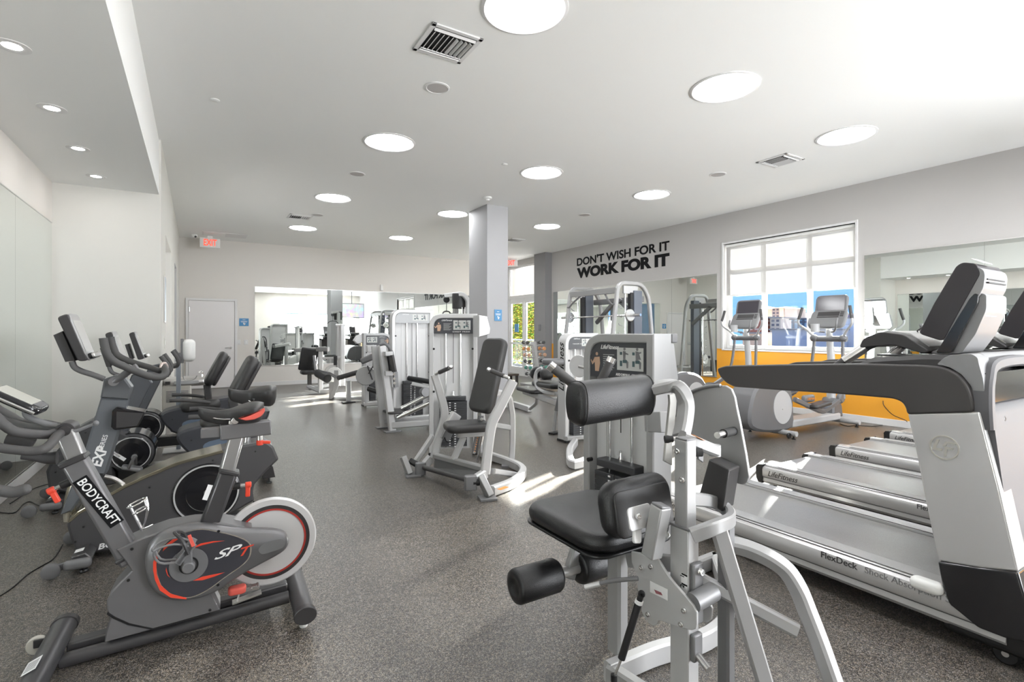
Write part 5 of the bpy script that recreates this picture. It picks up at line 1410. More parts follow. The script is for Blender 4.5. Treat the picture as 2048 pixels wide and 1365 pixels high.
# back pad and its post
Bp = rotm(x=R(90 - 12), z=R(2))
pc_ = FM.loc(Vector((1.385, 1.375, 0.715)))
bp_ = MB().cushion(pc_, (0.335, 0.20, 0.085), 0.038, Bp).build('back_pad', 'leather', K)
MB().cushion(pc_ + Vector((0, -0.042, -0.006)), (0.29, 0.16, 0.014), 0.006, Bp).build('pad_board', 'leather_fine', bp_)
MB().bar(PW((1303, 1113), 1.70), PW((1322, 1012), 1.68), 0.05, 0.05, (1, 0, 0)).build('pad_post', 'silver', K, bevel=0.005)
MB().bar(PW((1321.5, 1015), 1.68), PW((1323, 1009), 1.68), 0.046, 0.046, (1, 0, 0)).build('post_cap', 'silver_dark', K, bevel=0.004)
g = MB().cushion(PW((1280, 1035), 1.70), (0.11, 0.075, 0.006), 0.003, Bp); g.build('pad_bracket', 'silver_light', K, bevel=0.001)
g = MB(); bolt(g, PW((1275, 1033), 1.685), (-0.2, -1, 0), 0.011, 0.012); g.build('bracket_bolt', 'chrome', K)
MB().cushion(PW((1274, 1062), 1.70), (0.035, 0.08, 0.012), 0.004, rotm(x=R(80), y=0.2)).build('folded_cloth', 'white_paint', K)
# chest roll
a = FM.loc(Vector((1.18, 1.49, 1.087))); b = FM.loc(Vector((1.565, 1.49, 1.10)))
def roll_sec(p, k=1.0):
    prof = [(-0.052, -0.055), (-0.058, 0.0), (-0.05, 0.055), (-0.025, 0.078), (0.02, 0.080), (0.05, 0.062), (0.058, 0.0), (0.045, -0.06), (0.02, -0.078), (-0.03, -0.078)]
    return [p + Vector((0, y * k, z * k)) for y, z in [(q.x, q.y) for q in spline([Vector((i, j, 0)) for i, j in prof], 3, True)]]
d = (b - a)
cr_ = MB().rings([roll_sec(a + d * t, k) for t, k in ((0, 0.72), (0.015, 0.88), (0.045, 0.98), (0.07, 1), (0.93, 1), (0.955, 0.98), (0.985, 0.88), (1.0, 0.72))]).build('chest_roll', 'leather', K, angle=70)
g = MB()
for t in (0.062, 0.94): g.tube(roll_sec(a + d * t, 1.008), 0.0016, 6, closed=True, smooth=1)
g.build('seam_piping', 'dark_plastic', cr_)
# grab handles behind the roll
for (p0, D0_), (p1, D1_), nm in ((((1163, 782), 1.98), ((1106, 736), 1.98), 'left_handle'), (((1196, 775), 2.12), ((1221, 724), 2.12), 'right_handle')):
    u, v = PW(p0, D0_), PW(p1, D1_)
    hh = MB().cyl(u, v, 0.0185, n=20).build(nm, 'grip', K)
    dd_ = (v - u).normalized()
    MB().cyl(v - dd_ * 0.004, v + dd_ * 0.018, 0.0195, n=20).build('handle_end', 'chrome', hh)
MB().cushion(PW((1150, 788), 2.0), (0.05, 0.05, 0.07), 0.008).build('roll_bracket', 'silver', K)
MB().cyl(PW((1135, 803), 2.02), PW((1160, 801), 2.0), 0.011).build('roll_axle', 'silver_dark', K)
# swing arm tube
def path(pts): return [P(*p) for p in pts]
MB().rtube(path([(1285, 783, 2.06), (1340, 772, 2.04), (1363, 782, 2.0), (1372, 808, 1.98), (1369, 842, 1.94), (1362, 874, 1.90)]), 0.06, 0.046, side=(0.35, 1, 0.1), sp=5).build('swing_arm', 'silver', K)
X9 = FM.X
def ppoly(pts, cr, X, th, name, m, parent=K, smooth=0, inset=0.002, rad=0):
    """flat plate standing in a plane x = X (world), outline read from that plane"""
    o = [(on_x(*cr(a, b), X).y - FM.o.y, on_x(*cr(a, b), X).z) for a, b in pts]
    if smooth: o = sm2(o, smooth)
    if rad: o = rc2(o, rad)
    return MB().prism(o, X - FM.o.x, X - FM.o.x + th, 'yz', inset=inset).build(name, m, parent)
MB().prism([(P(*e1(a, b), 2.05).x, P(*e1(a, b), 2.05).z) for a, b in ((205, 265), (300, 255), (335, 330), (322, 450), (292, 640), (252, 800), (250, 1010), (115, 950), (165, 620), (212, 350))], P(1340, 860, 2.05).y, P(1340, 860, 2.05).y + 0.012, 'xz', inset=0.002).build('arm_plate', mat('warm grey plate', (0.50, 0.49, 0.46), 0.4, 0.25), K)
# big cam shroud
sh2 = ppoly([(385, 300), (450, 235), (560, 190), (690, 165), (790, 168), (850, 205), (885, 290), (905, 400), (940, 560), (970, 720), (1000, 880), (1025, 1040), (1036, 1130), (1015, 1185), (965, 1207), (915, 1195), (860, 1120), (760, 1000), (640, 860), (560, 760), (480, 700), (385, 660), (378, 480)], e1, 1.78, 0.014, 'cam_shroud', mat('shroud grey', (0.43, 0.43, 0.43), 0.36, 0.3))
MB().tube([FM.loc(on_x(*e1(a, b), 1.775)) for a, b in ((395, 272), (450, 228), (560, 188), (680, 168), (740, 166))], 0.0075, 10).build('cable_guard', 'silver_dark', K)
kp0, kp1 = FM.loc(on_x(*e1(875, 645), 1.775)), None
MB().cyl(kp0, kp0 + Vector((-0.075, -0.01, 0)), 0.017).build('stop_bumper', 'rubber', K)
MB().cyl(kp0 + Vector((-0.075, -0.01, 0)), kp0 + Vector((-0.125, -0.02, 0)), 0.012).build('stop_pin', 'brushed', K)
# counterweight
fl_ = [P(*e1(620, 935), 1.93), P(*e1(832, 1050), 1.78), P(*e1(760, 1500), 1.80), P(*e1(510, 1330), 1.95)]
off = P(*e1(945, 1010), 1.92) - P(*e1(832, 1050), 1.78)
MB().rings([fl_, [p + off for p in fl_]]).build('counterweight', 'dark_plastic', K, bevel=0.006)
# cross beam with label, arm pivot
MB().rtube([P(*e1(330, 700), 1.78), P(*e1(560, 800), 1.80), P(*e1(680, 850), 1.84)], 0.04, 0.045, side=(0, 0, 1)).build('cross_beam', 'silver', K)
MB().cyl(P(*e1(680, 790), 1.84), P(*e1(680, 905), 1.84), 0.021).build('pivot_boss', 'silver', K)
lb0, lb1 = P(*e1(445, 700), 1.755), P(*e1(560, 760), 1.775)
MB().bar(lb0 + Vector((0, 0, 0.006)), lb1 + Vector((0, 0, 0.006)), 0.014, 0.001).build('warning_label', 'warning', K, smooth=False)
MB().prism([(P(*e1(a, b), 1.80).x, P(*e1(a, b), 1.80).z) for a, b in ((480, 760), (605, 830), (590, 985), (500, 940))], P(1400, 900, 1.80).y, P(1400, 900, 1.80).y + 0.008, 'xz').build('pivot_plate', 'silver_dark', K, bevel=0.002)
MB().cyl(P(*e1(480, 870), 1.76), P(*e1(545, 870), 1.76), 0.014).build('pivot_bumper', 'rubber', K)
u, v = P(*e1(155, 732), 1.80), P(*e1(215, 728), 1.80)
g = MB(); g.lathe([(0.013, 0), (0.014, 0.01), (0.011, 0.022), (0.012, 0.028)], u, v - u, 20); g.build('pull_knob', 'rubber', K)
MB().cyl(v, v + (v - u).normalized() * 0.03, 0.008).build('knob_pin', 'brushed', K)
g = MB(); a0 = P(*e1(20, 550), 2.6); MB().bar(P(*e1(-20, 550), 2.72), P(*e1(150, 550), 2.45), 0.04, 0.10).build('tower_bracket', 'silver', K, bevel=0.004)
# main post
pX, pY = 1.385 - FM.o.x, 1.150 - FM.o.y
MB().lohi((pX - 0.024, pY - 0.026, 0.66), (pX + 0.024, pY + 0.026, 0.995)).build('upper_post', 'silver', K, bevel=0.004)
MB().lohi((pX - 0.022, pY - 0.024, 0.993), (pX + 0.022, pY + 0.024, 1.001)).build('post_cap', 'silver_dark', K, bevel=0.003)
MB().lohi((pX - 0.026, pY - 0.034, 0.03), (pX + 0.026, pY + 0.042, 0.702)).build('lower_post', 'silver_light', K, bevel=0.004)
MB().lohi((pX - 0.028, pY - 0.036, 0.702), (pX + 0.028, pY + 0.044, 0.712)).build('lower_post_cap', 'silver_dark', K, bevel=0.003)
g = MB()
for z, y in ((0.955, 0.010), (0.865, -0.008)): bolt(g, (pX - 0.024, pY + y, z), (-1, 0, 0), 0.011, 0.008)
g.build('post_bolt', 'chrome', K)
sc1 = MB().lohi((pX - 0.0275, pY - 0.030, 0.40), (pX - 0.026, pY - 0.006, 0.56)).build('height_scale', 'white_paint', K, smooth=False)
for k, ch in enumerate('1234'): text('lettering', ch, 0.022, 'black_print', sc1, (pX - 0.0282, pY - 0.012, 0.545 - 0.032 * k), (-1, 0, 0), up=(0, 1, 0))
g = MB()
for k in range(5): g.lohi((pX - 0.0282, pY - 0.031, 0.555 - 0.032 * k), (pX - 0.0275, pY - 0.008, 0.560 - 0.032 * k))
g.build('scale_marks', 'black_print', sc1, smooth=False)
# U rail, legs, lower frame
MB().rtube(path([(1378, 998, 1.74), (1425, 1004, 1.84), (1455, 1022, 1.84), (1461, 1040, 1.72), (1432, 1054, 1.64), (1384, 1072, 1.64)]), 0.045, 0.030, side=(0, 0, 1), sp=5).build('curved_rail', 'silver', K)
MB().rtube(path([(1452, 1045, 1.86), (1452, 1200, 1.86), (1452, 1420, 1.86)]), 0.05, 0.045, side=(0, 1, 0)).build('rear_upright', 'silver_dark', K)
MB().rtube(path([(1438, 1062, 1.66), (1568, 1495, 1.66)]), 0.032, 0.05, side=(0.5, 0.8, 0)).build('front_leg', 'silver', K)
MB().rtube(path([(1455, 1088, 1.88), (1495, 1098, 1.86), (1540, 1118, 1.82), (1573, 1142, 1.80), (1596, 1178, 1.77), (1614, 1222, 1.75), (1640, 1290, 1.72), (1668, 1370, 1.69), (1716, 1500, 1.66)]), 0.055, 0.05, side=(0.9, 0.2, 0.25), sp=4).build('curved_leg', 'silver', K)
MB().rtube(path([(1392, 1155, 1.90), (1595, 1262, 1.75)]), 0.05, 0.045, side=(0.3, 1, 0)).build('lower_rail', 'silver', K)
def flr(px, py, z=0.045): return FM.loc(on_z(px, py, z))
MB().rtube([flr(1216, 1348), flr(1320, 1303), flr(1400, 1288), flr(1447, 1256), flr(1462, 1210), flr(1430, 1120), ], 0.085, 0.05, side=(0, 0, 1), fillet=0.10).build('base_tube', 'silver_light', K)
MB().rtube([flr(1220, 1348, .043), flr(1330, 1420, .043), flr(1400, 1450, .043)], 0.083, 0.05, side=(0, 0, 1)).build('base_tube', 'silver', K)
MB().lohi((pX - 0.05, pY - 0.07, 0.0), (pX + 0.05, pY + 0.07, 0.035)).build('base_foot', 'black', K, bevel=0.005)
w1 = Vector((1.66, 1.34, 0)) - FM.o
MB().rtube([FM.loc(on_z(1430, 1120, 0.045)), Vector((O_.x + 0.10, O_.y - 0.5, 0.045))], 0.085, 0.05, side=(0, 0, 1)).build('base_tube', 'silver', K)
MB().rtube([Vector((1.43, 1.52, 0.08)) - FM.o, Vector((1.43, 1.52, 0.54)) - FM.o], 0.055, 0.075, side=(1, 0, 0)).build('seat_upright', 'silver', K)
MB().bar(PW((1262, 1120), 2.0), PW((1380, 1130), 1.72), 0.05, 0.05).build('seat_carriage', 'silver', K, bevel=0.005)
MB().lohi(Vector((1.28, 1.45, 0.515)) - FM.o, Vector((1.52, 1.75, 0.54)) - FM.o).build('seat_bracket', 'silver_dark', K, bevel=0.004)
# seat mechanism plate
pts = [(1262, 1104), (1274, 1106), (1290, 1112), (1300, 1110), (1311, 1113), (1320, 1126), (1327, 1138), (1336, 1152), (1350, 1170), (1368, 1190), (1386, 1212), (1393, 1226), (1393, 1250), (1391, 1259), (1383, 1262), (1365, 1258), (1348, 1252), (1325, 1244), (1317, 1243), (1314, 1250), (1306, 1253), (1298, 1248), (1288, 1236), (1282, 1222), (1283, 1200), (1275, 1180), (1273, 1152), (1263, 1125)]
ppoly(pts, lambda a, b: (a, b), 1.325, 0.010, 'seat_plate', 'silver_light', inset=0.002)
X0 = 1.325
st1 = ppoly([(1300, 1163), (1335, 1180), (1335, 1202), (1300, 1185)], lambda a, b: (a, b), X0 - 0.001, 0.001, 'care_sticker', 'white_paint', inset=0)
ppoly([(1308, 1180), (1322, 1186), (1325, 1192), (1312, 1188)], lambda a, b: (a, b), X0 - 0.0018, 0.0006, 'printed_figure', mat('dull red print', (0.35, 0.12, 0.14), 0.5), parent=st1, inset=0)
g = MB()
for a in ((1284, 1136), (1303, 1134), (1297, 1229), (1369, 1222), (1363, 1249)):
    bolt(g, FM.loc(on_x(*a, X0)), (-1, 0, 0), 0.010, 0.008)
g.build('plate_bolt', 'chrome', K)
ppoly([(1391, 1180), (1400, 1186), (1420, 1210), (1424, 1218), (1422, 1240), (1414, 1246), (1400, 1242), (1390, 1235)], lambda a, b: (a, b), 1.44, 0.008, 'rear_plate', 'silver_light', inset=0.001)
MB().cyl(FM.loc(on_x(1385, 1207, 1.335)), FM.loc(on_x(1385, 1207, 1.335)) + Vector((0.10, 0, 0.01)), 0.030, n=28).build('roller_drum', 'silver_dark', K)
MB().lohi((pX - 0.02, pY - 0.052, 0.40), (pX + 0.028, pY - 0.034, 0.60)).build('side_bracket', 'silver_dark', K, bevel=0.006)
MB().lohi((pX - 0.02, pY - 0.052, 0.28), (pX + 0.024, pY - 0.034, 0.37)).build('lower_bracket', 'silver_dark', K, bevel=0.006)
g = MB(); bolt(g, (pX + 0.006, pY - 0.052, 0.575), (0, -1, 0), 0.013, 0.014); g.build('bracket_bolt', 'chrome', K)
MB().cyl((pX, pY - 0.052, 0.30), (pX - 0.01, pY - 0.10, 0.285), 0.012).build('lock_pin', 'brushed', K)
# gas spring and lever
u, v = P(1283, 1188, 1.70), P(1243, 1318, 1.72); dd_ = (v - u).normalized()
gs = MB().cyl(u + dd_ * 0.025, v, 0.0125).build('gas_spring', 'gloss_black', K)
g = MB(); g.cyl(u, u + dd_ * 0.028, 0.010); bolt(g, u, (-.6, -.6, 0), 0.012, 0.012); g.build('spring_end', 'black', gs)
MB().cyl(u + dd_ * 0.024, u + dd_ * 0.036, 0.0135).build('spring_band', 'white_paint', gs)
w2 = P(1228, 1356, 1.73); MB().cyl(v, w2, 0.0045).build('spring_rod', 'chrome', gs)
MB().cyl(w2 - Vector((0, 0, 0.012)), w2 + Vector((0, 0, 0.01)), 0.011).build('spring_foot', 'black', gs)
lv = MB().tube(path([(1276, 1158, 1.72), (1240, 1161, 1.75), (1212, 1165, 1.78), (1170, 1176, 1.80)]), 0.0075, 10).build('release_lever', 'grey_plastic', K)
MB().tube(path([(1200, 1168, 1.785), (1170, 1176, 1.80)]), 0.009, 12).build('lever_grip', 'silver_light', lv)
# ------------------------------------------------------------------ TREADMILLS (row facing the front of the room)
f1 = crop(1400, 480, .3164); f2 = crop(1400, 780, .4286)
XT = 2.75                      # near side of the nearest treadmill
FT = Frame(XT + 0.42, 1.5, 0)
HWD = 0.42
Tm = thing('treadmill', 'silver and black treadmill nearest the camera, its long arm crossing the right foreground', 'treadmill', FT.o, 0, 'treadmills in the row')
def TX(pts, cr, X, **k):
    """outline in a plane x = X (world) -> local (y, z)"""
    return [(on_x(*cr(a, b), X).y - FT.o.y, on_x(*cr(a, b), X).z) for a, b in pts]
YR = 2.55 - FT.o.y             # rear end
YFr = 0.35 - FT.o.y            # front
zt = 0.222
# deck
MB().lohi((-0.30, YFr + 0.45, 0.10), (0.30, YR - 0.02, zt - 0.012)).build('deck', 'dark_plastic', Tm, bevel=0.006)
MB().prism([(YFr + 0.45, zt - 0.01), (YR - 0.05, zt - 0.01), (YR - 0.01, zt - 0.035), (YR - 0.02, zt - 0.07), (YR - 0.06, zt - 0.09), (YR - 0.3, zt - 0.09), (YR - 0.3, zt - 0.002), (YFr + 0.45, zt - 0.002)][:0] or [(YFr + 0.45, zt), (YR - 0.05, zt), (YR - 0.022, zt - 0.012), (YR - 0.012, zt - 0.04), (YR - 0.022, zt - 0.07), (YR - 0.05, zt - 0.08), (YFr + 0.45, zt - 0.08)], -0.28, 0.28, 'yz').build('running_belt', 'tread_belt', Tm, angle=50)
for q, nm in ((-1, 'side_rail'), (1, 'side_rail')):
    x0, x1 = q * 0.285, q * 0.415
    g = MB()
    prof = [(q * 0.285, zt - 0.01), (q * 0.285, zt + 0.014), (q * 0.30, zt + 0.020), (q * 0.375, zt + 0.016), (q * 0.385, zt + 0.006), (q * 0.414, zt - 0.004), (q * 0.420, zt - 0.02), (q * 0.418, zt - 0.075), (q * 0.410, zt - 0.09), (q * 0.413, zt - 0.115), (q * 0.395, zt - 0.135), (q * 0.30, zt - 0.135)]
    g.rings([[Vector((x, y, z - (0 if y < YR - 0.5 else 0.0))) for x, z in prof] for y in (YFr + 0.36, YFr + 0.8, YR - 0.3, YR - 0.04)])
    r_ = g.build(nm, 'tread_silver', Tm, angle=30)
    MB().lohi((x0 + q * 0.004, YFr + 0.5, zt + 0.0185), (x0 + q * 0.095, YR - 0.15, zt + 0.021)).build('foot_strip', mat('ribbed foot strip', (0.36, 0.36, 0.36), 0.4, 0.3, bump=0.5, scale=30, stretch=(60, 1, 1)), r_, bevel=0.001)
    for z in (zt - 0.082,):
        MB().lohi((q * 0.4185, YFr + 0.36, z - 0.0015), (q * 0.4195, YR - 0.05, z + 0.0015)).build('panel_seam', 'black', r_, smooth=False)
    MB().lohi((q * 0.3865, YFr + 0.45, zt + 0.0055), (q * 0.389, YR - 0.05, zt + 0.0085)).build('rail_seam', 'black', r_, smooth=False)
    # rear corner cap
    g = MB().prism([(YR - 0.045, zt + 0.018), (YR - 0.0, zt + 0.012), (YR + 0.015, zt - 0.01), (YR + 0.012, zt - 0.10), (YR - 0.005, zt - 0.135), (YR - 0.045, zt - 0.137)], x0 - q * 0.002, x1 + q * 0.008, 'yz', inset=0.004)
    g.build('rear_cap', 'black', Tm)
    MB().lathe([(0.022, 0), (0.022, 0.02), (0.012, 0.03), (0.012, 0.1)], (q * 0.36, YR - 0.12, 0), (0, 0, 1), 20).build('rear_foot', 'rubber', Tm)
n = (-1, 0, 0)
sp_ = on_x(*f2(562, 768), XT - 0.001)
text('side_lettering', 'FlexDeck', 0.045, 'dark_plastic', Tm, (-0.4205, sp_.y - FT.o.y, sp_.z), n, bold=0.0006, sx=1.0)
text('side_lettering', 'Shock Absorption System', 0.043, 'silver_dark', Tm, (-0.4205, sp_.y - FT.o.y - 0.205, sp_.z), n, sx=0.96)
logo('LifeFitness', 0.062, 'dark_plastic', Tm, (-0.4205, YR - 0.09, zt - 0.045), n)
# upright mast (both sides)
mo = [(968, 112), (1306, 104), (1400, 470), (1487, 852), (1300, 832), (1112, 800), (1060, 560), (1010, 300)]
lo = [(1112, 800), (1300, 830), (1487, 850), (1530, 1000), (1580, 1190), (1430, 1160), (1300, 1110), (1215, 1040), (1165, 1000), (1130, 900)]
arm = [(106, 815), (160, 797), (500, 790), (1000, 784), (1400, 793), (1540, 806), (1630, 850), (1690, 920), (1722, 1000), (1738, 1092), (1525, 1098), (1308, 1106), (1300, 1060), (1275, 1025), (1225, 1005), (1000, 985), (800, 970), (480, 950), (215, 931), (165, 905), (125, 862)]
for q in (-1, 1):
    sx = q * HWD
    def pz(pts, cr, a, b, name, m, inset=0.004, rad=0, par=Tm, off=0.0):
        o = TX(pts, cr, XT)
        if rad: o = rc2(o, rad)
        return MB().prism(o, sx - q * a + off, sx - q * b + off, 'yz', inset=0).build(name, m, par, bevel=0.018 if 'arm' in name else 0.012, seg=4)
    up_ = pz(mo, f2, 0.0, 0.13, 'upright', 'tread_silver', 0, 0.01)
    pz(lo, f2, -0.008, 0.15, 'base_cover', 'gloss_black', 0, 0.01)
    am = pz(arm, f1, -0.004, 0.085, 'handrail_arm', mat('handrail rubber', (0.05, 0.046, 0.045), 0.45, bump=0.0), 0, 0.02)
    if q < 0:
        c_ = on_x(*f2(1140, 270), XT); c_ = Vector((sx - 0.0015, c_.y - FT.o.y, c_.z))
        MB().annulus(c_, (1, 0, 0), 0.047, 0.052, 0.003, 48).build('emblem_ring', mat('emblem pewter', (0.62, 0.60, 0.54), 0.3, 0.6), up_)
        g = MB()
        def em(pts): g.prism([(c_.y - a * 0.05, c_.z + b * 0.05) for a, b in pts], sx - 0.003, sx - 0.0005, 'yz')
        em([(-.55, .62), (-.32, .62), (-.58, -.12), (-.1, -.12), (-.16, -.32), (-.85, -.32)])
        em([(-.08, .15), (.08, .55), (.85, .55), (.78, .38), (.22, .38), (.12, .15)]); em([(-.02, -.75), (.14, -.75), (.22, -.1), (.6, -.1), (.66, .08), (.02, .08)])
        g.build('emblem_letters', mat('emblem pewter letters', (0.62, 0.60, 0.54), 0.3, 0.6), up_)
        MB().cushion((sx - 0.005, on_x(*f2(1060, 815), XT).y - FT.o.y, zt + 0.012), (0.07, 0.12, 0.05), 0.02).build('rail_end_cover', 'white_plastic', Tm)
# front shroud / hood between the uprights
hy = lambda a, b, cr=f1: (on_x(*cr(a, b), XT).y - FT.o.y, on_x(*cr(a, b), XT).z)
yA = hy(1738, 1092)[0]
front = [(yA + 0.02, 1.03), (yA - 0.03, 1.05), (yA - 0.045, 1.02), (yA - 0.085, 0.66), (yA - 0.15, 0.28), (yA - 0.11, 0.26), (yA - 0.02, 0.30), (yA + 0.02, 0.9)]
pf_ = MB().prism(rc2(front, 0.015), -0.385, 0.385, 'yz').build('front_panel', 'tread_front', Tm)
g = MB(); bolt(g, (-0.25, yA - 0.046, 0.985), (0, -1, 0.1), 0.012, 0.004); g.build('panel_screw', 'black', pf_)
MB().lohi((-0.36, yA - 0.015, 1.0), (0.36, yA + 0.08, 1.18)).build('hood_recess', 'gloss_black', Tm)
MB().rtube([(-0.388, yA - 0.015, 0.95), (-0.386, yA - 0.01, 1.05), (-0.34, yA + 0.0, 1.15), (-0.22, yA + 0.01, 1.215), (0.22, yA + 0.01, 1.215), (0.34, yA + 0.0, 1.15), (0.386, yA - 0.01, 1.05), (0.388, yA - 0.015, 0.95)], 0.08, 0.05, side=(0, 1, 0), sp=5).build('front_arch', 'tread_front', Tm)
sh_ = TX([(1480, 790), (1530, 745), (1580, 728), (1700, 722), (1740, 745), (1752, 800), (1775, 880), (1785, 960), (1752, 1090), (1735, 1092), (1725, 1010), (1700, 930), (1640, 855), (1560, 806)], f1, XT)
for q in (-1, 1):
    MB().prism(rc2(sh_, 0.01), q * 0.395, q * 0.27, 'yz').build('shoulder_shell', 'console_silver', Tm, bevel=0.012, seg=3)
MB().prism(rc2(TX([(1530, 745), (1580, 724), (1700, 718), (1735, 740), (1720, 775), (1560, 780)], f1, XT), 0.01), -0.30, 0.30, 'yz').build('console_base', 'console_silver', Tm, bevel=0.01)
MB().lohi((-0.40, yA - 0.50, 0.05), (0.40, yA + 0.12, 0.30)).build('motor_cover', 'black', Tm, bevel=0.03)
# transverse dashboard
zd = 1.205
MB().prism(rc2([(yA + 0.50, 1.13), (yA + 0.52, 1.17), (yA + 0.42, 1.225), (yA + 0.2, 1.25), (yA + 0.06, 1.25), (yA + 0.04, 1.22), (yA + 0.06, 1.14), (yA + 0.3, 1.12)], 0.015), -0.36, 0.36, 'yz', inset=0.02).build('dashboard', 'dark_plastic', Tm)
MB().lohi((-0.33, yA + 0.10, 1.238), (-0.16, yA + 0.40, 1.246)).build('cup_tray', 'gloss_black', Tm, bevel=0.01)
MB().lohi((0.16, yA + 0.10, 1.238), (0.33, yA + 0.40, 1.246)).build('cup_tray', 'gloss_black', Tm, bevel=0.01)
# pulse grip bar in front of the dashboard
for q in (-1, 1):
    gb = MB().tube([(q * .26, yA + 0.66, 1.13), (q * .24, yA + 0.60, 1.19), (q * .21, yA + 0.50, 1.275), (q * .19, yA + 0.42, 1.32)], 0.023, 14).build('grip_bar', 'dark_plastic', Tm)
    MB().cyl((q * .237, yA + 0.588, 1.20), (q * .212, yA + 0.50, 1.275), 0.0245).build('pulse_sensor', 'brushed', gb)
MB().prism(rc2([(yA + 0.52, 1.27), (yA + 0.50, 1.32), (yA + 0.42, 1.355), (yA + 0.32, 1.34), (yA + 0.22, 1.265), (yA + 0.24, 1.25), (yA + 0.36, 1.29), (yA + 0.46, 1.28)], 0.02), -0.24, 0.24, 'yz').build('grip_hood', 'dark_plastic', Tm, bevel=0.008, seg=3)
MB().prism(rc2([(yA + 0.44, 1.352), (yA + 0.42, 1.361), (yA + 0.32, 1.347), (yA + 0.24, 1.285), (yA + 0.25, 1.278), (yA + 0.33, 1.335)], 0.005), -0.17, 0.17, 'yz').build('hood_keypad', 'tread_silver', Tm)
# console
XC = XT + 0.22
cn = thing('console', None, None); cn.parent = Tm
def cpl(pts, X0, X1, name, m, par, inset=0.006, rad=0):
    o = TX(pts, f1, XC)
    if rad: o = rc2(o, rad)
    return MB().prism(o, X0 - FT.o.x, X1 - FT.o.x, 'yz').build(name, m, par, bevel=min(inset, 0.008), seg=3)
XE = XC + 0.30
cpl([(1385, 585), (1480, 400), (1620, 165), (1660, 142), (1745, 150), (1770, 215), (1650, 430), (1545, 625), (1520, 638), (1400, 600)], XC, XE, 'monitor', mat('console black', (0.03, 0.026, 0.03), 0.35), cn, 0.012, 0.012)
mb_ = cpl([(1528, 632), (1640, 440), (1755, 215), (1752, 170), (1790, 190), (1800, 225), (1790, 300), (1700, 470), (1560, 650)], XC + 0.004, XE - 0.004, 'monitor_back', 'console_silver', cn, 0.008, 0.01)
g = MB()
pa, pb = TX([(1768, 205)], f1, XC)[0], TX([(1795, 285)], f1, XC)[0]
for k in range(4):
    t = k / 3; yy = pa[0] + (pb[0] - pa[0]) * t * .8; zz = pa[1] + (pb[1] - pa[1]) * t * .8
    g.lohi((XC - FT.o.x + 0.03, yy - 0.012, zz - 0.003), (XE - FT.o.x - 0.05, yy - 0.001, zz + 0.003))
g.build('vent_slot', 'black', mb_, smooth=False)
nk = cpl([(1415, 712), (1490, 700), (1560, 600), (1650, 450), (1720, 350), (1760, 335), (1800, 345), (1800, 440), (1730, 600), (1640, 720), (1500, 725)], XC + 0.02, XE - 0.02, 'console_neck', 'console_silver', cn, 0.012, 0.015)
cpl([(1490, 715), (1600, 540), (1700, 375), (1735, 338), (1760, 345), (1755, 400), (1680, 540), (1590, 712)], XC + 0.0, XC + 0.03, 'neck_side_cover', 'gloss_black', cn, 0.004, 0.008)
p_ = TX([(1795, 480)], f1, XC)[0]
MB().lohi((XC - FT.o.x + 0.04, p_[0], p_[1]), (XE - FT.o.x - 0.04, p_[0], p_[1]))
logo('LifeFitness', 0.034, 'white_paint', cn, (XC - FT.o.x + 0.04, TX([(1800, 470)], f1, XC)[0][0] + 0.012, TX([(1800, 470)], f1, XC)[0][1]), (0, -1, 0.35))
# user side screen glass and paper sheet on top
a, b = TX([(1385, 590), (1640, 155)], f1, XC)
dv = Vector((0, b[0] - a[0], b[1] - a[1])); nv = Vector((1, 0, 0)).cross(dv).normalized(); nv = nv if nv.y > 0 else -nv
Bs = Matrix((Vector((1, 0, 0)), dv.normalized(), nv if Vector((1, 0, 0)).cross(dv.normalized()).dot(nv) > 0 else nv)).transposed()
MB().box(Vector((XC + 0.15 - FT.o.x, (a[0] + b[0]) / 2, (a[1] + b[1]) / 2)) + nv * 0.002, (0.24, dv.length * 0.8, 0.004), Bs).build('screen', 'screen_off', cn, smooth=False)
pp = TX([(1690, 138)], f1, XC)[0]
MB().box((XC - FT.o.x + 0.10, pp[0] - 0.02, pp[1] + 0.006), (0.12, 0.05, 0.002), rotm(x=0.5)).build('paper_slip', 'white_paint', cn, smooth=False)
MB().tube([(0.05, yA + 0.2, 1.25), (0.04, yA + 0.3, 1.28), (0.02, yA + 0.36, 1.36), (0.03, yA + 0.24, 1.42)], 0.004, 8).build('safety_cord', 'black', cn)
# front wheels and lift frame
for q in (-1, 1):
    MB().lathe([(0.012, -0.016), (0.038, -0.018), (0.046, -0.010), (0.046, 0.010), (0.038, 0.018), (0.012, 0.016)], (q * 0.36, 0.72 - FT.o.y, 0.047), (1, 0, 0), 32).build('transport_wheel', 'black', Tm)
    MB().cyl((q * 0.36 - 0.022, 0.72 - FT.o.y, 0.047), (q * 0.36 + 0.022, 0.72 - FT.o.y, 0.047), 0.012).build('wheel_axle', 'brushed', Tm)
    MB().rtube([(q * 0.33, 0.68 - FT.o.y, 0.075), (q * 0.33, 1.15 - FT.o.y, 0.09), (q * 0.33, 1.35 - FT.o.y, 0.12)], 0.03, 0.04, side=(1, 0, 0), fillet=0.1).build('lift_frame', 'gloss_black', Tm)
MB().lohi((0.30, YR - 0.10, 0.12), (0.31, YR - 0.04, 0.18))
for k, lab in ((1, 'silver treadmill second from the camera, behind the long foreground arm'), (2, 'silver treadmill third from the camera'), (3, 'silver treadmill farthest from the camera, beside the orange wall')):
    dup(Tm, (FT.o.x + 1.30 * k, FT.o.y + 0.06 * k, 0), 0, lab)

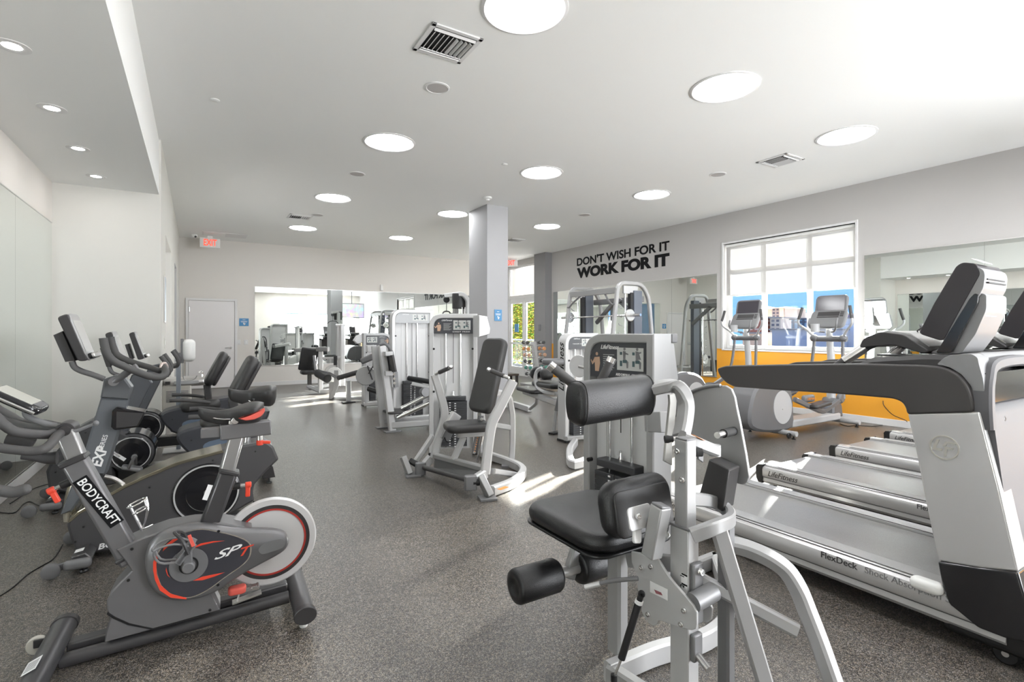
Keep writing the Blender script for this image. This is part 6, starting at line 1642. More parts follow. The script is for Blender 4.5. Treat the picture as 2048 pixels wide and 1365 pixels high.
# ------------------------------------------------------------------ ELLIPTICALS facing the window
FE = Frame(7.25, 3.95, 0)
El = thing('elliptical_trainer', 'grey elliptical trainer standing in front of the right window panes', 'elliptical trainer', FE.o, 0, 'elliptical trainers at the window')
s = FE.S
M['ell_grey'] = mat('elliptical dark grey shell', (0.13, 0.13, 0.135), 0.35)
M['ell_light'] = mat('elliptical light shell', (0.44, 0.44, 0.445), 0.35)
yn = -0.17
def eo(pts, y, **k): return [FE.side(*f1(a, b), y) for a, b in pts]
hs = MB().prism(sm2(eo([(315, 1130), (325, 1050), (350, 960), (400, 900), (470, 880), (540, 900), (585, 960), (595, 1080), (590, 1190), (500, 1215), (400, 1218), (330, 1190)], yn), 2), yn, -yn, 'xz', inset=0.03).build('drive_housing', 'ell_grey', El)
ov = [FE.side(*f1(522 + 58 * math.cos(k * PI / 14), 1060 + 106 * math.sin(k * PI / 14)), yn) for k in range(28)]
MB().prism(ov, yn - 0.006, yn + 0.02, 'xz', inset=0.003).build('oval_cover', 'ell_light', hs)
c = s(*f1(522, 1072), yn - 0.008); g = MB(); bolt(g, c, (0, -1, 0), 0.008, 0.004); g.build('cover_bolt', 'chrome', hs)
a = s(*f1(600, 1180), -0.1); b = s(*f1(840, 1140), -0.1)
MB().bar((a.x - 0.1, 0, 0.135), (0.72, 0, 0.135), 0.24, 0.10).build('base_rail', 'ell_light', El, bevel=0.02)
for x in (-0.82, 0.78):
    g = MB(); g.cyl((x, -0.34, 0.07), (x, 0.34, 0.07), 0.033, n=24)
    tt = g.build('cross_foot', 'ell_light', El)
    g = MB()
    for y in (-0.3, 0.3): g.lathe([(0.024, 0), (0.026, 0.008), (0.012, 0.014), (0.010, 0.05)], (x, y, 0), (0, 0, 1), 18)
    g.build('levelling_foot', 'black', tt)
MB().lathe([(0.01, -0.012), (0.03, -0.014), (0.038, 0), (0.03, 0.014), (0.01, 0.012)], (-0.89, -0.28, 0.05), (0, 1, 0), 24).build('transport_wheel', 'black', El)
MB().prism([(0.55, 0.14), (0.56, 0.30), (0.63, 0.40), (0.72, 0.40), (0.80, 0.28), (0.82, 0.12)], -0.10, 0.10, 'xz', inset=0.02).build('front_shroud', 'ell_grey', El)
MB().tube([(0.68, 0, 0.35), (0.70, 0, 0.8), (0.66, 0, 1.15), (0.62, 0, 1.42)], [0.06, 0.04], 16).build('mast', 'ell_light', El)
for q in (-1, 1):
    ph = 0.10 * q
    la = MB().rtube([(-0.62, q * 0.20, 0.44 - ph * .4), (0.02, q * 0.22, 0.36 + ph), (0.46, q * 0.24, 0.52 + ph)], 0.05, 0.06, side=(0, 1, 0), fillet=0.1).build('pedal_arm', 'ell_grey', El)
    MB().cushion((-0.12, q * 0.24, 0.43 + ph * .5), (0.42, 0.17, 0.05), 0.02, rotm(y=-0.08)).build('foot_pedal', 'dark_plastic', la)
    MB().cushion((-0.30, q * 0.20, 0.47), (0.26, 0.06, 0.10), 0.03).build('arm_cover', 'ell_grey', la)
    text('lettering', 'LifeFitness', 0.05, 'warning', la, (-0.38, q * 0.20 - 0.032, 0.47), (0, -1, 0), shear=0.3)
    MB().lathe([(0.055, 0), (0.075, 0.02), (0.075, 0.05), (0.05, 0.07)], (0.46, q * 0.24 - 0.03, 0.53 + ph), (0, 1, 0), 20).build('arm_joint', 'ell_grey', la)
    # moving handle: from the low joint up past the mast
    MB().tube([(0.50, q * 0.26, 0.52 + ph), (0.56, q * 0.22, 0.85), (0.60, q * 0.20, 1.18), (0.60, q * 0.20, 1.28)], 0.022, 12).build('lower_lever', 'ell_grey', El)
    MB().ball((0.60, q * 0.20, 1.27), 0.055, 14, (1, 1, 0.9)).build('lever_joint', 'ell_grey', El)
    mh = MB().tube([(0.60, q * 0.21, 1.30), (0.56, q * 0.27, 1.38), (0.50, q * 0.36, 1.47), (0.49, q * 0.37, 1.55), (0.52, q * 0.33, 1.72)], 0.017, 12).build('moving_handle', 'ell_light', El)
    MB().tube([(0.49, q * 0.37, 1.55), (0.505, q * 0.35, 1.63), (0.52, q * 0.33, 1.73)], 0.021, 12).build('handle_grip', 'grip', mh)
MB().cyl((0.62, -0.24, 1.26), (0.62, 0.24, 1.26), 0.04, n=20).build('lever_tube', 'ell_grey', El)
# fixed grips, cup, panel, screen
MB().tube([(0.60, -0.05, 1.36), (0.50, -0.14, 1.38), (0.44, -0.19, 1.46), (0.47, -0.19, 1.56)], 0.014, 10).build('fixed_grip', 'silver_dark', El)
MB().tube([(0.60, 0.05, 1.36), (0.50, 0.14, 1.38), (0.44, 0.19, 1.46), (0.47, 0.19, 1.56)], 0.014, 10).build('fixed_grip', 'silver_dark', El)
MB().lathe([(0.055, 0), (0.062, 0.12), (0.058, 0.12), (0.05, 0.01), (0.001, 0.01)], (0.46, 0.11, 1.36), (0, 0, 1), 24).build('cup_holder', 'ell_light', El)
cz = Vector((0.60, 0, 1.545)); Bp = basis((-0.85, 0, 0.5))
pn = thing('console', None, None); pn.parent = El
MB().cushion(cz, (0.50, 0.30, 0.06), 0.025, Bp).build('control_panel', mat('console grey', (0.20, 0.20, 0.205), 0.4), pn)
g = MB(); nn = Vector((-0.85, 0, 0.5)).normalized(); uu = Bp.col[1]
g.box(cz + nn * 0.032 + uu * 0.02, (0.30, 0.012, 0.01), Bp); g.box(cz + nn * 0.031 + uu * 0.075, (0.30, 0.07, 0.004), Bp)
for k in range(9):
    g.box(cz + nn * 0.033 + uu * (0.04 + 0.03 * (k % 3)) + Vector((0, -0.17 - 0.016 * (k // 3), 0)), (0.010, 0.018, 0.006), Bp)
g.build('keypad', 'dark_plastic', pn, smooth=False)
sz = Vector((0.70, 0, 1.76)); Bq = basis((-0.97, 0, 0.2))
MB().cushion(sz, (0.45, 0.29, 0.05), 0.02, Bq).build('monitor', 'grey_plastic', pn)
MB().box(sz + Vector((-0.97, 0, 0.2)).normalized() * 0.0262, (0.38, 0.235, 0.001), Bq).build('screen', 'screen_off', pn, smooth=False)
MB().bar((0.70, 0, 1.50), (0.73, 0, 1.76), 0.09, 0.04).build('monitor_bracket', 'silver_dark', pn, bevel=0.006)
dup(El, (7.25, 5.28, 0), 0, 'grey elliptical trainer at the left edge of the window beside the mirror')
# ------------------------------------------------------------------ CHEST PRESS in the middle of the room
g1 = crop(800, 610, .1538); g2 = crop(790, 810, .1538)
FP = Frame(2.3, 4.3, 0)
Pm = thing('chest_press_machine', 'silver seated chest press with a tall black backrest standing in the middle of the aisle', 'weight machine', FP.o, 0)
def G(F):
    def f(*pts): return [F.P(*p) for p in pts]
    return f
pts_ = G(FP)
def rt(F, pts, wd, th, name, m, par, side=(0, 1, 0), fillet=0.03, sp=0):
    return MB().rtube([F.P(*p) for p in pts], wd, th, side=side, fillet=fillet, sp=sp).build(name, m, par)
SL = 'silver_light'
O_ = FP.P(858, 800, 5.62); O_.z = 0
tower(Pm, O_, (0.90, -0.436, 0), 0.53, 1.56, 'CHEST PRESS', frame=SL, stack_z=(0.10, 0.60))
q = FP.P(958, 650, 5.40)
MB().prism([(0, -0.13), (0.0, 0.10), (0.10, 0.09), (0.14, -0.04), (0.13, -0.10)], 0, 0.14, 'xz', org=q, inset=0.008).build('pulley_cover', SL, Pm)
# swing arms
la = rt(FP, [(869, 750, 4.92), (884, 800, 4.92), (889, 835, 4.92), (876, 880, 4.90), (868, 916, 4.88)], 0.06, 0.075, 'press_arm', SL, Pm, side=(0.3, 1, 0), sp=4)
ra = rt(FP, [(1026, 762, 4.42), (1000, 815, 4.38), (985, 845, 4.36), (978, 880, 4.34), (970, 948, 4.30)], 0.065, 0.08, 'press_arm', SL, Pm, side=(0.3, 1, 0), sp=4)
for u, v, par, nm in (((871, 749, 4.90), (902, 735, 4.80), la, 'left'), ((1018, 757, 4.40), (978, 740, 4.50), ra, 'right')):
    a, b = FP.P(*u), FP.P(*v)
    MB().cyl(a + (b - a) * .25, a + (b - a) * .88, 0.020).build('handle_grip', 'grip', par); MB().cyl(a, b, 0.014).build('handle_bar', 'brushed', par)
    MB().ball(b, 0.021, 12).build('handle_end', 'chrome', par)
# backrest
top = FP.P(993, 678, 4.85); bot = FP.P(960, 826, 4.62); d = top - bot
yv = Vector((-0.22, 0.975, 0)); nrm = yv.cross(d).normalized()
Bm = Matrix((yv, d.normalized(), yv.cross(d.normalized()))).transposed()
bkp = MB().cushion((top + bot) / 2, (0.30, d.length, 0.085), 0.03, Bm).build('backrest', 'leather_fine', Pm)
# seat
sc_ = FP.P(934, 853, 4.58)
MB().cushion(sc_, (0.40, 0.32, 0.075), 0.034, rotm(z=R(-13))).build('seat', 'leather_fine', Pm)
MB().box(sc_ + Vector((0.06, 0, -0.065)), (0.30, 0.09, 0.06), rotm(z=R(-13))).build('seat_carriage', SL, Pm, bevel=0.005)
rt(FP, [(927, 875, 4.60), (908, 918, 4.62)], 0.05, 0.05, 'seat_post', SL, Pm)
MB().bar(FP.P(962, 832, 4.66), FP.P(949, 908, 4.70), 0.012, 0.055, (1, 0, 0)).build('adjuster_plate', 'silver_dark', Pm, bevel=0.002)
MB().cyl(FP.P(966, 870, 4.66), FP.P(955, 925, 4.70), 0.012).build('adjuster_rod', 'chrome', Pm)
g = MB()
for k in range(7): g.cyl(FP.P(955.5 - k * 1.0, 876 + k * 4.6, 4.655), FP.P(955.2 - k * 1.0, 876 + k * 4.6, 4.64), 0.005, n=10)
g.build('adjuster_hole', 'warning', Pm)
g = MB(); bolt(g, FP.P(963, 839, 4.63), (-.5, -.85, 0), 0.014, 0.01); bolt(g, FP.P(949, 906, 4.66), (-.5, -.85, 0), 0.012, 0.01); g.build('adjuster_bolt', 'brushed', Pm)
rt(FP, [(962, 820, 4.75), (966, 850, 4.80), (960, 905, 4.85)], 0.05, 0.05, 'backrest_post', SL, Pm)
MB().bar(FP.P(913, 828, 4.85), FP.P(895, 858, 4.80), 0.06, 0.10, (1, 0, 0.5)).build('linkage_box', SL, Pm, bevel=0.008)
MB().bar(FP.P(898, 862, 4.78), FP.P(889, 880, 4.76), 0.03, 0.09, (1, 0, 0.5)).build('linkage_plate', 'silver_dark', Pm, bevel=0.004)
MB().tube([FP.P(889, 876, 4.74), FP.P(893, 884, 4.72), FP.P(903, 884, 4.70), FP.P(905, 876, 4.70)], 0.007, 8).build('foot_lever', 'black', Pm)
# frame
rt(FP, [(870, 912, 4.84), (968, 938, 4.34)], 0.05, 0.05, 'front_beam', 'silver', Pm)
MB().rings([[FP.P(869, 917, 4.84), FP.P(868, 936, 4.84), FP.P(938, 958, 4.42), FP.P(960, 943, 4.36)], [FP.P(869, 917, 4.86), FP.P(868, 936, 4.86), FP.P(938, 958, 4.44), FP.P(960, 943, 4.38)]]).build('kick_panel', 'silver_dark', Pm)
fb = MB().cyl(FP.P(848, 936, 4.80), FP.P(938, 961, 4.22), 0.022).build('foot_bar', 'grip', Pm)
for a in ((841, 938, 4.82), (941, 966, 4.18)): MB().cushion(FP.P(*a), (0.10, 0.06, 0.12), 0.01, rotm(z=R(-15))).build('bar_bracket', 'silver_dark', Pm)
rt(FP, [(862, 916, 4.88), (846, 935, 4.84)], 0.06, 0.08, 'arm_foot', SL, Pm); rt(FP, [(970, 948, 4.30), (948, 962, 4.20)], 0.06, 0.08, 'arm_foot', SL, Pm)
rt(FP, [(866, 872, 4.95), (826, 932, 4.90)], 0.05, 0.05, 'front_brace', SL, Pm)
for a, b, f_ in (((806, 914, 4.86), (819, 948, 4.84), (826, 951)), ((960, 953, 4.20), (980, 993, 4.16), (975, 997))):
    MB().bar(FP.P(*a), FP.P(*b), 0.10, 0.05, (0.9, 0, 0.4)).build('pivot_post', 'silver', Pm, bevel=0.005)
    fp = FP.loc(on_z(f_[0], f_[1], 0.01)); MB().box(fp + Vector((0, 0, 0.0)), (0.14, 0.12, 0.02), rotm(z=R(-15))).build('foot_plate', 'silver_dark', Pm, bevel=0.003)
for a, b in (((820, 922, 4.85), (834, 930, 4.83)), ((945, 966, 4.18), (958, 965, 4.2))): MB().cyl(FP.P(*a), FP.P(*b), 0.028).build('pivot_boss', 'black', Pm)
def fl(F, px, py, z=0.045): return F.loc(on_z(px, py, z))
MB().rtube([fl(FP, 984, 983), fl(FP, 1026, 966), fl(FP, 1046, 944), fl(FP, 1024, 928), fl(FP, 960, 906)], 0.085, 0.065, side=(0, 0, 1), sp=5).build('base_frame', SL, Pm)
rt(FP, [(985, 943, 4.36), (1030, 950, 4.72)], 0.05, 0.06, 'base_crossbar', SL, Pm, side=(0, 0, 1))
MB().box(fl(FP, 1006, 977, 0.088) + Vector((0, 0, 0)), (0.10, 0.04, 0.002), rotm(z=R(20))).build('warning_label', 'warning', Pm, smooth=False)
MB().rtube([FP.P(*p) for p in [(975, 790, 4.86), (1000, 786, 4.98), (1019, 796, 5.05), (1025, 830, 5.12), (1025, 880, 5.16), (1023, 931, 5.20)]], 0.06, 0.06, side=(0.5, 0.85, 0), fillet=0.03).build('rear_post', SL, Pm)
rt(FP, [(985, 850, 4.86), (1020, 856, 5.14)], 0.05, 0.05, 'rear_crossbar', 'silver', Pm)
p = fl(FP, 1021, 932, 0.012); MB().box(p, (0.18, 0.12, 0.024), rotm(z=R(-30))).build('foot_plate', 'silver_dark', Pm, bevel=0.003)

# ------------------------------------------------------------------ LEG PRESS behind it
h1 = crop(700, 660, .1611); k3 = crop(720, 570, .1245)
FL = Frame(2.9, 6.4, 0)
Lm = thing('leg_press_machine', 'silver leg press with leaning posts and wide dark stack behind the chest press', 'weight machine', FL.o, 0)
O_ = FL.P(784, 800, 7.35); O_.z = 0
tower(Lm, O_, (1, 0, 0), 0.63, 1.69, '', dark=False, frame=SL, stack_z=(0.08, 0.60), pin=False, shroud='shroud', pl_h=0.15, cap=False)
for (a, b, nm) in (((764, 693, 6.98), (785, 862, 6.98), 'near'), ((750, 693, 7.15), (768, 854, 7.15), 'far')):
    rt(FL, [a, b], 0.07, 0.10, 'footplate_post', SL, Lm, side=(0, 1, 0))
    p = fl(FL, b[0], b[1] + 1, 0.01); MB().box(p, (0.22, 0.12, 0.02)).build('foot_plate', 'silver_dark', Lm, bevel=0.003)
MB().rings([[FL.P(760, 694, 7.12), FL.P(764, 694, 6.99), FL.P(780, 745, 6.99), FL.P(773, 745, 7.12)], [FL.P(764, 694, 7.14), FL.P(768, 694, 7.01), FL.P(784, 745, 7.01), FL.P(777, 745, 7.14)]]).build('foot_platform', 'silver_dark', Lm)
MB().bar(FL.P(776, 712, 7.0), FL.P(782, 745, 7.0), 0.42, 0.03, (1, 0, 0)).build('platform_pad', 'dark_plastic', Lm, bevel=0.005)
MB().tube([FL.P(760, 690, 7.05), FL.P(772, 689, 7.05), FL.P(784, 706, 7.05), FL.P(788, 740, 7.05)], 0.022, 12).build('platform_guard', 'grey_plastic', Lm)
for y in (706, 745): MB().box(FL.P(776, y + 2, 6.95), (0.10, 0.12, 0.06)).build('slide_bracket', SL, Lm, bevel=0.004)
MB().bar(FL.P(790, 744, 7.0), FL.P(792, 775, 7.0), 0.05, 0.06, (1, 0, 0)).build('hole_bracket', 'silver_dark', Lm, bevel=0.003)
g = MB()
for k in range(3): g.cyl(FL.P(788.5 + k * .3, 749 + 9 * k, 6.98), FL.P(788.5 + k * .3, 749 + 9 * k, 6.93), 0.018)
g.build('bracket_hole', 'chrome', Lm)
rt(FL, [(789, 775, 7.05), (788, 815, 7.05)], 0.05, 0.05, 'bracket_post', SL, Lm)
for a, b in (((795, 836, 6.95), (870, 801, 7.0)), ((803, 818, 7.1), (870, 783, 7.15))): MB().cyl(FL.P(*a), FL.P(*b), 0.032).build('guide_rail', 'chrome', Lm)
MB().cyl(FL.P(817, 757, 7.15), FL.P(866, 765, 7.0), 0.035).build('seat_roll', 'leather', Lm)
rt(FL, [(825, 768, 7.1), (870, 777, 7.0)], 0.05, 0.05, 'seat_arm', SL, Lm)
MB().cyl(FL.P(846, 785, 7.0), FL.P(852, 785, 6.9), 0.06).build('carriage_wheel', 'silver_dark', Lm)
MB().cushion(FL.P(795, 823, 7.1), (0.34, 0.34, 0.03), 0.012).build('step_plate', 'dark_plastic', Lm)
rt(FL, [(785, 851, 6.98), (900, 842, 7.10)], 0.09, 0.09, 'base_beam', SL, Lm)
rt(FL, [(768, 843, 7.15), (880, 832, 7.5)], 0.09, 0.07, 'base_beam', SL, Lm)
MB().cushion(FL.P(905, 770, 7.15), (0.42, 0.42, 0.09), 0.035).build('seat', 'leather_fine', Lm)
MB().cushion(FL.P(925, 735, 7.2), (0.09, 0.40, 0.55), 0.035, rotm(y=0.35)).build('backrest', 'leather_fine', Lm)
rt(FL, [(905, 778, 7.15), (905, 836, 7.15)], 0.08, 0.08, 'seat_post', SL, Lm)

# ------------------------------------------------------------------ PULLDOWN beside the column
FD = Frame(4.5, 9.3, 0)
Dm = thing('pulldown_machine', 'tall silver cable pulldown just left of the grey column', 'weight machine', (4.3, 9.5, 0), 0)
FD = Frame(4.3, 9.5, 0)
rt(FD, [(889, 592, 10.2), (925, 588, 10.2), (936, 600, 10.2), (936, 640, 10.2), (936, 780, 10.2)], 0.07, 0.09, 'top_boom', SL, Dm, fillet=0.12)
rt(FD, [(912, 592, 10.3), (912, 660, 10.3), (912, 790, 10.3)], 0.09, 0.12, 'column', 'silver', Dm)
MB().lohi(FD.P(904, 618, 10.15), FD.P(932, 588, 10.25)).build('pulley_box', 'dark_plastic', Dm, bevel=0.01)
MB().lathe([(0.001, -.02), (0.06, -0.02), (0.05, 0), (0.06, 0.02), (0.001, .02)], FD.P(893, 600, 10.2), (0, 1, 0), 24).build('pulley', 'black', Dm)
MB().cyl(FD.P(893, 600, 10.2), FD.P(893, 622, 10.2), 0.006).build('cable', 'black', Dm)
MB().tube([FD.P(884, 632, 10.0), FD.P(888, 624, 10.1), FD.P(898, 624, 10.3), FD.P(902, 632, 10.4)], 0.014, 8).build('pull_bar', 'grip', Dm)
g = MB()
for x in (918, 924, 930): g.cyl(FD.P(x, 615, 10.2), FD.P(x, 775, 10.2), 0.012)
g.build('guide_rod', 'chrome', Dm)
MB().lohi(FD.P(905, 775, 10.4), FD.P(940, 745, 10.1)).build('weight_stack', 'stack', Dm, bevel=0.004)
MB().cushion(FD.P(890, 752, 10.1), (0.4, 0.3, 0.08), 0.03).build('seat', 'leather_fine', Dm)
rt(FD, [(890, 757, 10.1), (890, 795, 10.1)], 0.06, 0.06, 'seat_post', SL, Dm)
g = MB(); p = FD.P(905, 790, 10.2); g.lohi((-0.55, -0.1, 0), (0.5, 0.1, 0.07)); g.lohi((0.3, -0.45, 0), (0.42, 0.45, 0.07)); g.build('base', SL, Dm, bevel=0.005)

# ------------------------------------------------------------------ LEG EXTENSION, LEG CURL and SEATED MACHINE toward the back wall
m1 = crop(590, 600, .1684)
FX = Frame(2.7, 8.2, 0)
Xm = thing('leg_extension_machine', 'silver leg extension with a dark placard tower left of the leg press posts', 'weight machine', FX.o, 0)
O_ = FX.P(727, 780, 9.35); O_.z = 0
tower(Xm, O_, (1, 0, 0), 0.53, 1.345, '', frame='silver', flip=True, stack_z=(0.1, 0.6), cap=False)
MB().prism([(0, -0.10), (0, 0.06), (-0.10, 0.03), (-0.16, -0.06), (-0.10, -0.12)], 0, 0.12, 'xz', org=FX.P(726, 675, 9.4), inset=0.008).build('pulley_cover', SL, Xm)
MB().bar(FX.P(722, 724, 9.0), FX.P(748, 713, 9.0), 0.10, 0.11, (0, 0, 1)).build('leg_roller', 'grey_plastic', Xm, bevel=0.03)
MB().box(FX.P(742, 698, 9.0), (0.16, 0.12, 0.12)).build('arm_block', SL, Xm, bevel=0.01)
MB().lathe([(0.001, -.02), (0.16, -0.02), (0.17, -0.005), (0.17, 0.02), (0.001, .02)], FX.P(732, 752, 8.9), (0.3, 1, 0), 36).build('cam_disc', 'silver', Xm)
g = MB(); g.cyl(FX.P(735, 732, 8.85), FX.P(745, 760, 8.85), 0.012); g.cyl(FX.P(746, 733, 8.85), FX.P(737, 748, 8.85), 0.010); g.build('linkage_rod', 'dark_plastic', Xm)
MB().cyl(FX.P(738, 778, 9.0), FX.P(756, 784, 8.9), 0.05).build('ankle_roller', 'leather', Xm)
rt(FX, [(732, 762, 9.15), (733, 806, 9.15)], 0.07, 0.08, 'front_post', SL, Xm)
rt(FX, [(728, 809, 9.15), (758, 807, 9.2)], 0.08, 0.08, 'base_beam', SL, Xm)
rt(FX, [(745, 748, 8.95), (758, 742, 9.0)], 0.05, 0.06, 'arm_link', SL, Xm)

FK = Frame(2.2, 9.3, 0)
Km = thing('leg_curl_machine', 'silver prone leg curl with a long dark slanted pad in front of the back mirror', 'weight machine', FK.o, 0)
a, b = FK.P(679, 756, 10.2), FK.P(720, 744, 10.2); d = b - a
Bm = Matrix((d.normalized(), Vector((0, 0, 1)).cross(d.normalized()), d.normalized().cross(Vector((0, 0, 1)).cross(d.normalized())))).transposed()
MB().cushion((a + b) / 2, (d.length * 1.1, 0.38, 0.10), 0.04, Bm).build('bench_pad', 'leather_fine', Km)
MB().rings([[FK.P(x, y, D) for x, y in ((668, 741), (677, 741), (678, 770), (670, 790), (664, 799), (658, 799), (668, 775))] for D in (10.3, 10.42)]).build('pivot_blade', 'silver', Km, bevel=0.004)
MB().cyl(FK.P(636, 747, 10.5), FK.P(655, 758, 10.2), 0.085).build('ankle_roller', 'leather', Km)
rt(FK, [(633, 742, 10.5), (660, 748, 10.3), (672, 755, 10.3)], 0.05, 0.06, 'lever_arm', 'grey_plastic', Km)
MB().rings([[FK.P(x, y, D) for x, y in ((658, 765), (668, 765), (668, 798), (658, 798))] for D in (10.42, 10.5)]).build('side_plate', SL, Km)
rt(FK, [(697, 762, 10.1), (697, 803, 10.1)], 0.08, 0.09, 'front_post', SL, Km)
p = fl(FK, 697, 805, 0.012); MB().box(p, (0.24, 0.14, 0.024)).build('foot_plate', 'black', Km, bevel=0.003)
rt(FK, [(668, 796, 10.45), (700, 797, 10.2), (730, 796, 10.1)], 0.08, 0.07, 'base_beam', SL, Km, fillet=0.02)
rt(FK, [(670, 790, 10.6), (730, 787, 10.4)], 0.08, 0.07, 'base_beam', 'silver', Km, fillet=0.0)
MB().lathe([(0.001, -.015), (0.15, -0.015), (0.16, 0.0), (0.15, 0.015), (0.001, .015)], FK.P(669, 750, 10.9), (0.2, 1, 0), 36).build('cam_disc', SL, Km)
FQ = Frame(1.5, 10.4, 0)
Qm = thing('seated_press_machine', 'silver seated machine with upright black pad nearest the back wall mirror', 'weight machine', FQ.o, 0)
MB().bar(FQ.P(613, 742, 11.2), FQ.P(621, 697, 11.2), 0.09, 0.36, (1, 0, 0)).build('backrest', 'leather', Qm, bevel=0.03)
MB().cushion(FQ.P(618, 745, 11.0), (0.34, 0.32, 0.09), 0.04).build('seat', 'leather', Qm)
MB().bar(FQ.P(619, 750, 11.1), FQ.P(619, 770, 11.1), 0.07, 0.08, (1, 0, 0)).build('seat_post', 'dark_plastic', Qm, bevel=0.006)
rt(FQ, [(592, 701, 11.6), (650, 698, 11.3)], 0.08, 0.09, 'cross_arm', 'silver', Qm); rt(FQ, [(634, 699, 11.25), (657, 699, 11.2)], 0.09, 0.10, 'arm_sleeve', 'silver_dark', Qm)
rt(FQ, [(641, 702, 11.3), (641, 786, 11.3)], 0.09, 0.10, 'main_post', SL, Qm)
rt(FQ, [(628, 712, 11.1), (632, 745, 11.0)], 0.06, 0.06, 'press_arm', 'silver_dark', Qm)
rt(FQ, [(677, 650, 11.3), (677, 772, 11.3)], 0.10, 0.10, 'tall_post', 'silver', Qm); rt(FQ, [(685, 650, 11.2), (686, 772, 11.2)], 0.05, 0.08, 'tall_post', SL, Qm)
rt(FQ, [(673, 651, 11.25), (691, 651, 11.25)], 0.10, 0.05, 'top_cap', SL, Qm)
rt(FQ, [(645, 717, 11.3), (688, 716, 11.2)], 0.04, 0.05, 'link_bar', SL, Qm); MB().cyl(FQ.P(671, 712, 11.15), FQ.P(671, 731, 11.15), 0.04).build('counterweight', 'black', Qm)
MB().lathe([(0.001, -.015), (0.20, -0.015), (0.21, 0.0), (0.20, 0.015), (0.001, .015)], FQ.P(668, 748, 11.3), (0.3, 1, 0), 36).build('cam_disc', SL, Qm)
rt(FQ, [(617, 773, 11.5), (642, 784, 11.3), (662, 782, 11.3)], 0.10, 0.08, 'base_frame', SL, Qm); rt(FQ, [(617, 777, 11.5), (680, 768, 11.8)], 0.08, 0.08, 'base_frame', 'silver', Qm)

# ------------------------------------------------------------------ TRICEPS MACHINE behind the abdominal machine
FR = Frame(3.9, 4.9, 0)
Rm = thing('triceps_extension_machine', 'silver triceps machine behind the abdominal machine tower, logo down its side post', 'weight machine', FR.o, 0)
O_ = FR.P(1131, 800, 6.27); O_.z = 0
tw = tower(Rm, O_, (1, 0, 0), 0.53, 1.345, '', frame=SL, dep=0.16, stack_z=(0.08, 0.55), cap=True, pl_h=0.15)
logo('LifeFitness', 0.15, 'black_print', tw, (-0.001, 0.08, 0.62), (-1, 0, 0), up=(0, 1, 0))
text('title_lettering', 'TRICEPS EXTENSION', 0.022, 'white_paint', tw, (0.12, 0.010, 1.345 - 0.135), (0, -1, 0), space=1.4)
MB().lathe([(0.001, -.01), (0.125, -0.01), (0.13, 0.0), (0.125, 0.012), (0.001, .012)], FR.P(1158, 733, 5.9), (1, 0.35, 0), 40).build('cam_disc', SL, Rm)
MB().cyl(FR.P(1158, 733, 5.9), FR.P(1170, 736, 5.85), 0.02).build('cam_axle', 'brushed', Rm)
MB().cushion(FR.P(1108, 724, 6.35), (0.26, 0.24, 0.075), 0.03).build('arm_pad', 'grey_plastic', Rm)
rt(FR, [(1118, 732, 6.4), (1135, 740, 6.4)], 0.05, 0.05, 'pad_arm', SL, Rm)
MB().rtube([fl(FR, 1210, 905), fl(FR, 1150, 930), fl(FR, 1139, 905), fl(FR, 1150, 885), ], 0.09, 0.07, side=(0, 0, 1), sp=5).build('base_frame', SL, Rm)
rt(FR, [(1131, 878, 6.2), (1200, 872, 6.6)], 0.07, 0.05, 'base_beam', 'silver', Rm)

# ------------------------------------------------------------------ ADJUSTABLE BENCH
FB2 = Frame(4.5, 6.4, 0)
Bn = thing('adjustable_bench', 'silver adjustable bench with black pads and a curved handle, left of the triceps tower', 'bench', FB2.o, 0)
def slab(F, a, b, wd, th, name, m, par, r=0.03):
    a, b = F.P(*a), F.P(*b); d = (b - a); x = d.normalized(); y = Vector((0, 0, 1)).cross(x).normalized(); z = x.cross(y)
    return MB().cushion((a + b) / 2, (d.length, wd, th), r, Matrix((x, y, z)).transposed()).build(name, m, par)
slab(FB2, (1046, 776, 8.0), (1080, 785, 7.5), 0.28, 0.06, 'seat_pad', 'leather_fine', Bn, 0.025)
slab(FB2, (1079, 766, 7.6), (1124, 774, 6.9), 0.30, 0.07, 'back_pad', 'leather', Bn)
slab(FB2, (1068, 750, 7.6), (1082, 742, 7.4), 0.20, 0.16, 'thigh_roll', 'leather', Bn, 0.06); slab(FB2, (1086, 752, 7.3), (1100, 746, 7.2), 0.20, 0.16, 'thigh_roll', 'leather_fine', Bn, 0.06)
rt(FB2, [(1084, 737, 7.35), (1073, 742, 7.4), (1070, 757, 7.4), (1074, 776, 7.35), (1088, 784, 7.2), (1112, 788, 6.95)], 0.05, 0.05, 'curved_handle', SL, Bn, side=(0.4, 1, 0), fillet=0.05)
rt(FB2, [(1049, 783, 8.0), (1085, 796, 7.4), (1118, 808, 6.9)], 0.07, 0.08, 'main_beam', SL, Bn, side=(0.8, -0.6, 0))
rt(FB2, [(1075, 793, 7.6), (1074, 806, 7.8), (1060, 818, 8.4)], 0.05, 0.05, 'rear_curve', SL, Bn, fillet=0.08)
MB().bar(FB2.loc(on_z(1026, 808, 0.05)), FB2.loc(on_z(1060, 819, 0.05)), 0.08, 0.09).build('rear_foot', SL, Bn, bevel=0.004)
rt(FB2, [(1120, 786, 6.9), (1112, 822, 6.9)], 0.05, 0.07, 'adjuster_plate', 'silver_dark', Bn, side=(0.8, -0.6, 0)); rt(FB2, [(1113, 815, 6.92), (1107, 862, 6.92)], 0.05, 0.06, 'front_leg', SL, Bn, side=(0.8, -0.6, 0))
rt(FB2, [(1119, 800, 6.92), (1122, 862, 6.85)], 0.05, 0.06, 'rear_leg', SL, Bn, side=(0.8, -0.6, 0))
MB().box(FB2.loc(on_z(1111, 866, 0.012)), (0.20, 0.09, 0.024), rotm(z=0.3)).build('foot_plate', 'black', Bn, bevel=0.003)

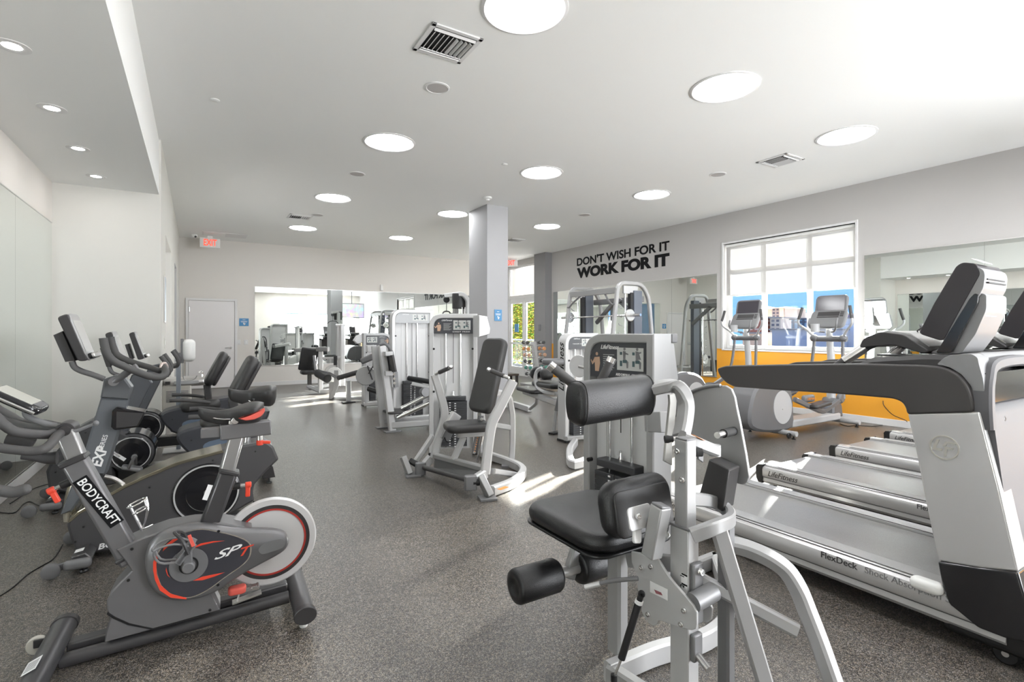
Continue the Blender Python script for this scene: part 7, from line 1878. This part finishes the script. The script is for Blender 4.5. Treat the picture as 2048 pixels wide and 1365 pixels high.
# ------------------------------------------------------------------ SMITH MACHINE along the mirror wall
Sm = thing('smith_machine', 'tall grey smith machine frame with chrome barbell by the slogan wall mirror', 'weight rack', (6.9, 7.5, 0), 0)
for y, lab in ((-0.68, 'near'), (0.68, 'far')):
    MB().rtube([(-0.78, y, 0.04), (-0.47, y, 2.25), (0.12, y, 2.25), (0.30, y, 2.0), (0.52, y, 0.04)], 0.07, 0.07, side=(0, 1, 0), fillet=0.16).build('side_frame', 'silver', Sm)
    MB().lohi((-0.12, y - 0.05, 0.05), (0.08, y + 0.05, 2.12)).build('weight_column', mat('slate blue grey cover', (0.13, 0.145, 0.175), 0.4), Sm, bevel=0.008)
    MB().lohi((-0.20, y - 0.04, 0.05), (-0.13, y + 0.04, 2.08)).build('column_edge', 'black', Sm, bevel=0.004)
    MB().cyl((-0.30, y, 0.05), (-0.30, y, 2.2), 0.018).build('guide_rod', 'chrome', Sm)
    g = MB()
    for k in range(11): g.tube([(-0.38, y, 0.35 + k * 0.16), (-0.44, y, 0.37 + k * 0.16), (-0.45, y, 0.40 + k * 0.16)], 0.010, 6)
    g.build('rack_peg', 'silver', Sm)
    MB().lohi((-0.95, y - 0.05, 0.0), (0.62, y + 0.05, 0.07)).build('base_rail', 'silver', Sm, bevel=0.005)
    MB().lohi((-0.35, y - 0.02, 2.06), (0.0, y + 0.02, 2.2)).build('corner_gusset', SL, Sm, bevel=0.004)
MB().lohi((-0.52, -0.68, 2.06), (-0.46, 0.68, 2.17)).build('front_crossbeam', 'silver', Sm, bevel=0.006)
MB().lohi((0.12, -0.68, 1.92), (0.18, 0.68, 2.03)).build('rear_crossbeam', 'silver_dark', Sm, bevel=0.006)
MB().bar((0.15, 0.1, 1.95), (0.15, 0.62, 1.55), 0.06, 0.07).build('diagonal_brace', 'silver_dark', Sm, bevel=0.005); MB().bar((0.15, -0.1, 1.95), (0.15, -0.62, 1.55), 0.06, 0.07).build('diagonal_brace', 'silver_dark', Sm, bevel=0.005)
for q in (-1, 1): MB().tube([(-0.49, q * 0.35, 2.07), (-0.55, q * 0.5, 1.95), (-0.56, q * 0.62, 1.86), (-0.56, q * 0.68, 1.86)], 0.018, 8).build('hook_arm', 'silver_dark', Sm)
bb = MB().cyl((-0.36, -1.08, 1.66), (-0.36, 1.08, 1.66), 0.015).build('barbell', 'chrome', Sm)
for q in (-1, 1):
    MB().cyl((-0.36, q * 0.80, 1.66), (-0.36, q * 1.12, 1.66), 0.025).build('bar_sleeve', 'chrome', bb)
    MB().lathe([(0.03, -0.02), (0.10, -0.02), (0.11, -0.012), (0.11, 0.012), (0.10, 0.02), (0.03, 0.02)], (-0.36, q * 0.86, 1.66), (0, 1, 0), 32).build('weight_plate', 'brushed', bb)
MB().lohi((0.48, -0.68, 0.0), (0.56, 0.68, 0.07)).build('rear_foot', 'silver', Sm, bevel=0.005)

# ------------------------------------------------------------------ DUMBBELLS and low bench by the doors
rk = thing('dumbbell_rack', 'upright silver dumbbell tree near the glazed doors', 'dumbbell rack', (7.45, 10.85, 0))
MB().bar((0, 0, 0.05), (-0.05, 0.12, 1.12), 0.10, 0.12).build('rack_post', SL, rk, bevel=0.006)
MB().lohi((-0.35, -0.3, 0), (0.35, 0.3, 0.06)).build('rack_base', 'silver', rk, bevel=0.01)
g = MB()
for k in range(6): g.bar((-0.02 - .008 * k, 0.02 * k, 0.22 + k * 0.16), (-0.30 - .008 * k, 0.02 * k, 0.24 + k * 0.16), 0.03, 0.03); g.bar((0.02, 0.02 * k, 0.22 + k * 0.16), (0.24, 0.02 * k, 0.24 + k * 0.16), 0.03, 0.03)
g.build('rack_arm', 'silver', rk)
cols = [('dark grey', (0.10, 0.10, 0.10)), ('teal', (0.10, 0.35, 0.28)), ('dark grey', (0.10, 0.10, 0.10)), ('peach', (0.75, 0.45, 0.30)), ('orange', (0.80, 0.36, 0.14)), ('dark grey', (0.10, 0.10, 0.10))]
lev = ['bottom', 'second', 'third', 'fourth', 'fifth', 'top']
for sd_, sx in (('left', -0.27), ('right', 0.22)):
    for k in range(6):
        cn_, cv_ = cols[k]
        t = thing('dumbbell', '%s dumbbell on the %s arm of the rack tree, %s side' % (cn_, lev[k], sd_), 'dumbbell', (7.45 + sx - .008 * k, 10.85 + 0.02 * k, 0.30 + k * 0.16), 0, 'dumbbells on the rack tree')
        m_ = mat('dumbbell ' + cn_, cv_, 0.5)
        MB().cyl((0, -0.07, 0), (0, 0.07, 0), 0.015, n=12).build('handle', 'silver', t)
        for q in (-1, 1): MB().lathe([(0.001, 0), (0.036, 0), (0.045, 0.01), (0.045, 0.05), (0.036, 0.06), (0.001, 0.06)], (0, q * 0.07, 0), (0, q, 0), 12).build('head', m_, t)
lb_ = thing('low_bench', 'low dark wooden bench on the floor in front of the glazed doors', 'bench', (6.95, 11.6, 0))
MB().lohi((-0.28, -0.2, 0.22), (0.28, 0.2, 0.27)).build('top', mat('dark brown wood', (0.10, 0.075, 0.06), 0.5), lb_, bevel=0.005)
for x in (-0.24, 0.24):
    for y in (-0.15, 0.15): MB().lohi((x - 0.03, y - 0.03, 0), (x + 0.03, y + 0.03, 0.22)).build('leg', M['dark_plastic'], lb_, bevel=0.003)

# ------------------------------------------------------------------ DRINKING FOUNTAIN and wipes stand
Fo = thing('drinking_fountain', 'stainless wall drinking fountain on the left wall past the niche', 'drinking fountain', (XN, 7.72, 0))
MB().cushion((0.27, 0, 0.735), (0.52, 0.44, 0.10), 0.045).build('basin', 'brushed', Fo)
MB().lohi((0.0, -0.20, 0.40), (0.30, 0.20, 0.70)).build('cabinet', mat('light stainless cabinet', (0.62, 0.60, 0.55), 0.35, 0.5), Fo, bevel=0.01)
g = MB()
for k in range(8): g.lohi((0.04, -0.206, 0.50 + k * 0.018), (0.14, -0.20, 0.508 + k * 0.018)); g.lohi((0.17, -0.206, 0.50 + k * 0.018), (0.27, -0.20, 0.508 + k * 0.018))
g.build('cabinet_louvre', 'silver_dark', Fo, smooth=False)
MB().lohi((0.12, -0.222, 0.715), (0.38, -0.215, 0.755)).build('push_bar', 'silver', Fo, bevel=0.003)
MB().lohi((0.03, -0.222, 0.715), (0.08, -0.215, 0.755)).build('front_badge', 'dark_plastic', Fo, bevel=0.002)
MB().tube([(0.42, 0.05, 0.78), (0.42, 0.05, 0.83), (0.40, 0.03, 0.85), (0.38, 0.02, 0.84)], 0.010, 10).build('bubbler', 'chrome', Fo)
Sa = thing('sanitizer_stand', 'slim grey floor stand with a white hand sanitizer dispenser', 'dispenser stand', (-0.18, 7.0, 0))
MB().box((0.02, 0, 0.008), (0.34, 0.30, 0.016)).build('base_plate', 'silver_light', Sa, bevel=0.004)
MB().bar((0, 0, 0.016), (0, 0, 1.08), 0.045, 0.045).build('pole', mat('blue grey pole', (0.30, 0.33, 0.37), 0.4, 0.3), Sa, bevel=0.006)
MB().bar((0, 0, 1.02), (0, 0, 1.12), 0.055, 0.055).build('pole_cap', 'grey_plastic', Sa, bevel=0.006)
MB().lohi((0.02, -0.01, 1.0), (0.05, 0.04, 1.28)).build('mount_plate', 'silver_dark', Sa, bevel=0.004)
MB().cushion((0.10, 0.01, 1.145), (0.13, 0.12, 0.26), 0.05).build('dispenser', 'white_plastic', Sa)
MB().tube([(0.04, 0, 1.0), (0.045, 0, 0.84), (0.08, 0, 0.80), (0.15, 0, 0.81), (0.18, 0, 0.85)], 0.005, 8).build('drip_tray_wire', 'brushed', Sa)
cord2 = MB().tube([on_x(1766, 802, XR - 0.01), on_x(1768, 812, XR - 0.02), on_x(1785, 830, XR - 0.05), on_x(1812, 842, XR - 0.08), on_z(1815, 850, 0.005)], 0.005, 6, smooth=5).build('power_cord', 'black', None)
tag(cord2, 'black cord hanging down the orange wall behind the far treadmill', 'cord')
tag(MB().tube([on_z(a, b, 0.005) for a, b in ((1680, 848), (1695, 853), (1712, 851), (1725, 852), (1745, 853), (1765, 851))], 0.005, 6, smooth=5).build('power_cord', 'black', None), 'black cord lying on the floor beside the right elliptical foot', 'cord')
